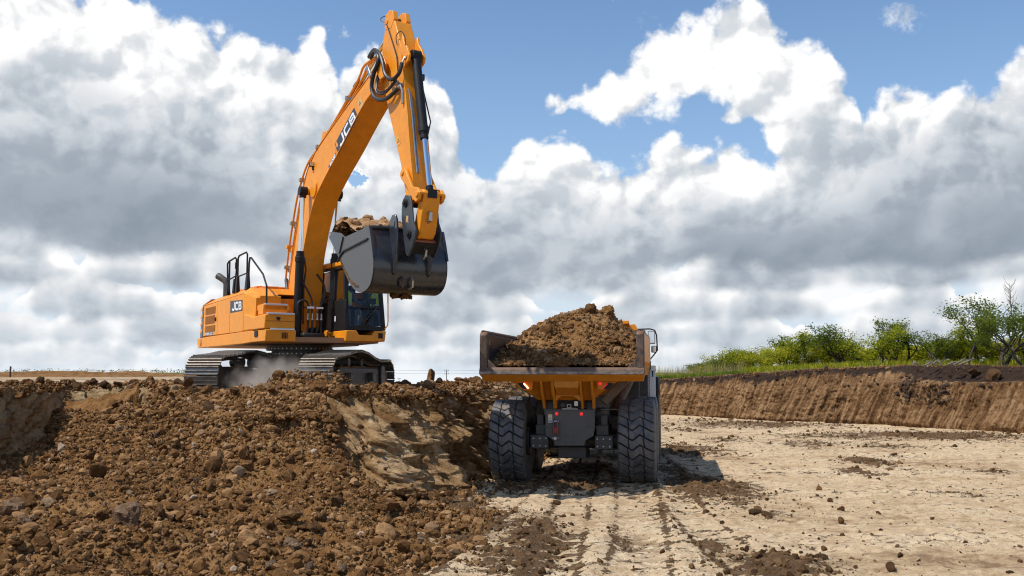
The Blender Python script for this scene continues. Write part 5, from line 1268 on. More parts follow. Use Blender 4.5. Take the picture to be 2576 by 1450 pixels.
# --- tyre with cut tread
def tyre_mesh():
    n, pitchn = 27 * 18, 27
    prof = []     # (x, r, tread coordinate or None)
    for u in np.linspace(-1, 1, 57): prof.append((0.345 * u, 0.915 - 0.012 * u * u, u))
    def side(s):
        return [(s * 0.365, 0.893, s * 1.06), (s * 0.380, 0.872, s * 1.12), (s * 0.388, 0.845, s * 1.18), (s * 0.392, 0.80, None), (s * 0.405, 0.72, None), (s * 0.40, 0.62, None), (s * 0.375, 0.52, None), (s * 0.345, 0.45, None), (s * 0.34, 0.38, None), (s * 0.30, 0.36, None)]
    prof = side(-1)[::-1] + prof + side(1)
    th = np.linspace(0, 2 * np.pi, n, endpoint=False); pu = np.array([p[2] if p[2] is not None else 9 for p in prof]); px = np.array([p[0] for p in prof]); pr = np.array([p[1] for p in prof])
    TH, U = np.meshgrid(th, pu, indexing='ij')
    zig = np.interp(U, [-1.25, -1.0, -0.23, 0.21, 1.0, 1.25], [-0.015, 0.0, 0.155, 0.035, 0.175, 0.165])
    arc = TH * 0.915
    pt = 2 * np.pi * 0.915 / pitchn
    ph = ((arc - zig) / pt) % 1.0; dcut = np.minimum(ph, 1 - ph) * pt
    wob = 0.02 * np.sin(TH * 31)
    gr = 1 - sst(dcut, 0.009, 0.017)
    blk = np.floor((arc - zig) / pt)
    for c0 in (-0.47, 0.46):
        cc = c0 + (ph - 0.5) * 0.08 + 0.02 * np.sin(blk * 2.3)
        gr = np.maximum(gr, (1 - sst(np.abs(U - cc), 0.022, 0.045)) * 0.75)
    tread = (np.abs(U) < 1.3)
    fadeu = np.where(np.abs(U) < 1.0, 1.0, 0.8)
    gr = gr * tread * fadeu
    wear = 0.003 * np.sin(blk * 1.7 + U * 2)
    RR = pr[None, :] - 0.036 * gr + wear * tread * (1 - gr)
    X = px[None, :] * np.ones_like(RR) - np.sign(px)[None, :] * 0.012 * gr * (np.abs(U) > 1.0)
    Yc = RR * np.cos(TH); Zc = RR * np.sin(TH)
    V_ = np.stack([X, Yc, Zc], -1).reshape(-1, 3); m = len(prof)
    i = np.arange(n * (m - 1)); a = i // (m - 1); b = i % (m - 1); a2 = (a + 1) % n
    F_ = np.stack([a * m + b, a * m + b + 1, a2 * m + b + 1, a2 * m + b], 1)
    o = mesh_np('tyre', V_, F_, MT['tyre'], attrs={'groove': gr.ravel()}, sharp=R(32))
    return o
ty0 = tyre_mesh()
mb = MB()
mb.lathe([(-0.33, 0.30), (-0.34, 0.39), (-0.31, 0.40), (-0.26, 0.34), (0.18, 0.33), (0.26, 0.34), (0.31, 0.40), (0.34, 0.39), (0.33, 0.36)], 32)
mb.lathe([(0.10, 0.33), (0.16, 0.24), (0.30, 0.20), (0.33, 0.10), (0.33, 0.0)], 28); mb.lathe([(0.08, 0.33), (0.08, 0.0)], 28)
rim0 = mb.build('rim', MT['chassis'])
mb = MB()
for k in range(12): a = 2 * math.pi * k / 12; mb.cyl((0.15, 0.27 * math.cos(a), 0.27 * math.sin(a)), (0.20, 0.27 * math.cos(a), 0.27 * math.sin(a)), 0.02, 6)
for v in mb.v: pass
first = True
for (ax, xs_) in ((0.0, 1.40), (1.95, 1.42), (6.15, 1.42)):
    for sx in (-1, 1):
        we = empty('wheel'); we.parent = TRK
        we.location = (sx * xs_, ax, 0.905 + local_floor(sx * xs_, ax) - 0.0)
        we.rotation_euler = (random.uniform(0, 6) if ax else (0.1 if sx > 0 else 0.02), 0, 0)
        for src in (ty0, rim0):
            c = src if first else linked(src)
            c.parent = we
            if sx < 0 and src is rim0: c.scale = (-1, 1, 1)
        first = False
# --- axles and rear frame
for ay in (0.0, 1.95, 6.15):
    mb = MB(); mb.cyl((-1.1, ay, 0.90), (1.1, ay, 0.90), 0.16, 20); mb.lathe([(-0.35, 0.0), (-0.32, 0.16), (-0.15, 0.26), (0.15, 0.26), (0.32, 0.16), (0.35, 0)], 20, (0, ay, 0.88))
    for sx in (-1, 1): mb.cyl((sx * 0.98, ay, 0.9), (sx * 1.12, ay, 0.9), 0.32, 20)
    mb.build('axle', MT['under'], TRK)
mb = MB()
for sx in (-1, 1):
    mb.span((sx * 0.36, -0.62, 1.15), (sx * 0.50, 4.2, 1.50)); mb.span((sx * 0.50, -0.60, 0.76), (sx * 0.90, -0.50, 1.06)); mb.span((sx * 0.52, -0.5, 1.05), (sx * 0.80, 0.3, 1.28))
    mb.prism([(-0.45, 1.5), (-0.2, 1.5), (0.1, 1.05), (-0.45, 1.05)], sx * 0.62, sx * 0.78); mb.prism([(-0.5, 1.0), (2.4, 1.0), (2.2, 1.25), (-0.3, 1.25)], sx * 0.55, sx * 0.72)
mb.span((-0.3, 3.8, 0.9), (0.3, 5.6, 1.5)); mb.span((-0.45, 0.2, 1.2), (0.45, 3.8, 1.35)); mb.prism([(-0.4, 0.55), (0.55, 0.55), (0.5, 0.8), (-0.4, 0.8)], -0.32, 0.30)
mb.build('rear_frame', MT['under'], TRK, 0.02)
for sx in (-1, 1):
    for (a, b) in ((0.56, 0.99), (0.69, 0.99), (0.83, 0.99), (0.56, 0.83), (0.69, 0.83), (0.83, 0.83)):
        mb = MB(); mb.cyl((sx * a, -0.60, b), (sx * a, -0.625, b), 0.017, 6); mb.build('bolt', MT['bolt'], TRK)
mb = MB(); pp_ = [(-0.55, 1.61), (0.52, 1.61), (0.52, 1.26), (0.49, 1.06), (0.42, 1.02), (0.32, 0.96), (0.30, 0.85), (-0.36, 0.84), (-0.37, 0.95), (-0.47, 1.02), (-0.55, 1.07)]
mb.prism(pp_, -0.76, -0.66, 'y'); rp = mb.build('rear_plate', MT['chassis'], TRK, 0.012)
mb = MB(); mb.span((-0.57, -0.785, 1.60), (0.54, -0.64, 1.625)); mb.span((-0.57, -0.78, 1.245), (-0.38, -0.76, 1.262)); mb.span((0.34, -0.78, 1.245), (0.54, -0.76, 1.262))
mb.span((0.36, -0.775, 1.26), (0.375, -0.76, 1.60)); mb.span((-0.39, -0.775, 1.26), (-0.375, -0.76, 1.60)); mb.span((0.49, -0.772, 1.26), (0.52, -0.70, 1.6)); mb.build('plate_rib', MT['chassis'], rp, 0.003)
for a in (-0.30, 0.235):
    mb = MB(); mb.cyl((a, -0.762, 1.53), (a, -0.775, 1.53), 0.036, 24); mb.build('reflector', MT['reflector'], rp)
for a in (-0.12, 0.065):
    for b in (1.04, 0.92): mb = MB(); mb.cyl((a, -0.755, b), (a, -0.7625, b), 0.013, 10); mb.build('hole', MT['dark'], rp)
MT['sticker'] = simple('white_sticker', (0.6, 0.6, 0.56), 0.5, 0, 0, 0.05)
wd = decal('', [(-0.485, -0.762, 1.335), (-0.395, -0.762, 1.335), (-0.395, -0.762, 1.52), (-0.485, -0.762, 1.52)], (0, -1, 0), MT['sticker'], None, rp, name='warning_sticker')
mb = MB(); mb.add([(-0.475, -0.768, 1.41), (-0.405, -0.768, 1.41), (-0.44, -0.768, 1.475)], [(0, 1, 2)]); mb.add([(-0.48, -0.768, 1.495), (-0.40, -0.768, 1.495), (-0.40, -0.768, 1.515), (-0.48, -0.768, 1.515)], [(0, 1, 2, 3)]); mb.build('warning_triangle', MT['amber'], wd, smooth=False)
mb = MB()
for k in range(3): mb.add([(-0.475, -0.768, 1.350 + k * 0.016), (-0.41, -0.768, 1.350 + k * 0.016), (-0.41, -0.768, 1.356 + k * 0.016), (-0.475, -0.768, 1.356 + k * 0.016)], [(0, 1, 2, 3)])
mb.build('print_line', MT['ink'], wd, smooth=False)
br = empty('tow_bar'); br.parent = TRK
for a in (-0.372, -0.285):
    mb = MB(); mb.span((a, -0.86, 0.98), (a + 0.022, -0.80, 1.40)); mb.build('bar', MT['red'], br, 0.006)
mb = MB(); mb.span((-0.35, -0.84, 1.12), (-0.285, -0.80, 1.25)); mb.build('web', MT['red'], br, 0.004)
for b in (1.01, 1.37): mb = MB(); mb.cyl((-0.395, -0.83, b), (-0.245, -0.83, b), 0.02, 10); mb.build('pin', MT['bolt'], br)
mb = MB(); mb.cyl((-0.322, -0.76, 1.01), (-0.322, -0.88, 1.01), 0.035, 12); mb.build('pin', MT['bolt'], br)
# pivot ears, camera, lamp
for sx in (-1, 1):
    mb = MB(); mb.prism([(-0.72, 1.62), (-0.30, 1.62), (-0.36, 1.78), (-0.50, 1.84), (-0.64, 1.80)], sx * 0.44 - 0.10, sx * 0.44 + 0.08); mb.build('hinge_block', MT['grey'], TRK, 0.02)
mb = MB(); mb.span((-0.18, -0.78, 1.626), (0.16, -0.70, 1.645)); mb.build('bracket', MT['steel'], TRK, 0.003)
mb = MB(); mb.span((-0.08, -0.78, 1.65), (0.02, -0.70, 1.74)); cm = mb.build('camera_box', MT['steel'], TRK, 0.008)
mb = MB(); mb.span((-0.062, -0.785, 1.665), (0.004, -0.78, 1.725)); mb.build('camera_lens', MT['dark'], cm)
mb = MB(); mb.span((0.075, -0.78, 1.69), (0.175, -0.70, 1.81)); lp = mb.build('work_lamp', MT['dark'], TRK, 0.008)
mb = MB(); mb.span((0.085, -0.786, 1.70), (0.165, -0.78, 1.80)); mb.build('lens', MT['lens'], lp)
mb = MB(); mb.cyl((-0.20, -0.72, 1.68), (-0.16, -0.80, 1.72), 0.05, 14); mb.build('horn', MT['grey'], TRK)

# --- dump bed
bed = empty('dump_bed'); bed.parent = TRK; bed.location = (-0.12, 0, 0)
MT['steel_worn'] = simple('scraped_steel', (0.085, 0.068, 0.060), 0.45, 0.3, 0, 0.6, 0.75, (0.27, 0.125, 0.045), 7)
MT['bed_inner'] = simple('bed_inner_steel', (0.060, 0.062, 0.068), 0.38, 0.5, 0, 0.3, 0.35, (0.15, 0.10, 0.06), 3)
MT['lip_steel'] = simple('polished_lip_steel', (0.26, 0.23, 0.21), 0.45, 0.4, 0, 0.7, 0.6, (0.17, 0.10, 0.05), 9)
L0, L1, HW = -1.45, 4.1, 1.71
mb = MB()     # floor and side walls, tapering inwards below
for sx in (-1, 1):
    mb.prism([(sx * 1.70, 2.50), (sx * 1.66, 3.24), (sx * 1.60, 3.24), (sx * 1.62, 2.62), (sx * 1.44, 2.50)], L0 + 0.02, L1, 'y')
mb.span((-1.60, L0 + 0.05, 2.40), (1.60, L1, 2.50)); mb.prism([(L1 - 0.1, 2.4), (L1, 2.4), (L1 + 0.35, 3.55), (L1 + 0.25, 3.55)], -1.6, 1.6)
mb.build('bed_lining', MT['bed_inner'], bed, 0.012)
for sx in (-1, 1):
    mb = MB(); mb.prism([(L0, 2.52), (L0, 3.25), (L1, 3.30), (L1, 2.70), (3.3, 2.66), (L0 + 0.3, 2.64)], sx * 1.70, sx * 1.73); sp = mb.build('side_panel', MT['yellow_worn'] if sx < 0 else MT['yellow'], bed, 0.008)
    for k in range(6):
        yy = L0 + 0.35 + k * 0.9; mb = MB(); mb.prism([(sx * 1.70, 2.66), (sx * 1.74, 2.66), (sx * 1.66, 2.36), (sx * 1.45, 2.30), (sx * 1.40, 2.38)], yy, yy + 0.28, 'y'); mb.build('side_rib', MT['yellow'], sp, 0.008)
    mb = MB(); mb.prism([(2.44, L0 - 0.05), (3.22, L0 - 0.05), (3.28, L0 + 0.02), (3.28, L0 + 0.14), (2.44, L0 + 0.14)], sx * 1.565, sx * 1.735, 'x')
    mb.v = [Vector((v.x, v.z, v.y)) for v in mb.v]; mb.build('corner_post', MT['steel_worn'], bed, 0.03)
    mb = MB(); mb.prism([(sx * 1.56, 2.70), (sx * 1.56, 2.50), (sx * 1.36, 2.50)], L0 - 0.03, L0 + 0.12, 'y'); mb.build('gusset', MT['steel_worn'], bed, 0.01)
    mb = MB(); mb.tube([(sx * 1.68, L0 + .05, 3.275), (sx * 1.68, L1, 3.31)], 0.045, 8); mb.build('top_rail', MT['steel_worn'], bed)
mb = MB(); mb.cyl((-1.598, -1.10, 3.06), (-1.590, -1.10, 3.06), 0.055, 18); mb.build('lifting_hole', MT['yellow_worn'], bed)
mb = MB(); mb.prism([(L0 - 0.04, 2.525), (L0 + 0.1, 2.525), (L0 + 0.1, 2.38), (L0 - 0.09, 2.38), (L0 - 0.09, 2.45)], -1.735, 1.735); tl = mb.build('tail_lip', MT['steel_worn'], bed, 0.012)
mb = MB(); mb.prism([(L0 - 0.1, 2.44), (L0 - 0.095, 2.38), (L0 - 0.07, 2.37), (L0 - 0.085, 2.42)], -1.72, 1.72); mb.build('worn_edge', MT['lip_steel'], tl, 0.004)
mb = MB(); mb.add([(-1.735, L0 - 0.085, 2.378), (1.735, L0 - 0.085, 2.378), (1.70, L0 + 0.10, 2.235), (-1.64, L0 + 0.10, 2.225), (-1.735, L0 + 0.3, 2.378), (1.735, L0 + 0.3, 2.378), (1.70, L0 + 0.3, 2.235), (-1.64, L0 + 0.3, 2.225)],
       [(0, 1, 2, 3), (0, 4, 5, 1), (1, 5, 6, 2), (2, 6, 7, 3), (3, 7, 4, 0), (4, 7, 6, 5)]); mb.build('tail_beam', W_, bed, 0.01)
mb = MB(); mb.add([(-1.30, L0 + 0.2, 2.39), (1.30, L0 + 0.2, 2.39), (0.60, L0 + 0.75, 1.82), (-0.60, L0 + 0.75, 1.82), (-1.30, L1 - 0.3, 2.39), (1.30, L1 - 0.3, 2.39), (0.60, L1 - 0.3, 1.85), (-0.60, L1 - 0.3, 1.85)],
       [(0, 1, 2, 3), (4, 7, 6, 5), (0, 3, 7, 4), (1, 5, 6, 2), (3, 2, 6, 7)]); mb.build('bed_underside', W_, bed, 0.01)
for (a0, a1, sgn) in ((-0.47, -0.42, 1), (-0.24, -0.17, 1), (0.36, 0.41, -1), (0.60, 0.65, -1)):
    mb = MB(); mb.prism([(L0 + 0.04, 2.38), (L0 + 0.22, 2.00), (L0 + 0.45, 1.86), (L0 + 0.62, 1.64), (L0 + 0.86, 1.64), (L0 + 0.95, 1.9), (L0 + 0.9, 2.38)], a0, a1); mb.build('hinge_leg', W_, bed, 0.012)
mb = MB(); mb.prism([(-0.17, 2.26), (0.36, 2.26), (0.36, 1.80), (0.28, 1.86), (0.20, 1.915), (-0.04, 1.915), (-0.12, 1.86), (-0.17, 1.80)], L0 + 0.45, L0 + 0.50, 'y'); mb.build('cross_plate', W_, bed, 0.008)
mb = MB(); mb.prism([(-0.17, 2.24), (0.36, 2.24), (0.34, 2.10), (-0.15, 2.10)], L0 + 0.1, L0 + 0.45, 'y', prof2=[(-0.17, 2.05), (0.36, 2.05), (0.34, 1.93), (-0.15, 1.93)]); mb.build('cross_plate', W_, bed, 0.01)
for sx, q in ((-1, [(-1.10, 2.235), (-0.62, 2.235), (-0.66, 2.04), (-0.74, 2.03), (-0.90, 2.06)]), (1, [(0.70, 2.235), (1.16, 2.235), (0.90, 2.07), (0.80, 2.05), (0.74, 2.07)])):
    mb = MB(); mb.prism(q, L0 + 0.30, L0 + 0.60, 'y'); hs = mb.build('light_housing', W_, bed, 0.012)
    s = 1 if sx < 0 else -1
    c0 = Vector((-0.82, 0, 2.17)) if sx < 0 else Vector((0.93, 0, 2.17))
    mb = MB(); d_ = Vector((s * 0.075, 0, -0.08)); n_ = Vector((-0.03 * s, 0, -0.02))
    cs = [c0 + Vector((-s * 0.16, 0, 0.02)), c0 + Vector((-s * 0.0, 0, 0.03)), c0 + Vector((s * 0.09, 0, -0.10)), c0 + Vector((-s * 0.05, 0, -0.10))]
    mb.add([(c.x, L0 + 0.296, c.z) for c in cs], [(0, 1, 2, 3)]); mb.build('lens_panel', MT['dark'], hs, smooth=False)
    for k in range(4):
        p = c0 + Vector((s * (-0.005 + 0.025 * k), 0, 0.005 - 0.028 * k)); mb = MB()
        mb.cyl((p.x, L0 + 0.293, p.z), (p.x, L0 + 0.282, p.z), 0.013, 12); mb.build('led', MT['lamp_hot'] if sx < 0 else MT['reflector'], hs)
        if sx < 0:
            mb = MB(); mb.cyl((p.x, L0 + 0.2945, p.z), (p.x, L0 + 0.290, p.z), 0.021, 14); mb.build('led_ring', MT['lamp_red'], hs)
mb = MB(); mb.cyl((0.79, L0 + 0.30, 2.185), (0.79, L0 + 0.285, 2.185), 0.035, 20); mb.build('reflector', MT['reflector'], bed)
mb = MB(); mb.box((0, 0, 0), (0.20, 0.16, 0.72)); du = mb.build('hoist_ram', MT['steel_worn'], TRK, 0.02, Matrix.Translation((0.95, -0.55, 2.03)) @ Matrix.Rotation(R(43), 4, 'Y'))
mb = MB(); mb.cyl((0.86, 0.4, 1.5), (1.30, 1.2, 2.5), 0.11, 18); mb.build('hoist_cylinder', MT['steel_worn'], TRK)
mb = MB(); mb.box((0.68, -0.5, 1.80), (0.30, 0.06, 0.26)); mb.box((0.93, -0.5, 1.62), (0.6, 0.05, 0.02)); mb.build('bracket', MT['under'], TRK)
mb = MB(); mb.prism([(L1 + 0.28, 3.2), (L1 + 0.36, 3.2), (L1 + 0.42, 3.70), (L1 - 0.15, 3.78), (L1 - 0.15, 3.72), (L1 + 0.34, 3.66)], -1.25, 1.18); mb.span((-1.25, L1 - 0.16, 3.70), (1.18, L1 - 0.10, 3.79)); mb.add([(1.18, L1 + 0.36, 3.70), (1.18, L1 + 0.36, 3.3), (1.52, L1 + 0.36, 3.35), (1.32, L1 + 0.36, 3.72)], [(0, 1, 2, 3)]); mb.build('spill_guard', MT['yellow'], bed, 0.012)
# --- tractor unit in front of the bed
cabt = empty('cab'); cabt.parent = TRK
mb = MB(); mb.prism([(5.2, 1.75), (7.0, 1.75), (6.9, 2.6), (6.6, 3.35), (5.25, 3.40)], -0.75, 0.75); mb.build('cab_shell', MT['yellow'], cabt, 0.05)
mb = MB(); mb.add([(-0.6, 5.19, 2.5), (0.6, 5.19, 2.5), (0.6, 5.21, 3.2), (-0.6, 5.21, 3.2)], [(0, 1, 2, 3)]); mb.build('rear_window', MT['dark'], cabt, smooth=False)
mb = MB(); mb.prism([(6.9, 1.2), (8.6, 1.2), (8.7, 1.9), (8.3, 2.25), (6.9, 2.5)], -1.0, 1.0); mb.build('hood', MT['yellow'], TRK, 0.08)
mb = MB(); mb.span((-1.3, 4.6, 1.2), (1.3, 5.1, 2.2)); mb.span((0.8, 4.9, 1.6), (1.60, 5.3, 2.75)); mb.span((-1.60, 4.9, 1.6), (-0.8, 5.3, 2.75)); mb.span((-1.1, 4.6, 0.9), (1.1, 8.3, 1.3)); mb.build('front_frame', MT['under'], TRK, 0.03)
for sx in (-1, 1):
    mb = MB(); mb.prism([(5.0, 1.15), (5.0, 2.0), (5.35, 2.30), (7.0, 2.30), (7.5, 1.9), (7.5, 1.5), (7.35, 1.5), (7.2, 1.85), (6.9, 2.12), (5.5, 2.12), (5.2, 1.9), (5.15, 1.15)], sx * 1.05, sx * 1.80); mb.build('mudguard', MT['dark'], TRK, 0.04)
    mb = MB(); mb.prism([(4.9, 1.3), (4.98, 1.3), (4.98, 2.45), (4.9, 2.5)], sx * 1.50, sx * 1.72); mb.build('guard_edge', MT['step'], TRK, 0.01)
    mr = empty('mirror'); mr.parent = TRK
    mb = MB(); mb.tube([(sx * 0.75, 6.5, 3.66), (sx * 1.55, 6.5, 3.68), (sx * 1.69, 6.5, 3.64), (sx * 1.74, 6.5, 3.50), (sx * 1.76, 6.5, 3.06), (sx * 1.70, 6.5, 2.98), (sx * 1.55, 6.5, 2.80)], 0.02, 8); mb.build('mirror_arm', MT['dark'], mr)
    mb = MB(); mb.span((sx * 1.49, 6.46, 3.24), (sx * 1.70, 6.54, 3.62)); mb.span((sx * 1.58, 6.46, 2.99), (sx * 1.74, 6.54, 3.19)); mb.build('mirror_shell', MT['dark'], mr, 0.025)
    mb = MB(); mb.add([(sx * 1.51, 6.455, 3.26), (sx * 1.68, 6.455, 3.26), (sx * 1.68, 6.455, 3.60), (sx * 1.51, 6.455, 3.60)], [(0, 1, 2, 3)]); mb.add([(sx * 1.60, 6.455, 3.01), (sx * 1.72, 6.455, 3.01), (sx * 1.72, 6.455, 3.17), (sx * 1.60, 6.455, 3.17)], [(0, 1, 2, 3)]); mb.build('mirror_glass', MT['chrome'], mr, smooth=False)
    mb = MB(); mb.span((sx * 1.62, 4.2, 2.45), (sx * 1.74, 4.3, 2.60)); mb.cyl((sx * 1.66, 4.25, 2.3), (sx * 1.66, 4.25, 2.46), 0.02, 8); ml = mb.build('marker_lamp', MT['dark'], TRK, 0.01)
    mb = MB(); mb.span((sx * 1.63, 4.19, 2.46), (sx * 1.73, 4.2, 2.59)); mb.build('lens', MT['lens'], ml)
mb = MB(); mb.cyl((0.5, 6.0, 3.3), (0.5, 6.0, 4.35), 0.008, 5); mb.build('aerial', MT['dark'], TRK)

# ================================================================== rocks and clods
def rock_mesh(name, seed, planes=11, sub=2, rough=0.05, squash=(1, 1, 0.8), pointy=0.0, sharp=28):
    r = np.random.default_rng(seed)
    bm = bmesh.new(); bmesh.ops.create_icosphere(bm, subdivisions=sub, radius=1.0)
    v = np.array([x.co[:] for x in bm.verts]); v /= np.linalg.norm(v, axis=1)[:, None]
    N = r.normal(size=(planes, 3)); N /= np.linalg.norm(N, axis=1)[:, None]; d = r.uniform(0.55, 1.0, planes)
    dots = v @ N.T; rad = np.full(len(v), 1.15)
    for k in range(planes):
        q = np.where(dots[:, k] > 0.05, d[k] / np.maximum(dots[:, k], 0.05), 9); rad = np.minimum(rad, q)
    nz = fbm(v[:, 0] * 2.2 + 7 * seed, v[:, 1] * 2.2 + v[:, 2] * 1.7, seed, 4, 0.6)
    rad = rad * (1 + rough * nz * 2.2) + r.normal(size=len(v)) * rough * 0.35
    v = v * rad[:, None] * np.array(squash)[None, :]
    v /= (np.abs(v[:, :2]).max())
    for x, c in zip(bm.verts, v): x.co = c
    me = bpy.data.meshes.new(name); bm.to_mesh(me); bm.free()
    me.polygons.foreach_set('use_smooth', [True] * len(me.polygons)); me.set_sharp_from_angle(angle=R(sharp))
    return me
SQ = [(1, .85, .75), (1, .9, .9), (1, .7, .6), (.9, 1, .85), (1, .8, .55), (1, 1, 1), (1, .75, .85), (1, .9, .7), (1, .65, .7), (.95, .9, .8), (1, .8, .95), (1, .9, .5)]
ROCK = [rock_mesh('rock', 11 + k, 9 + k % 6, 3, 0.045 + 0.02 * (k % 3), SQ[k]) for k in range(12)]
for me in ROCK: me.materials.append(MT['clod'])
STONE = [rock_mesh('rock', 51 + k, 12, 3, 0.07, SQ[k]) for k in range(4)]
for me in STONE: me.materials.append(MT['stone'])
DARKR = [rock_mesh('rock', 71 + k, 10, 2, 0.08, SQ[k]) for k in range(5)]
for me in DARKR: me.materials.append(MT['clod_dark'])

def march(u, v):
    """first visible ground point inside the pit along a noted direction"""
    ys_ = np.linspace(8.5, 56, 900); a, b = (u - 1288) / FP, (725 - v) / FP
    d = (a, math.cos(PT) - b * math.sin(PT), math.sin(PT) + b * math.cos(PT)); k = ys_ / d[1]
    X_ = d[0] * k; Z_ = EYE + d[2] * k; g = top_z(X_, ys_); i = np.argmax(Z_ < g)
    return X_[i], ys_[i], g[i]
NR = [0]
ROWS = []      # stones whose label is made from what they lie beside: object, where it shows, group words
def seen(p):
    z = p[2] - EYE; dp = p[1] * math.cos(PT) + z * math.sin(PT); up = z * math.cos(PT) - p[1] * math.sin(PT)
    return 1288 + FP * p[0] / dp, 725 - FP * up / dp
def rock(x, y, z, s, me=None, sc_=(1, 1, 1), rz=None, sink=0.25, tilt=0.3, label='', cat='rock', group=None, name='rock'):
    r = random.Random(NR[0] * 7 + 3); NR[0] += 1
    if me is None: me = ROCK[r.randrange(12)]
    o = bpy.data.objects.new(name, me); COL.objects.link(o)
    o.location = (x, y, z + s * sc_[2] * (0.62 - sink)); o.scale = (s * sc_[0], s * sc_[1], s * sc_[2])
    o.rotation_euler = (r.uniform(-tilt, tilt), r.uniform(-tilt, tilt), r.uniform(0, 6.28) if rz is None else rz)
    tag(o, label, cat, group)
    if group: ROWS.append((o, seen((x, y, z)), s / y * FP * 2, group))
    return o
def rock_px(u, v, wpx, Y=None, **k):
    x, y, z = march(u, v + wpx * 0.2) if Y is None else at_y(u, v + wpx * 0.25, Y)
    return rock(x, y, z, wpx * 0.5 / FP * y, **k)
G1 = None
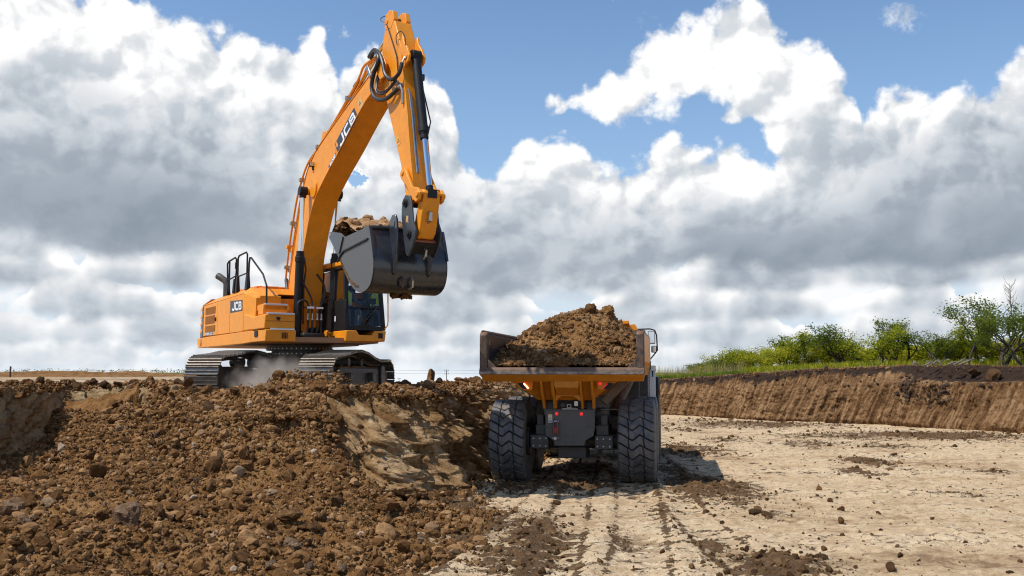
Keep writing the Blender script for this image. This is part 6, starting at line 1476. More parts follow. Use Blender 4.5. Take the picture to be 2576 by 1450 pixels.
LM = [
 (320, 1298, 98, None, STONE[0], (1, .9, .85), 'largest pale boulder with white veins, low on the left rubble slope'),
 (28, 1278, 84, None, STONE[1], (1, .8, 1.0), 'big grey-brown boulder at the left edge of the rubble'),
 (62, 1312, 40, None, STONE[2], (1, .8, 1.1), 'upright grey stone leaning at the foot of the left edge boulder'),
 (255, 1305, 38, None, ROCK[1], (1, .9, 1.0), 'pinkish block touching the left side of the big veined boulder'),
 (136, 1323, 36, None, ROCK[5], (1, 1, 1.1), 'left one of two round brown stones between the edge boulder and the veined boulder'),
 (173, 1321, 36, None, ROCK[3], (1, 1, 1.1), 'right one of two round brown stones between the edge boulder and the veined boulder'),
 (540, 1178, 52, None, ROCK[10], (1, .9, 1.1), 'tall brown block in the middle of the rubble slope'),
 (627, 1174, 38, None, ROCK[6], (1, .9, .9), 'tilted brown rock up right of the tall middle block'),
 (601, 1188, 36, None, ROCK[9], (1, .9, 1.0), 'roundish rock between the tall middle block and the tilted rock'),
 (243, 1186, 52, None, ROCK[0], (1, .9, 1.0), 'large brown rock above the veined boulder on the upper left slope'),
 (205, 1080, 0, None, None, None, ''),
 (730, 1296, 72, None, ROCK[11], (1, .7, .8), 'long flat-topped brown boulder on the lower right of the slope'),
 (672, 1318, 48, None, ROCK[7], (1, .8, .9), 'ochre rock just below the long flat-topped boulder'),
 (972, 1266, 84, None, ROCK[4], (1, .8, .7), 'broad layered slab lying at the foot of the clay bank'),
 (1036, 1272, 46, None, ROCK[2], (1, .9, 1.0), 'brown rock leaning on the right side of the layered slab'),
 (1083, 1250, 50, None, ROCK[8], (1, .9, .9), 'rounded brown rock at the edge of the rubble near the pale floor'),
 (527, 1030, 58, None, DARKR[0], (1, .9, .85), 'dark reddish clod below the excavator on the upper slope'),
 (475, 962, 26, 18.9, ROCK[6], (1, .8, 1.2), 'pointed tan stone perched on the crest before the left track'),
 (672, 972, 34, 18.8, STONE[3], (1, .8, .9), 'pale dusty block on the crest between the two tracks'),
 (1083, 955, 44, 24.6, ROCK[10], (1, .8, 1.35), 'tallest brown boulder standing on the bank right of the excavator'),
 (1063, 972, 38, 24.2, ROCK[0], (1, .9, .9), 'lower brown boulder leaning on the tallest bank boulder'),
 (330, 975, 50, 20.2, ROCK[3], (1, .9, .6), 'brown lump on the crest of the left mound'),
 (388, 972, 44, 20.0, ROCK[8], (1, .9, .7), 'reddish clod at the right end of the left mound crest'),
 (447, 962, 34, 19.9, DARKR[1], (1, .9, .9), 'dark clod topping the mound just left of the track'),
 (190, 975, 40, 21.0, DARKR[2], (.8, .8, 1.3), 'dark upright clump on the rim of the sandy left bank'),
 (752, 968, 40, 18.8, ROCK[1], (1, .9, .9), 'knobbly clod on the crest in front of the right track'),
 (795, 974, 34, 18.8, ROCK[9], (1, .9, .9), 'tan rock on the crest below the track idler wheel'),
 (858, 985, 60, 18.8, ROCK[5], (1, .9, .8), 'rounded pale-topped rock at the head of the clay spur'),
 (905, 980, 40, 19.6, ROCK[7], (1, .9, .8), 'tan rock on the bank top below the track frame'),
 (960, 980, 54, 21.2, ROCK[0], (1, .9, .75), 'large tan rock on the bank top under the rear of the right track'),
 (1017, 976, 56, 22.6, ROCK[2], (1, .9, .9), 'brown block on the bank top right behind the right track'),
 (1155, 965, 46, 27.5, ROCK[11], (1, .9, .9), 'low brown boulder on the bank top near the utility pole'),
 (1205, 966, 44, 31.0, ROCK[4], (1, .9, 1.0), 'low brown boulder on the bank top beside the dump bed'),
 (772, 1432, 46, None, STONE[2], (1, .8, 1.1), 'pale upright stone at the bottom edge below the slope'),
 (560, 1255, 30, None, ROCK[2], (1, .8, .6), 'flat brown stone below the tall middle block'),
 (1897, 1289, 34, None, DARKR[3], (1, .9, .7), 'left lump of the flattened pair of dark clods on the pale floor'),
 (1926, 1290, 38, None, DARKR[0], (1, .9, .6), 'right lump of the flattened pair of dark clods on the pale floor'),
 (2115, 1314, 22, None, ROCK[6], (1, .8, 1.1), 'pointed tan pyramid-shaped stone on the open pale floor'),
 (2118, 1281, 24, None, DARKR[1], (1, .9, .8), 'jagged dark clod just beyond the pyramid-shaped stone'),
 (2210, 1288, 24, None, DARKR[2], (1, .7, .6), 'lone wedge-shaped brown clod on the clean pale floor'),
 (2063, 1231, 18, None, ROCK[5], (1, 1, 1), 'small square brown stone midway across the pale floor'),
 (2088, 1260, 16, None, ROCK[1], (1, 1, 1), 'small round brown stone between the square stone and the jagged clod'),
 (2068, 1401, 34, None, DARKR[4], (1, 1, .9), 'large dark clod with a small neighbour on the lower right floor'),
 (2040, 1398, 22, None, DARKR[0], (1, 1, .8), 'small clod close beside the large dark one on the lower right floor'),
 (2240, 1433, 32, None, DARKR[1], (1, 1, 1), 'round brown clod by itself at the lower right'),
 (1340, 1312, 26, None, DARKR[2], (1, 1, 1), 'biggest dark clod on the churned strip behind the left rear tyre'),
 (1400, 1265, 22, None, DARKR[3], (1, .9, .8), 'dark clod in the furrows straight behind the truck'),
 (2248, 1142, 22, None, DARKR[4], (1, .9, .7), 'dark clod on the far floor towards the right bank'),
 (2403, 1121, 18, None, DARKR[0], (1, .9, .7), 'dark clod nearest the foot of the right bank'),
 (2265, 1397, 22, None, DARKR[1], (1, .9, .8), 'flat dark clod up right of the round one at lower right'),
 (2540, 1440, 22, None, DARKR[2], (1, .9, .8), 'dark clod in the bottom right corner'),
 (1833, 1230, 24, None, ROCK[9], (1, .9, .8), 'roundest stone inside the dark crumbled patch right of the truck'),
 (1454, 1230, 20, None, DARKR[3], (1, .9, .9), 'clod on the low churned ridge right behind the truck'),
]
taken = []
for (u, v, w_, Y, me, s3, lab) in LM:
    if not w_: continue
    rock_px(u, v, w_, Y, me=me, sc_=s3, sink=0.30 if Y is None else 0.25, label=lab, tilt=0.2); taken.append((u, v, w_))
# more single stones, sown region by region; those of one region are alike and share a label
def free(u, v, w_):
    return all(abs(u - a) > (w_ + c) * 0.5 or abs(v - b) > (w_ + c) * 0.42 for a, b, c in taken)
def sow(n, ubox, vbox, w0, w1, meshes, label, group, Yf=None, sink=0.33, cond=None):
    r = random.Random(hash(group) % 1 + len(group) * 31 + n); k = 0; tries = 0
    while k < n and tries < n * 60:
        tries += 1
        u, v = r.uniform(*ubox), r.uniform(*vbox); w_ = w0 + (w1 - w0) * r.random() ** 2.2
        if cond and not cond(u, v): continue
        if not free(u, v, w_): continue
        me = meshes[r.randrange(len(meshes))]
        rock_px(u, v, w_, Yf(u) if Yf else None, me=me, sink=sink, sc_=(1, r.uniform(.75, 1), r.uniform(.65, 1.1)), label=label, group=group); taken.append((u, v, w_)); k += 1
sow(46, (110, 760), (1075, 1250), 20, 40, ROCK + [STONE[0]], 'one of many brown stones strewn over the middle of the rubble slope', 'stones on the middle rubble slope', cond=lambda u, v: v > 1250 - (u - 60) * 1.2)
sow(44, (10, 900), (1260, 1440), 22, 50, ROCK + [STONE[1], STONE[2]], 'one of many brown stones strewn over the foreground rubble', 'stones in the foreground rubble')
sow(30, (240, 800), (1000, 1075), 14, 30, ROCK, 'one of many small tan stones on the upper slope below the excavator', 'stones on the upper rubble slope')
rimx = [tuple(p) for p in rimP]
def rim_sow(n, t0, t1, s0, s1, meshes, label, group, seed, jit=0.5):
    r = random.Random(seed)
    for k in range(n):
        t = t0 + (t1 - t0) * (k + r.random()) / n; p = cr(BK, np.array([t]))[0][2]
        s = s0 + (s1 - s0) * r.random() ** 2
        rock(p[0] + r.uniform(-jit, jit) * 0.7, p[1] + r.uniform(-jit, jit * 0.6), p[2] - 0.05 + r.uniform(-.04, .05), s, me=meshes[r.randrange(len(meshes))], sink=0.3, sc_=(1, r.uniform(.75, 1), r.uniform(.6, 1.0)), label=label, group=group)
rim_sow(30, 2.2, 5.5, 0.06, 0.20, DARKR + ROCK[:3], 'one of the dark clods along the rim of the sandy left bank', 'clods on the left rim', 5)
rim_sow(36, 5.5, 9.6, 0.07, 0.17, ROCK, 'one of the tan clods heaped along the crest in front of the tracks', 'clods on the crest before the tracks', 6)
rim_sow(40, 9.6, 14.4, 0.08, 0.24, ROCK, 'one of the tan clods along the top of the clay bank behind the truck', 'clods on top of the clay bank', 7)
sow(20, (1700, 1960), (1190, 1330), 9, 20, DARKR, 'one of the dark clods in the crumbled patch right of the truck', 'clods in the patch right of the truck')
sow(20, (1250, 1440), (1290, 1440), 9, 22, DARKR, 'one of the dark clods on the churned strip in the centre foreground', 'clods on the centre foreground strip')
sow(22, (1830, 2120), (1370, 1445), 10, 24, DARKR, 'one of the dark clods in the patch at the bottom edge of the floor', 'clods in the bottom patch')
sow(34, (1960, 2560), (1130, 1430), 6, 13, DARKR + ROCK[:3], 'one of the small stray clods scattered over the open pale floor', 'stray clods on the pale floor')
sow(16, (900, 1180), (1200, 1420), 14, 34, ROCK, 'one of the brown stones at the foot of the clay bank', 'stones at the foot of the clay bank')

# --- uncounted crumbs: points with instances of small rocks
SMALL = [rock_mesh('clod', 111 + k, 9, 1, 0.10, (1, .9, .85), sharp=10) for k in range(10)]
protos = bpy.data.collections.new('clod_shapes')
def crumbs(name, pts, scl, meshset, mat_, parent=None, seed=1):
    """one object: a point per crumb, each carrying one of a few small rock shapes"""
    r = np.random.default_rng(seed); pts = np.asarray(pts, np.float32); n = len(pts)
    pcs = []; which = r.integers(0, len(meshset), n)
    V_, F_, A_ = [], [], []; base = 0
    for k, me in enumerate(meshset):
        nv = len(me.vertices); co = np.empty(nv * 3, np.float32); me.vertices.foreach_get('co', co); co = co.reshape(-1, 3)
        nf = len(me.polygons); fi = np.empty(nf * 3, np.int32); me.polygons.foreach_get('vertices', fi); fi = fi.reshape(-1, 3)
        idx = np.where(which == k)[0]; m = len(idx)
        if not m: continue
        a = r.uniform(0, 6.283, (m, 3)); ca, sa = np.cos(a), np.sin(a)
        Rz = np.zeros((m, 3, 3)); Rz[:, 0, 0] = ca[:, 0]; Rz[:, 0, 1] = -sa[:, 0]; Rz[:, 1, 0] = sa[:, 0]; Rz[:, 1, 1] = ca[:, 0]; Rz[:, 2, 2] = 1
        Rx = np.zeros((m, 3, 3)); t_ = a[:, 1] * 0.12; Rx[:, 0, 0] = 1; Rx[:, 1, 1] = np.cos(t_); Rx[:, 1, 2] = -np.sin(t_); Rx[:, 2, 1] = np.sin(t_); Rx[:, 2, 2] = np.cos(t_)
        M_ = Rz @ Rx
        s3 = scl[idx][:, None] * r.uniform(0.7, 1.2, (m, 3))
        P_ = np.einsum('mij,vj->mvi', M_, co) * s3[:, None, :] + pts[idx][:, None, :]
        V_.append(P_.reshape(-1, 3)); F_.append((fi[None] + (np.arange(m) * nv)[:, None, None] + base).reshape(-1, 3)); A_.append(np.repeat(r.random(m), nv)); base += m * nv
    o = mesh_np(name, np.concatenate(V_), np.concatenate(F_), mat_, parent, smooth=False, attrs={'rnd': np.concatenate(A_)})
    tag(o, kind='stuff'); return o
def crumb_mat(name, a, bcol, c3, pale=None, pthr=0.93):
    m, nt, b = mat(name); p = geopos(nt); r = attr(nt, 'rnd'); n2 = noise(nt, p, 16.0, 6, 0.7)
    col = ramp(nt, r * 0.55 + n2 * 0.5, [(0.2, a), (0.5, bcol), (0.85, c3)])
    if pale: col = mix(nt, (r * 13.7)._m('FRACT').sstep(pthr, pthr + 0.02), col, pale)
    nt.links.new(col.s, b.inputs['Base Color']); b.inputs['Roughness'].default_value = 0.95; b.inputs['Specular IOR Level'].default_value = 0.12
    bump(nt, b, noise(nt, p, 40.0, 5, 0.7), 0.7, 0.02); return m
CM = crumb_mat('crumbled_earth', (0.060, 0.028, 0.010), (0.158, 0.078, 0.027), (0.34, 0.195, 0.09), (0.36, 0.27, 0.19), 0.975)
CMM = crumb_mat('mid_brown_crumbs', (0.075, 0.038, 0.014), (0.165, 0.088, 0.036), (0.30, 0.18, 0.09))
CMD = crumb_mat('dark_crumbs', (0.050, 0.027, 0.012), (0.105, 0.058, 0.025), (0.20, 0.115, 0.055))
g = np.random.default_rng(5)
def sizes(n, a, b, p): return a * (1 - g.random(n) * (1 - (a / b) ** p)) ** (-1 / p)
n = 85000
px = g.uniform(-10.0, 0.6, n * 3); py = 8.8 + (19.3 - 8.8) * g.random(n * 3) ** 1.25
vis = (px > -0.60 * py - 0.6)
dens = 0.55 + 0.45 * np.clip(fbm(px * 0.5, py * 0.5, 301, 3) + 0.2, -0.5, 1) + 0.35 * np.exp(-((px + 6.5) / 1.8) ** 2 - ((py - 17) / 1.8) ** 2)
dens = dens * (1 - 0.75 * np.exp(-((px + 3.9) / 1.1) ** 2 - ((py - 14.5) / 2.4) ** 2) - 0.6 * np.exp(-((px + 5.6) / 1.1) ** 2 - ((py - 12.6) / 1.4) ** 2))
kp = vis & (g.random(n * 3) < dens * 0.75); px, py = px[kp][:n], py[kp][:n]
a_ = floor_height(px, py); b_ = rubble_height(px, py); kp = b_ > a_ - 0.03; px, py, b_ = px[kp], py[kp], b_[kp]
s_ = sizes(len(px), 0.012, 0.13, 1.95) * (0.8 + 0.012 * py) * (0.75 + 0.6 * sst(fbm(px * 0.6, py * 0.6, 311, 3), -0.6, 0.6))
MED = [rock_mesh('clod', 151 + k, 7 + k % 5, 2, 0.06 + 0.02 * (k % 3), [(1, .9, .8), (1, .7, .45), (1, .6, .6), (1, 1, .9)][k % 4], sharp=26) for k in range(12)]
bg_ = s_ > 0.055; Q_ = np.stack([px, py, b_ + s_ * 0.15], 1)
crumbs('rubble_stones', Q_[~bg_], s_[~bg_], SMALL, CM, seed=2); crumbs('rubble_lumps', Q_[bg_], s_[bg_], MED, CM, seed=12)
# crumbs on the floor follow the dark patches
n = 120000; py = 9 + 46 * g.random(n) ** 1.9; px = g.uniform(-0.1, 1, n) * (0.6 * py + 2) * 1.0; px = np.where(g.random(n) < 0.12, -g.random(n) * 3, px)
dm_ = dirt_shade_mask(px, py) + 0.22 * np.clip(fbm(px * 0.5, py * 0.8, 331, 3), 0, 1)
kp = (g.random(n) < np.clip(dm_ ** 1.4 * 0.75 + 0.012, 0, 1)) & (px < 20); px, py, dm_ = px[kp], py[kp], dm_[kp]
s_ = sizes(len(px), 0.010, 0.075, 1.5) * (0.7 + 0.025 * py) * (0.75 + 0.5 * dm_)
crumbs('floor_crumbs', np.stack([px, py, floor_height(px, py) + 0.035 * sst(dirt_shade_mask(px, py), .35, .8) + s_ * 0.15], 1), s_, SMALL, CMD, seed=3)
# crumbs along the rims and tumbled over the bank face
pts, ss = [], []
i = g.integers(0, int((tL < 8.8).sum()), 7000); j = (g.random(7000) * 109).astype(int); pts.append(PL[i, j]); ss.append(sizes(7000, 0.018, 0.13, 1.5))
for (PP, lo_, n, smax) in ((PS, 0.80, 5000, 0.09), (PL, 0.82, 11000, 0.11), (PR, 0.9, 3500, 0.12)):
    i = g.integers(0, PP.shape[0], n); w_ = lo_ + (1 - lo_) * g.random(n) ** 0.45; j = np.clip((w_ * (PP.shape[1] - 1)).astype(int), 0, PP.shape[1] - 1)
    q = PP[i, j] + g.normal(size=(n, 3)) * np.array([.06, .06, 0.015]); s_ = sizes(n, 0.018, smax, 1.5)
    pts.append(q); ss.append(s_)
i = g.integers(0, PL.shape[0], 5000); j = (g.random(5000) ** 3 * 12).astype(int); q = PL[i, j] + np.stack([g.normal(size=5000) * .35 + .2, g.normal(size=5000) * .3, g.random(5000) * .05], 1); pts.append(q); ss.append(sizes(5000, .02, .12, 1.4))
q = np.concatenate(pts); ss = np.concatenate(ss); bg_ = ss > 0.06
crumbs('rim_crumbs', q[~bg_], ss[~bg_], SMALL, CM, seed=4); crumbs('rim_lumps', q[bg_], ss[bg_], MED, CM, seed=14)

# --- the load in the truck
LX, LY = np.meshgrid(np.arange(-1.62, 1.62, 0.028), np.arange(-1.36, 4.1, 0.04))
zc = np.interp(LX, [-1.62, -1.30, -1.05, -0.9, -0.3, 0.15, 0.45, 0.86, 0.95, 1.1, 1.45, 1.6], [3.02, 3.12, 3.42, 3.50, 3.74, 3.86, 3.86, 3.80, 3.66, 3.50, 3.30, 3.15])
up = sst(LY, -1.55, 1.15) ** 0.85
LZ = 2.52 + (zc - 2.52) * up * (1 - 0.55 * sst(LY, 1.8, 4.1)) + 0.045 * fbm(LX * 2, LY * 2, 401, 4) + 0.02 * ridged(LX * 5, LY * 5, 405, 3)
heap = mesh_np('earth_load', np.stack([LX, LY, LZ], -1).reshape(-1, 3), grid_faces(*LX.shape), MT['rubble'])
heap.matrix_world = Matrix.Translation((1.39, 21.05, 0)) @ Matrix.Rotation(R(-9.7), 4, 'Z') @ Matrix.Translation((-0.12, 0, 0))
tag(heap, 'rounded heap of brown earth filling the bed of the dump truck', 'heap of earth')
HM = heap.matrix_world.copy()
def heap_z(x, y):
    return float(2.52 + (np.interp(x, [-1.62, -1.30, -1.05, -0.9, -0.3, 0.15, 0.45, 0.86, 0.95, 1.1, 1.45, 1.6], [3.02, 3.12, 3.42, 3.50, 3.74, 3.86, 3.86, 3.80, 3.66, 3.50, 3.30, 3.15]) - 2.52) * sst(y, -1.55, 1.15) ** 0.85 * (1 - 0.55 * sst(y, 1.8, 4.1)))
n = 4200; hx = g.uniform(-1.58, 1.58, n); hy = -1.36 + 3.0 * g.random(n) ** 1.2; hz_ = np.array([heap_z(a, b) for a, b in zip(hx, hy)]); s_ = sizes(n, 0.012, 0.10, 1.5)
q = np.stack([hx, hy, hz_ + s_ * 0.2 + 0.02, np.ones(n)], 1) @ np.array(HM).T
cr_ = crumbs('crumbs', q[:, :3], s_, SMALL, CMM, seed=6); cr_.parent = heap; cr_.matrix_parent_inverse = HM.inverted()
TL = [(-1.22, -0.2, 0.16, ROCK[1], 'large brown clod on the left end of the truck load near the bed corner'), (-0.98, 0.2, 0.12, ROCK[8], 'brown clod right beside the large clod at the left end of the truck load'),
      (-0.42, 0.05, 0.26, ROCK[3], 'broad lump standing out of the middle left of the truck load'), (-0.45, -0.75, 0.13, STONE[2], 'pale split stone low in the truck load'),
      (0.42, 0.72, 0.24, ROCK[10], 'tall lump near the summit of the truck load'), (0.78, 0.95, 0.22, ROCK[5], 'rounded lump on the right shoulder of the truck load summit'),
      (1.0, -0.3, 0.24, ROCK[11], 'flat lump half buried in the right side of the truck load'), (0.02, -1.28, 0.26, ROCK[7], 'broad ochre clod resting on the middle of the tail lip'),
      (0.02, -0.95, 0.12, ROCK[9], 'brown clod just above the broad ochre clod on the tail lip'), (-1.05, -1.28, 0.13, ROCK[2], 'angular clod on the left part of the tail lip'),
      (0.2, 0.25, 0.11, STONE[0], 'small pale stone high in the middle of the truck load'), (0.05, 0.05, 0.10, ROCK[6], 'small round clod in the centre of the truck load'),
      (1.15, -1.2, 0.11, ROCK[4], 'clod at the right part of the tail lip')]
for a, b, s, me, lab in TL:
    p = HM @ Vector((a, b, heap_z(a, b) + 0.02)); rock(p.x, p.y, p.z, s, me=me, sink=0.45, label=lab, cat='clod', name='clod', sc_=(1, .9, .85))
r = random.Random(9)
for k in range(34):
    a, b = r.uniform(-1.5, 1.5), -1.32 + 2.3 * r.random(); p = HM @ Vector((a, b, heap_z(a, b) + 0.02))
    rock(p.x, p.y, p.z, 0.045 + 0.05 * r.random() ** 2, me=ROCK[r.randrange(12)], sink=0.35, cat='clod', name='clod', label='one of the fist-sized clods scattered over the truck load', group='clods on the truck load')
# --- the load in the bucket
MT['bucket_soil'] = earth('tan_soil', (0.15, 0.08, 0.035), (0.30, 0.17, 0.08), (0.48, 0.32, 0.18), 2.2, bs=0.9, bscale=7.0)
BROCK = []
for me_ in ROCK:
    c_ = me_.copy(); c_.materials[0] = MT['bucket_soil']; BROCK.append(c_)
EM = Matrix.Translation(EXC.location) @ Matrix.Rotation(R(212), 4, 'Z')
BX, BY = np.meshgrid(np.arange(-0.73, 0.731, 0.03), np.arange(3.72, 5.86, 0.03))
BZ = 3.33 + 0.36 * sst(BY, 3.7, 4.05) * (1 - sst(BY, 4.4, 5.2)) * (1 - 0.3 * (BX / 0.73) ** 2) + 0.06 * sst(BY, 5.0, 5.4) * 0 + 0.04 * fbm(BX * 3, BY * 3, 501, 4) - 0.03 * sst(BY, 4.8, 5.8) + 0.05
BZ = np.where(BY < 3.78, 3.36, BZ)
bl = mesh_np('earth_load', np.stack([BX, BY, BZ], -1).reshape(-1, 3), grid_faces(*BX.shape), MT['bucket_soil']); bl.matrix_world = EM
tag(bl, 'crumbly tan earth heaped in the raised excavator bucket', 'heap of earth')
r = random.Random(4)
BLm = [(0.45, 3.95, .17, 'large clod at the outer corner of the bucket load'), (0.60, 4.2, .18, 'angular tan block against the bucket side'), (0.2, 3.9, .15, 'clod at the middle of the bucket lip'), (0.5, 4.5, .15, 'block of earth behind the angular one in the bucket'), (0.1, 4.2, .17, 'topmost clod of the bucket load')]
for a, b, s, lab in BLm:
    p = EM @ Vector((a, b, 3.60)); rock(p.x, p.y, p.z, s, me=BROCK[r.randrange(12)], sink=0.35, label=lab, cat='clod', name='clod')
for k in range(26):
    a, b = r.uniform(-0.66, 0.68), 3.8 + 1.1 * r.random() ** 1.2; z_ = 3.44 + 0.30 * (1 - abs(b - 4.15) / 0.8); p = EM @ Vector((a, b, z_))
    rock(p.x, p.y, p.z, r.uniform(0.05, 0.13), me=BROCK[r.randrange(12)], sink=0.2, cat='clod', name='clod', label='one of the tan clods piled in the raised bucket', group='clods in the bucket')
n = 500; q = np.stack([g.uniform(-.7, .7, n), g.uniform(3.75, 5.8, n), np.full(n, 3.40), np.ones(n)], 1); q[:, 2] += 0.18 * np.clip(1 - np.abs(q[:, 1] - 4.15) / 0.8, 0, 1) * 1.0 + 0.0
q = q @ np.array(EM).T; cr_ = crumbs('crumbs', q[:, :3], sizes(n, .012, .05, 1.4), SMALL, CM, seed=7); cr_.parent = bl; cr_.matrix_parent_inverse = EM.inverted()

# --- name each stone by its look and its neighbour
ANCH = [(320, 1298, 'the white-veined boulder'), (28, 1278, 'the boulder at the left edge'), (155, 1322, 'the two round brown stones'), (540, 1178, 'the tall block in mid slope'), (243, 1186, 'the large rock on the upper left slope'),
        (730, 1296, 'the long flat-topped boulder'), (972, 1266, 'the layered slab'), (527, 1030, 'the dark clod below the excavator'), (772, 1432, 'the pale stone at the bottom edge'), (1083, 1250, 'the rounded rock by the pale floor'),
        (500, 962, 'the left track'), (790, 962, 'the front of the right track'), (930, 965, 'the side of the right track'), (1083, 955, 'the tallest bank boulder'), (1205, 966, 'the dump bed'), (190, 975, 'the upright clump on the left rim'), (388, 972, 'the left mound'),
        (1912, 1290, 'the flattened pair of clods'), (2115, 1314, 'the pyramid-shaped stone'), (2063, 1231, 'the small square stone'), (2068, 1401, 'the large dark clod'), (2240, 1433, 'the lone round clod'), (2248, 1142, 'the far dark clod'), (2210, 1288, 'the wedge-shaped clod'),
        (1340, 1312, 'the biggest clod on the churned strip'), (1833, 1230, 'the round stone in the dark patch'), (1640, 1215, 'the right rear tyre'), (2540, 1440, 'the bottom right corner'), (1445, 780, 'the summit of the load'), (1445, 925, 'the tail lip'), (1250, 900, 'the left corner of the bed'), (1600, 900, 'the right corner of the bed'), (860, 600, 'the outer corner of the bucket'), (950, 600, 'the bucket ear')]
SH = ['angular', 'blocky', 'flattish', 'chunky', 'thin', 'rounded', 'slanting', 'flat', 'wedge-like', 'stout', 'tall', 'slab-like']
names = {}
for o, (u, v), w_, grp in ROWS:
    near = sorted((math.hypot(u - a, (v - b) * 1.4), a, b, nm) for a, b, nm in ANCH)[0]
    d_, a, b, nm = near; du_, dv_ = u - a, v - b
    side = ('right of' if du_ > 0 else 'left of') if abs(du_) > abs(dv_) * 1.2 else ('below' if dv_ > 0 else 'above')
    dist = 'just' if d_ < 60 else ('a little' if d_ < 140 else 'well')
    big = 'tiny' if w_ < 9 else ('small' if w_ < 18 else ('mid-sized' if w_ < 30 else 'large'))
    me = o.data; lst = ROCK if me in ROCK else (STONE if me in STONE else (DARKR if me in DARKR else BROCK)); sh = SH[lst.index(me) % 12]
    col_ = 'pale' if lst is STONE else ('dark' if lst is DARKR else ('tan' if lst is BROCK else 'brown'))
    names.setdefault(f'{big} {sh} {col_} {o["category"]} {dist} {side} {nm}', []).append((d_, o))
ORD = ['nearest', 'second', 'third', 'fourth', 'fifth', 'sixth', 'seventh', 'eighth']
for lab, lst in names.items():
    lst.sort(key=lambda t: t[0])
    for k, (d_, o) in enumerate(lst): o['label'] = lab if len(lst) == 1 else f'{ORD[min(k, 7)]} {lab}'
# ================================================================== trees, grass, far things
def leaf_mat(name, c1, c2, c3):
    m, nt, b = mat(name); r = attr(nt, 'rnd'); p = geopos(nt)
    f = r * 0.6 + (noise(nt, p, 1.3, 3, 0.6) - 0.5) * 0.9 + 0.2
    col = ramp(nt, f, [(0.15, c1), (0.45, c2), (0.85, c3)])
    nt.links.new(col.s, b.inputs['Base Color']); b.inputs['Roughness'].default_value = 0.6; b.inputs['Specular IOR Level'].default_value = 0.25
    t = nt.nodes.new('ShaderNodeBsdfTranslucent'); nt.links.new(mix(nt, 1.0, col, (2.3, 2.1, 0.8), 'MULTIPLY').s, t.inputs[0])
    mx = nt.nodes.new('ShaderNodeMixShader'); mx.inputs[0].default_value = 0.52
    nt.links.new(b.outputs[0], mx.inputs[1]); nt.links.new(t.outputs[0], mx.inputs[2]); nt.links.new(mx.outputs[0], nt.nodes['Material Output'].inputs[0])
    return m
LEAF = [leaf_mat('green_leaves', (0.085, 0.115, 0.010), (0.19, 0.225, 0.018), (0.34, 0.33, 0.035)), leaf_mat('dark_leaves', (0.036, 0.058, 0.012), (0.075, 0.112, 0.016), (0.16, 0.185, 0.025)),
        leaf_mat('yellow_green_leaves', (0.11, 0.14, 0.012), (0.25, 0.27, 0.022), (0.42, 0.38, 0.045))]
MT['bark'] = simple('dark_bark', (0.040, 0.030, 0.024), 0.9, 0, 0, 0.3, 0, bmp=0.5)
MT['twig'] = simple('pale_twig', (0.16, 0.13, 0.11), 0.9, 0, 0, 0.3)
def leaf_cloud(pts, size, seed, per):
    r = np.random.default_rng(seed); pts = np.asarray(pts); n = len(pts)
    C_ = np.repeat(pts[:, :3], per, 0) + r.normal(size=(n * per, 3)) * np.repeat(pts[:, 3], per)[:, None] * np.array([1, 1, 0.7])
    m = len(C_); a = r.normal(size=(m, 3)); a /= np.linalg.norm(a, axis=1)[:, None]; a[:, 2] *= 0.6
    b = np.cross(a, r.normal(size=(m, 3))); b /= np.linalg.norm(b, axis=1)[:, None]
    s = size * r.uniform(0.55, 1.3, m)[:, None]
    V_ = np.stack([C_ - a * s, C_ + b * s * 0.45, C_ + a * s, C_ - b * s * 0.45], 1).reshape(-1, 3)
    F_ = np.arange(m * 4).reshape(-1, 4)
    rn = np.clip(np.repeat(r.random(n), per) * 0.6 + r.random(m) * 0.4, 0, 1)
    return V_, F_, np.repeat(rn, 4)
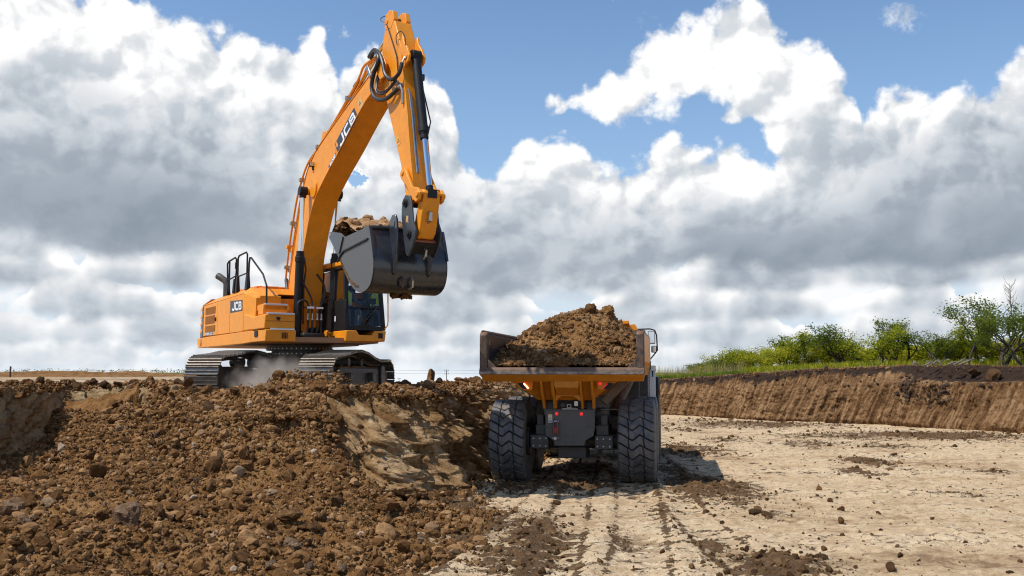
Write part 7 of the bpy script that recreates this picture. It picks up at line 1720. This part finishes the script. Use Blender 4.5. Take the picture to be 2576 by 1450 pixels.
def tree(x, y, z, h, wd, kind, label, seed, lean=0.0, stems=1, bare=0.0, cat='tree', group=None, spread=1.0):
    r = random.Random(seed); root = empty('tree', (x, y, z - 0.05)); tag(root, label, cat, group)
    mb = MB(); tips = []
    def branch(p, d, L, rad, depth):
        n = 4; pts = [p]; q = p.copy(); dd = d.copy(); rs = [rad]
        for i in range(n):
            dd = (dd + Vector((r.uniform(-.28, .28), r.uniform(-.28, .28), r.uniform(-.10, .16)))).normalized(); q = q + dd * (L / n); pts.append(q.copy()); rs.append(rad * (1 - 0.5 * (i + 1) / n))
        mb.tube(pts, rs, 5 if depth else 8, cap=False)
        if depth >= 3 or L < 0.22:
            tips.append((q.x, q.y, q.z, 0.11 * h ** 0.5)); return
        k = 2 + (r.random() < 0.75) + (depth == 0)
        for i in range(k):
            a = r.uniform(0, 6.283); sp = r.uniform(0.35, 0.95) * spread
            nd = (dd + Vector((math.cos(a) * sp, math.sin(a) * sp, r.uniform(-0.05, 0.45)))).normalized()
            t = pts[2 + r.randrange(3)] if i else pts[-1]
            branch(t, nd, L * r.uniform(0.55, 0.8), rad * 0.52, depth + 1)
        if depth >= 1: tips.append((pts[3].x, pts[3].y, pts[3].z, 0.08 * h ** 0.5))
    for s_ in range(stems):
        a = r.uniform(0, 6.283) ; st = 0.25 if stems > 1 else 0.08
        d = Vector((math.cos(a) * st + lean, math.sin(a) * st, 1)).normalized()
        branch(Vector((r.uniform(-.12, .12) * (stems > 1), r.uniform(-.12, .12), 0)), d, h * r.uniform(0.36, 0.46), 0.018 * h + 0.012, 0)
    T_ = np.array(tips); zt = T_[:, 2].max(); xw = np.percentile(np.abs(T_[:, 0] - np.median(T_[:, 0])), 92)
    sz = h * 1.0 / zt; sx = min(max(wd / max(xw, .05), 0.5), 1.8)
    T_[:, 2] *= sz; T_[:, 0] *= sx; T_[:, 1] *= sx
    mb.v = [Vector((v.x * sx, v.y * sx, v.z * sz)) for v in mb.v]
    trk = mb.build('trunk', MT['bark'], root)
    keep = np.array([r.random() > bare for _ in range(len(T_))])
    T2 = T_[keep]
    if cat == 'bush' or kind == 2:      # bushes are leafy down to the ground
        q = np.random.default_rng(seed + 500); m_ = 40; a = q.uniform(0, 6.283, m_); rr_ = q.random(m_) ** 0.5; hh2 = q.random(m_)
        prof_ = np.sqrt(np.clip(1 - (hh2 * 1.02) ** 2.2, 0.05, 1)) * (0.75 + 0.5 * q.random(m_))
        T2 = np.concatenate([T2, np.stack([np.cos(a) * rr_ * wd * prof_, np.sin(a) * rr_ * wd * prof_ * 0.8, h * (0.06 + 0.86 * hh2), np.full(m_, 0.13 * h ** 0.5)], 1)])
    per = int(max(14, min(60, 3000 / max(len(T2), 1))))
    V_, F_, A_ = leaf_cloud(T2, 0.050 + 0.010 * h ** 0.5, seed, per)
    cr__ = mesh_np('crown', V_, F_, LEAF[kind], root, smooth=False, attrs={'rnd': A_}); cr__['kind'] = 'stuff'
    return root
def plate_z(x, y):
    """height of the plateau at x, y, read off the ground mesh rows"""
    d = (PX[:, 1:] - x) ** 2 + (PY[:, 1:] - y) ** 2; k = np.unravel_index(np.argmin(d), d.shape); return float(PZ[:, 1:][k])
# u (centre), v (top), half width in the photograph, distance, leaf kind, stems, bareness, label
TREES = [
 (1815, 902, 36, 57, 1, 3, .1, 'low dark bush at the left end of the grove, next to the tall grass'),
 (1850, 880, 44, 56, 0, 3, .15, 'rounded green bush with twiggy top, second from the left end of the grove'),
 (1905, 888, 40, 56, 2, 3, .05, 'low yellow-green bush between the twiggy bush and the tall feathery tree'),
 (1955, 846, 34, 55, 1, 2, .25, 'narrow feathery-topped tree rising above the left third of the grove'),
 (1995, 868, 44, 54, 2, 3, .05, 'broad bright bush below the feathery-topped tree'),
 (2040, 838, 50, 53, 0, 2, .1, 'round green tree left of the forked acacia'),
 (2095, 858, 40, 52, 2, 2, .15, 'yellow-green tree behind the round green one'),
 (2130, 817, 52, 51, 1, 3, .3, 'open acacia-like tree with dark forked trunks on the bank edge'),
 (2175, 842, 48, 50, 0, 2, .1, 'green tree between the two open acacias'),
 (2215, 822, 54, 49, 0, 2, .25, 'spreading tree with curved trunk in the middle of the grove'),
 (2272, 806, 40, 49, 1, 2, .35, 'thin tree reaching up with a tufted top right of the grove centre'),
 (2300, 872, 50, 51, 2, 3, .0, 'bright yellow-green bush filling the dip before the tallest trees'),
 (2345, 838, 42, 47, 1, 2, .15, 'leafy dark-topped sapling at the left foot of the tall dark tree'),
 (2385, 858, 50, 48, 2, 3, .0, 'low lime-green bush under the tall dark tree'),
 (2425, 745, 52, 44.5, 1, 1, .25, 'tall dark tree with straight trunk and forked limbs, tallest broad crown'),
 (2470, 800, 46, 46, 0, 2, .2, 'green tree right behind the tall dark tree'),
 (2500, 764, 58, 44, 1, 2, .35, 'wide open-crowned tree beside the tall dark tree'),
 (2545, 850, 46, 45, 2, 3, .05, 'bright low bush near the right edge of the grove'),
 (2568, 790, 62, 42.5, 1, 1, .3, 'leaning tree with arching branches at the right edge of the picture'),
 (2480, 868, 56, 46.5, 2, 3, .0, 'lime-green undergrowth bush behind the earth bank step'),
 (2240, 880, 54, 52, 2, 3, .0, 'pale green bush low behind the spreading tree'),
 (2060, 890, 54, 53, 2, 3, .0, 'pale green bush low behind the round green tree'),
 (2160, 885, 50, 52, 2, 3, .0, 'pale green bush low behind the open acacia'),
 (1760, 922, 30, 59, 1, 3, .1, 'small scrubby bush in the tall grass left of the grove'),
 (2640, 780, 70, 43, 0, 2, .2, 'green tree just past the right edge of the bank'), (2760, 800, 80, 42, 1, 2, .2, 'farthest right tree of the grove'),
]
FILL = ['olive', 'lime', 'mid-green', 'dusty', 'leafy', 'scrubby', 'rounded', 'low']
for k_, (u, v) in enumerate([(1790, 905), (1835, 890), (1880, 876), (1925, 862), (1975, 872), (2015, 858), (2070, 856), (2118, 866), (2150, 860), (2195, 868), (2250, 860), (2285, 866), (2325, 862), (2370, 858), (2405, 850), (2450, 850), (2490, 846), (2530, 842), (2566, 846)]):
    TREES.append((u, v + 4, 52, np.interp(u, [1780, 2100, 2580], [59, 54.5, 48]), 2 if k_ % 3 else 0, 3, 0.0, f'{FILL[k_ % 8]} background bush ' + ('at the left end' if u < 1900 else 'in the left third' if u < 2050 else 'in the middle' if u < 2210 else 'right of the middle' if u < 2380 else 'at the right end') + ' of the grove, ' + ['first', 'second', 'third', 'fourth'][k_ % 4] + ' of its row'))
for i, (u, v, hwp, Y, kd, stm, br_, lab) in enumerate(TREES):
    x_, y_, zt_ = at_y(u, v, Y); zb = plate_z(x_, y_); h_ = max(zt_ - zb, 0.8)
    tree(x_, y_, zb, h_, hwp / FP * Y, kd, lab, 40 + i, stems=stm, bare=br_, cat='bush' if 'bush' in lab else 'tree', spread=1.15 if kd == 1 else 0.95)
# a bare sapling sticking out at the right
x_, y_, zt_ = at_y(2540, 712, 44); zb = plate_z(x_, y_); rt_ = empty('bare_tree', (x_, y_, zb)); tag(rt_, 'thin leafless tree whose bare twigs rise highest at the right edge', 'tree')
r = random.Random(3); mb = MB(); hh_ = zt_ - zb
mb.tube([(0, 0, 0), (0.03, 0, hh_ * .5), (-.02, 0, hh_)], [0.04, 0.025, 0.006], 6)
for k in range(34):
    z0 = hh_ * (0.42 + 0.55 * r.random()); a = r.uniform(0, 6.28); L = 0.25 + 0.5 * (1 - z0 / hh_) + 0.2 * r.random()
    p = [Vector((0, 0, z0)), Vector((math.cos(a) * L * .45, math.sin(a) * L * .45, z0 + L * .5)), Vector((math.cos(a) * L * .62, math.sin(a) * L * .62, z0 + L))]
    mb.tube(p, [0.012, 0.008, 0.004], 4)
mb.build('trunk', MT['twig'], rt_)
# grass along the bank top behind the truck, dry stalks
def blades(name, n, region, hmin, hmax, mat_, seed, w_=0.012, tuft=6):
    r = np.random.default_rng(seed); P_ = region(r, n); m = len(P_)
    P_ = np.repeat(P_, tuft, 0) + np.concatenate([r.normal(size=(m * tuft, 2)) * 0.05, np.zeros((m * tuft, 1))], 1); m = len(P_)
    h = r.uniform(hmin, hmax, m)[:, None]; a = r.uniform(0, 6.283, m); d = np.stack([np.cos(a), np.sin(a), np.zeros(m)], 1); ln = r.uniform(0.05, 0.4, m)[:, None] * h
    side = np.stack([-np.sin(a), np.cos(a), np.zeros(m)], 1) * w_
    up = np.array([[0, 0, 1.0]])
    V_ = np.stack([P_ - side, P_ + side, P_ + d * ln * .4 + up * h * .6 + side * .7, P_ + d * ln * .4 + up * h * .6 - side * .7, P_ + d * ln + up * h], 1)
    b = np.arange(m)[:, None] * 5
    F_ = np.concatenate([b + np.array([[0, 1, 2]]), b + np.array([[0, 2, 3]]), b + np.array([[3, 2, 4]])])
    o = mesh_np(name, V_.reshape(-1, 3), F_, mat_, None, smooth=False, attrs={'rnd': np.repeat(np.repeat(r.random(m // tuft), tuft), 5)}); tag(o, kind='stuff'); return o
tR_ = np.linspace(15.6, 21.5, 400); RIMR = cr(BK, tR_)[:, 2]
def on_rim(dmin, dmax, t0, t1, p=1.5):
    def f(r, n):
        t = r.uniform(t0, t1, n); c = cr(BK, t)[:, 2]; aa = np.radians(np.interp(t, [15.5, 17, 20, 22, 24], [90, 72, 48, 25, 0])); q = dmin + (dmax - dmin) * r.random(n) ** p
        x, y = c[:, 0] + np.cos(aa) * q, c[:, 1] + np.sin(aa) * q
        bz = np.interp(t, [15.5, 17, 19, 24], [1.95, 2.25, 2.6, 2.55]); z = bz + (c[:, 2] - bz) * np.exp(-q / 0.45)
        return np.stack([x, y, z - 0.02], 1)
    return f
blades('grass', 9000, on_rim(0.15, 9, 15.3, 17.3), 0.08, 0.26, leaf_mat('fresh_grass', (0.06, 0.11, 0.015), (0.13, 0.20, 0.025), (0.24, 0.28, 0.05)), 21, 0.012)
blades('dry_grass', 500, on_rim(0.2, 6, 15.3, 17.3), 0.4, 0.95, leaf_mat('dry_grass_blades', (0.14, 0.12, 0.05), (0.28, 0.24, 0.12), (0.40, 0.34, 0.18)), 22, 0.007, 4)
blades('undergrowth', 3500, on_rim(2.4, 9, 17.2, 22.6), 0.12, 0.55, LEAF[2], 23, 0.022)
blades('straw', 500, on_rim(0.6, 2.5, 17.6, 21.5), 0.08, 0.25, leaf_mat('straw_blades', (0.20, 0.15, 0.08), (0.36, 0.27, 0.15), (0.46, 0.38, 0.22)), 24, 0.010, 4)
# roots and spoil on the step of the right-hand bank
rr2 = random.Random(12); mb = MB()
for k in range(9):
    p = Vector((18.6 + 0.12 * k, 43.4 - .3 * k, 2.75)); a = rr2.uniform(0, 3.14)
    mb.tube([p, p + Vector((math.cos(a) * .3, 0, .12)), p + Vector((math.cos(a) * .7, 0.1, rr2.uniform(.0, .35)))], [0.05, 0.04, 0.015], 5)
tw = mb.build('brushwood', MT['twig']); tag(tw, 'pale broken roots and sticks lying on the bank step under the tall dark tree', 'brushwood')
for k, (u, v, w_, Y, lab) in enumerate([(2450, 935, 46, 41.5, 'dark lump of topsoil on the upper step below the tall dark tree'), (2500, 944, 60, 40.5, 'broad brown mound of topsoil on the right-hand upper step'),
                                        ]):
    x_, y_, z_ = at_y(u, v, Y); rock(x_, y_, z_ - 0.1, w_ * .5 / FP * Y, me=DARKR[k], sc_=(1, .7, .6), label=lab, cat='clod', name='clod')
SOILC = crumb_mat('topsoil_crumbs', (0.020, 0.013, 0.009), (0.040, 0.026, 0.018), (0.09, 0.06, 0.04))
q_ = PR.reshape(-1, 3); du2, dv2 = [], []
zz_ = q_[:, 2] - EYE; dp_ = q_[:, 1] * math.cos(PT) + zz_ * math.sin(PT); U2 = 1288 + FP * q_[:, 0] / dp_; V2 = 725 - FP * (zz_ * math.cos(PT) - q_[:, 1] * math.sin(PT)) / dp_
gg2 = np.random.default_rng(31); w2 = 0.95 * np.exp(-((U2 - 2285) / 22) ** 2 - ((V2 - 985) / 20) ** 2) + 0.95 * np.exp(-((U2 - 2350) / 34) ** 2 - ((V2 - 990) / 18) ** 2) + 0.02 * (V2 < 975) * (V2 > 925) * (U2 > 1900)
pk = np.where(gg2.random(len(q_)) < w2 * 0.8)[0]
crumbs('topsoil_crumbs', q_[pk] + gg2.normal(size=(len(pk), 3)) * 0.03, sizes(len(pk), 0.03, 0.16, 1.3), SMALL, SOILC, seed=32)
# far field at the left: hedge-like weeds on the horizon, posts, low spoil
r2 = np.random.default_rng(8); n = 900
hx = r2.uniform(-190, -55, n); hy = 205 + r2.uniform(-6, 6, n)
hz_ = np.full(n, 1.86)
T_ = np.stack([hx, hy, hz_ + 0.1 + r2.random(n) ** 2 * 1.1, np.full(n, 0.26)], 1)
V_, F_, A_ = leaf_cloud(T_, 0.17, 5, 12)
o = mesh_np('far_weeds', V_, F_, leaf_mat('far_weed_leaves', (0.06, 0.07, 0.03), (0.11, 0.12, 0.05), (0.18, 0.18, 0.09)), None, smooth=False, attrs={'rnd': A_}); tag(o, kind='stuff')
def post_at(u, v, Y, w_, zb, label, name='post', cat='post'):
    x_, y_, zt_ = at_y(u, v, Y); mb = MB(); mb.span((x_ - w_ / 2, y_ - w_ / 2, zb), (x_ + w_ / 2, y_ + w_ / 2, zt_)); o = mb.build(name, MT['bark']); tag(o, label, cat); return o
post_at(27, 922, 120, 0.16, 1.6, 'dark wooden post standing alone on the far left horizon')
PO = [(1123.5, 930, 420, 'crossarmed utility pole on the horizon right of the excavator'), (1197, 955, 640, 'small distant utility pole seen under the tail of the dump bed'), (783, 950, 700, 'tiny far pole left of the pair behind the excavator'), (990, 952, 560, 'far thin pole just right of the excavator track'), (1004, 951, 560, 'second far thin pole right of the excavator track')]
for (u, v, Y, lab) in PO:
    x_, y_, zt_ = at_y(u, v, Y); root = empty('utility_pole', (x_, y_, zt_ - 8.0)); tag(root, lab, 'utility pole')
    mb = MB(); mb.tube([(0, 0, 0), (0, 0, 8.0)], [0.19, 0.13], 8); mb.build('pole', MT['bark'], root)
    for zz in (7.3, 6.0) if Y == 420 else (7.5,):
        mb = MB(); mb.span((-0.95, -0.08, zz - .08), (0.95, 0.08, zz + .08)); mb.build('crossarm', MT['bark'], root)
        for xx in (-0.85, 0.85):
            mb = MB(); mb.cyl((xx, 0, zz + .05), (xx, 0, zz + 0.4), 0.09, 8); mb.build('insulator', MT['chassis'], root)
x_, y_, zt_ = at_y(1123.5, 930, 420)
for dz_, dv, lab in ((-0.5, 0, 'upper power line running across the sky beside the utility pole'), (-1.9, 1, 'lower power line running across the sky beside the utility pole')):
    mb = MB(); pts = []
    for k in range(25):
        t = (k - 12) / 12.0; pts.append((x_ + t * 160, y_ + t * 25, zt_ + dz_ + (abs(t) * 6 % 1 - 0.5) ** 2 * 1.2))
    mb.tube(pts, 0.035, 4); o = mb.build('power_line', MT['bark']); tag(o, lab, 'power line')
# a low spoil ridge on the far left field
for (x0, y0, sx_, sy_, h_, lab) in ((-62, 130, 26, 7, 0.75, 'long low dark spoil ridge on the far left field'), (-17, 62, 7, 2, 0.35, 'small pale hump of soil on the field left of the excavator')):
    GX_, GY_ = np.meshgrid(np.linspace(-1, 1, 60), np.linspace(-1, 1, 24)); rr_ = GX_ ** 2 + GY_ ** 2
    Z_ = h_ * np.clip(1 - rr_, 0, 1) * (1 + 0.5 * fbm(GX_ * 4, GY_ * 2 + x0, 61, 3)) - 0.08
    o = mesh_np('spoil_ridge', np.stack([x0 + GX_ * sx_, y0 + GY_ * sy_, 1.78 + Z_], -1).reshape(-1, 3), grid_faces(*GX_.shape), MT['rubble']); tag(o, lab, 'spoil heap')
# dust stirred up between the tracks
m = bpy.data.materials.new('drifting_dust'); m.use_nodes = True; nt = m.node_tree; nt.nodes.clear(); o_ = nt.nodes.new('ShaderNodeOutputMaterial'); pv = nt.nodes.new('ShaderNodeVolumePrincipled')
p = geopos(nt); n1 = noise(nt, p, 2.2, 6, 0.65)
q = vmath(nt, 'SUBTRACT', p, (-5.05, 20.0, 1.85)); qx, qy, qz = sepxyz(nt, q)
rad = ((qx * (1 / 1.25)).pow(2.0) + (qy * (1 / 0.9)).pow(2.0) + ((qz) * (1 / 1.05)).pow(2.0))
den = ((1.0 - rad).max(0.0) * 1.7 + (n1 - 0.54) * 5.5).max(0.0) * (1.0 - rad).max(0.0).pow(0.5) * 1.5
setin(nt, pv.inputs['Density'], den); pv.inputs['Color'].default_value = (0.82, 0.74, 0.66, 1); pv.inputs['Anisotropy'].default_value = 0.2
nt.links.new(pv.outputs[0], o_.inputs['Volume'])
mb = MB(); mb.lathe([(-1.0, 0.0)] + [(math.sin(a) * 1.0, math.cos(a)) for a in np.linspace(-1.4, 1.4, 12)] + [(1.0, 0.0)], 24, axis='z')
mb.v = [Vector((v.x * 1.3, v.y * 0.95, v.z * 1.1)) for v in mb.v]
du_ = mb.build('dust_cloud', m); du_.location = (-5.05, 20.0, 1.85); tag(du_, kind='stuff')
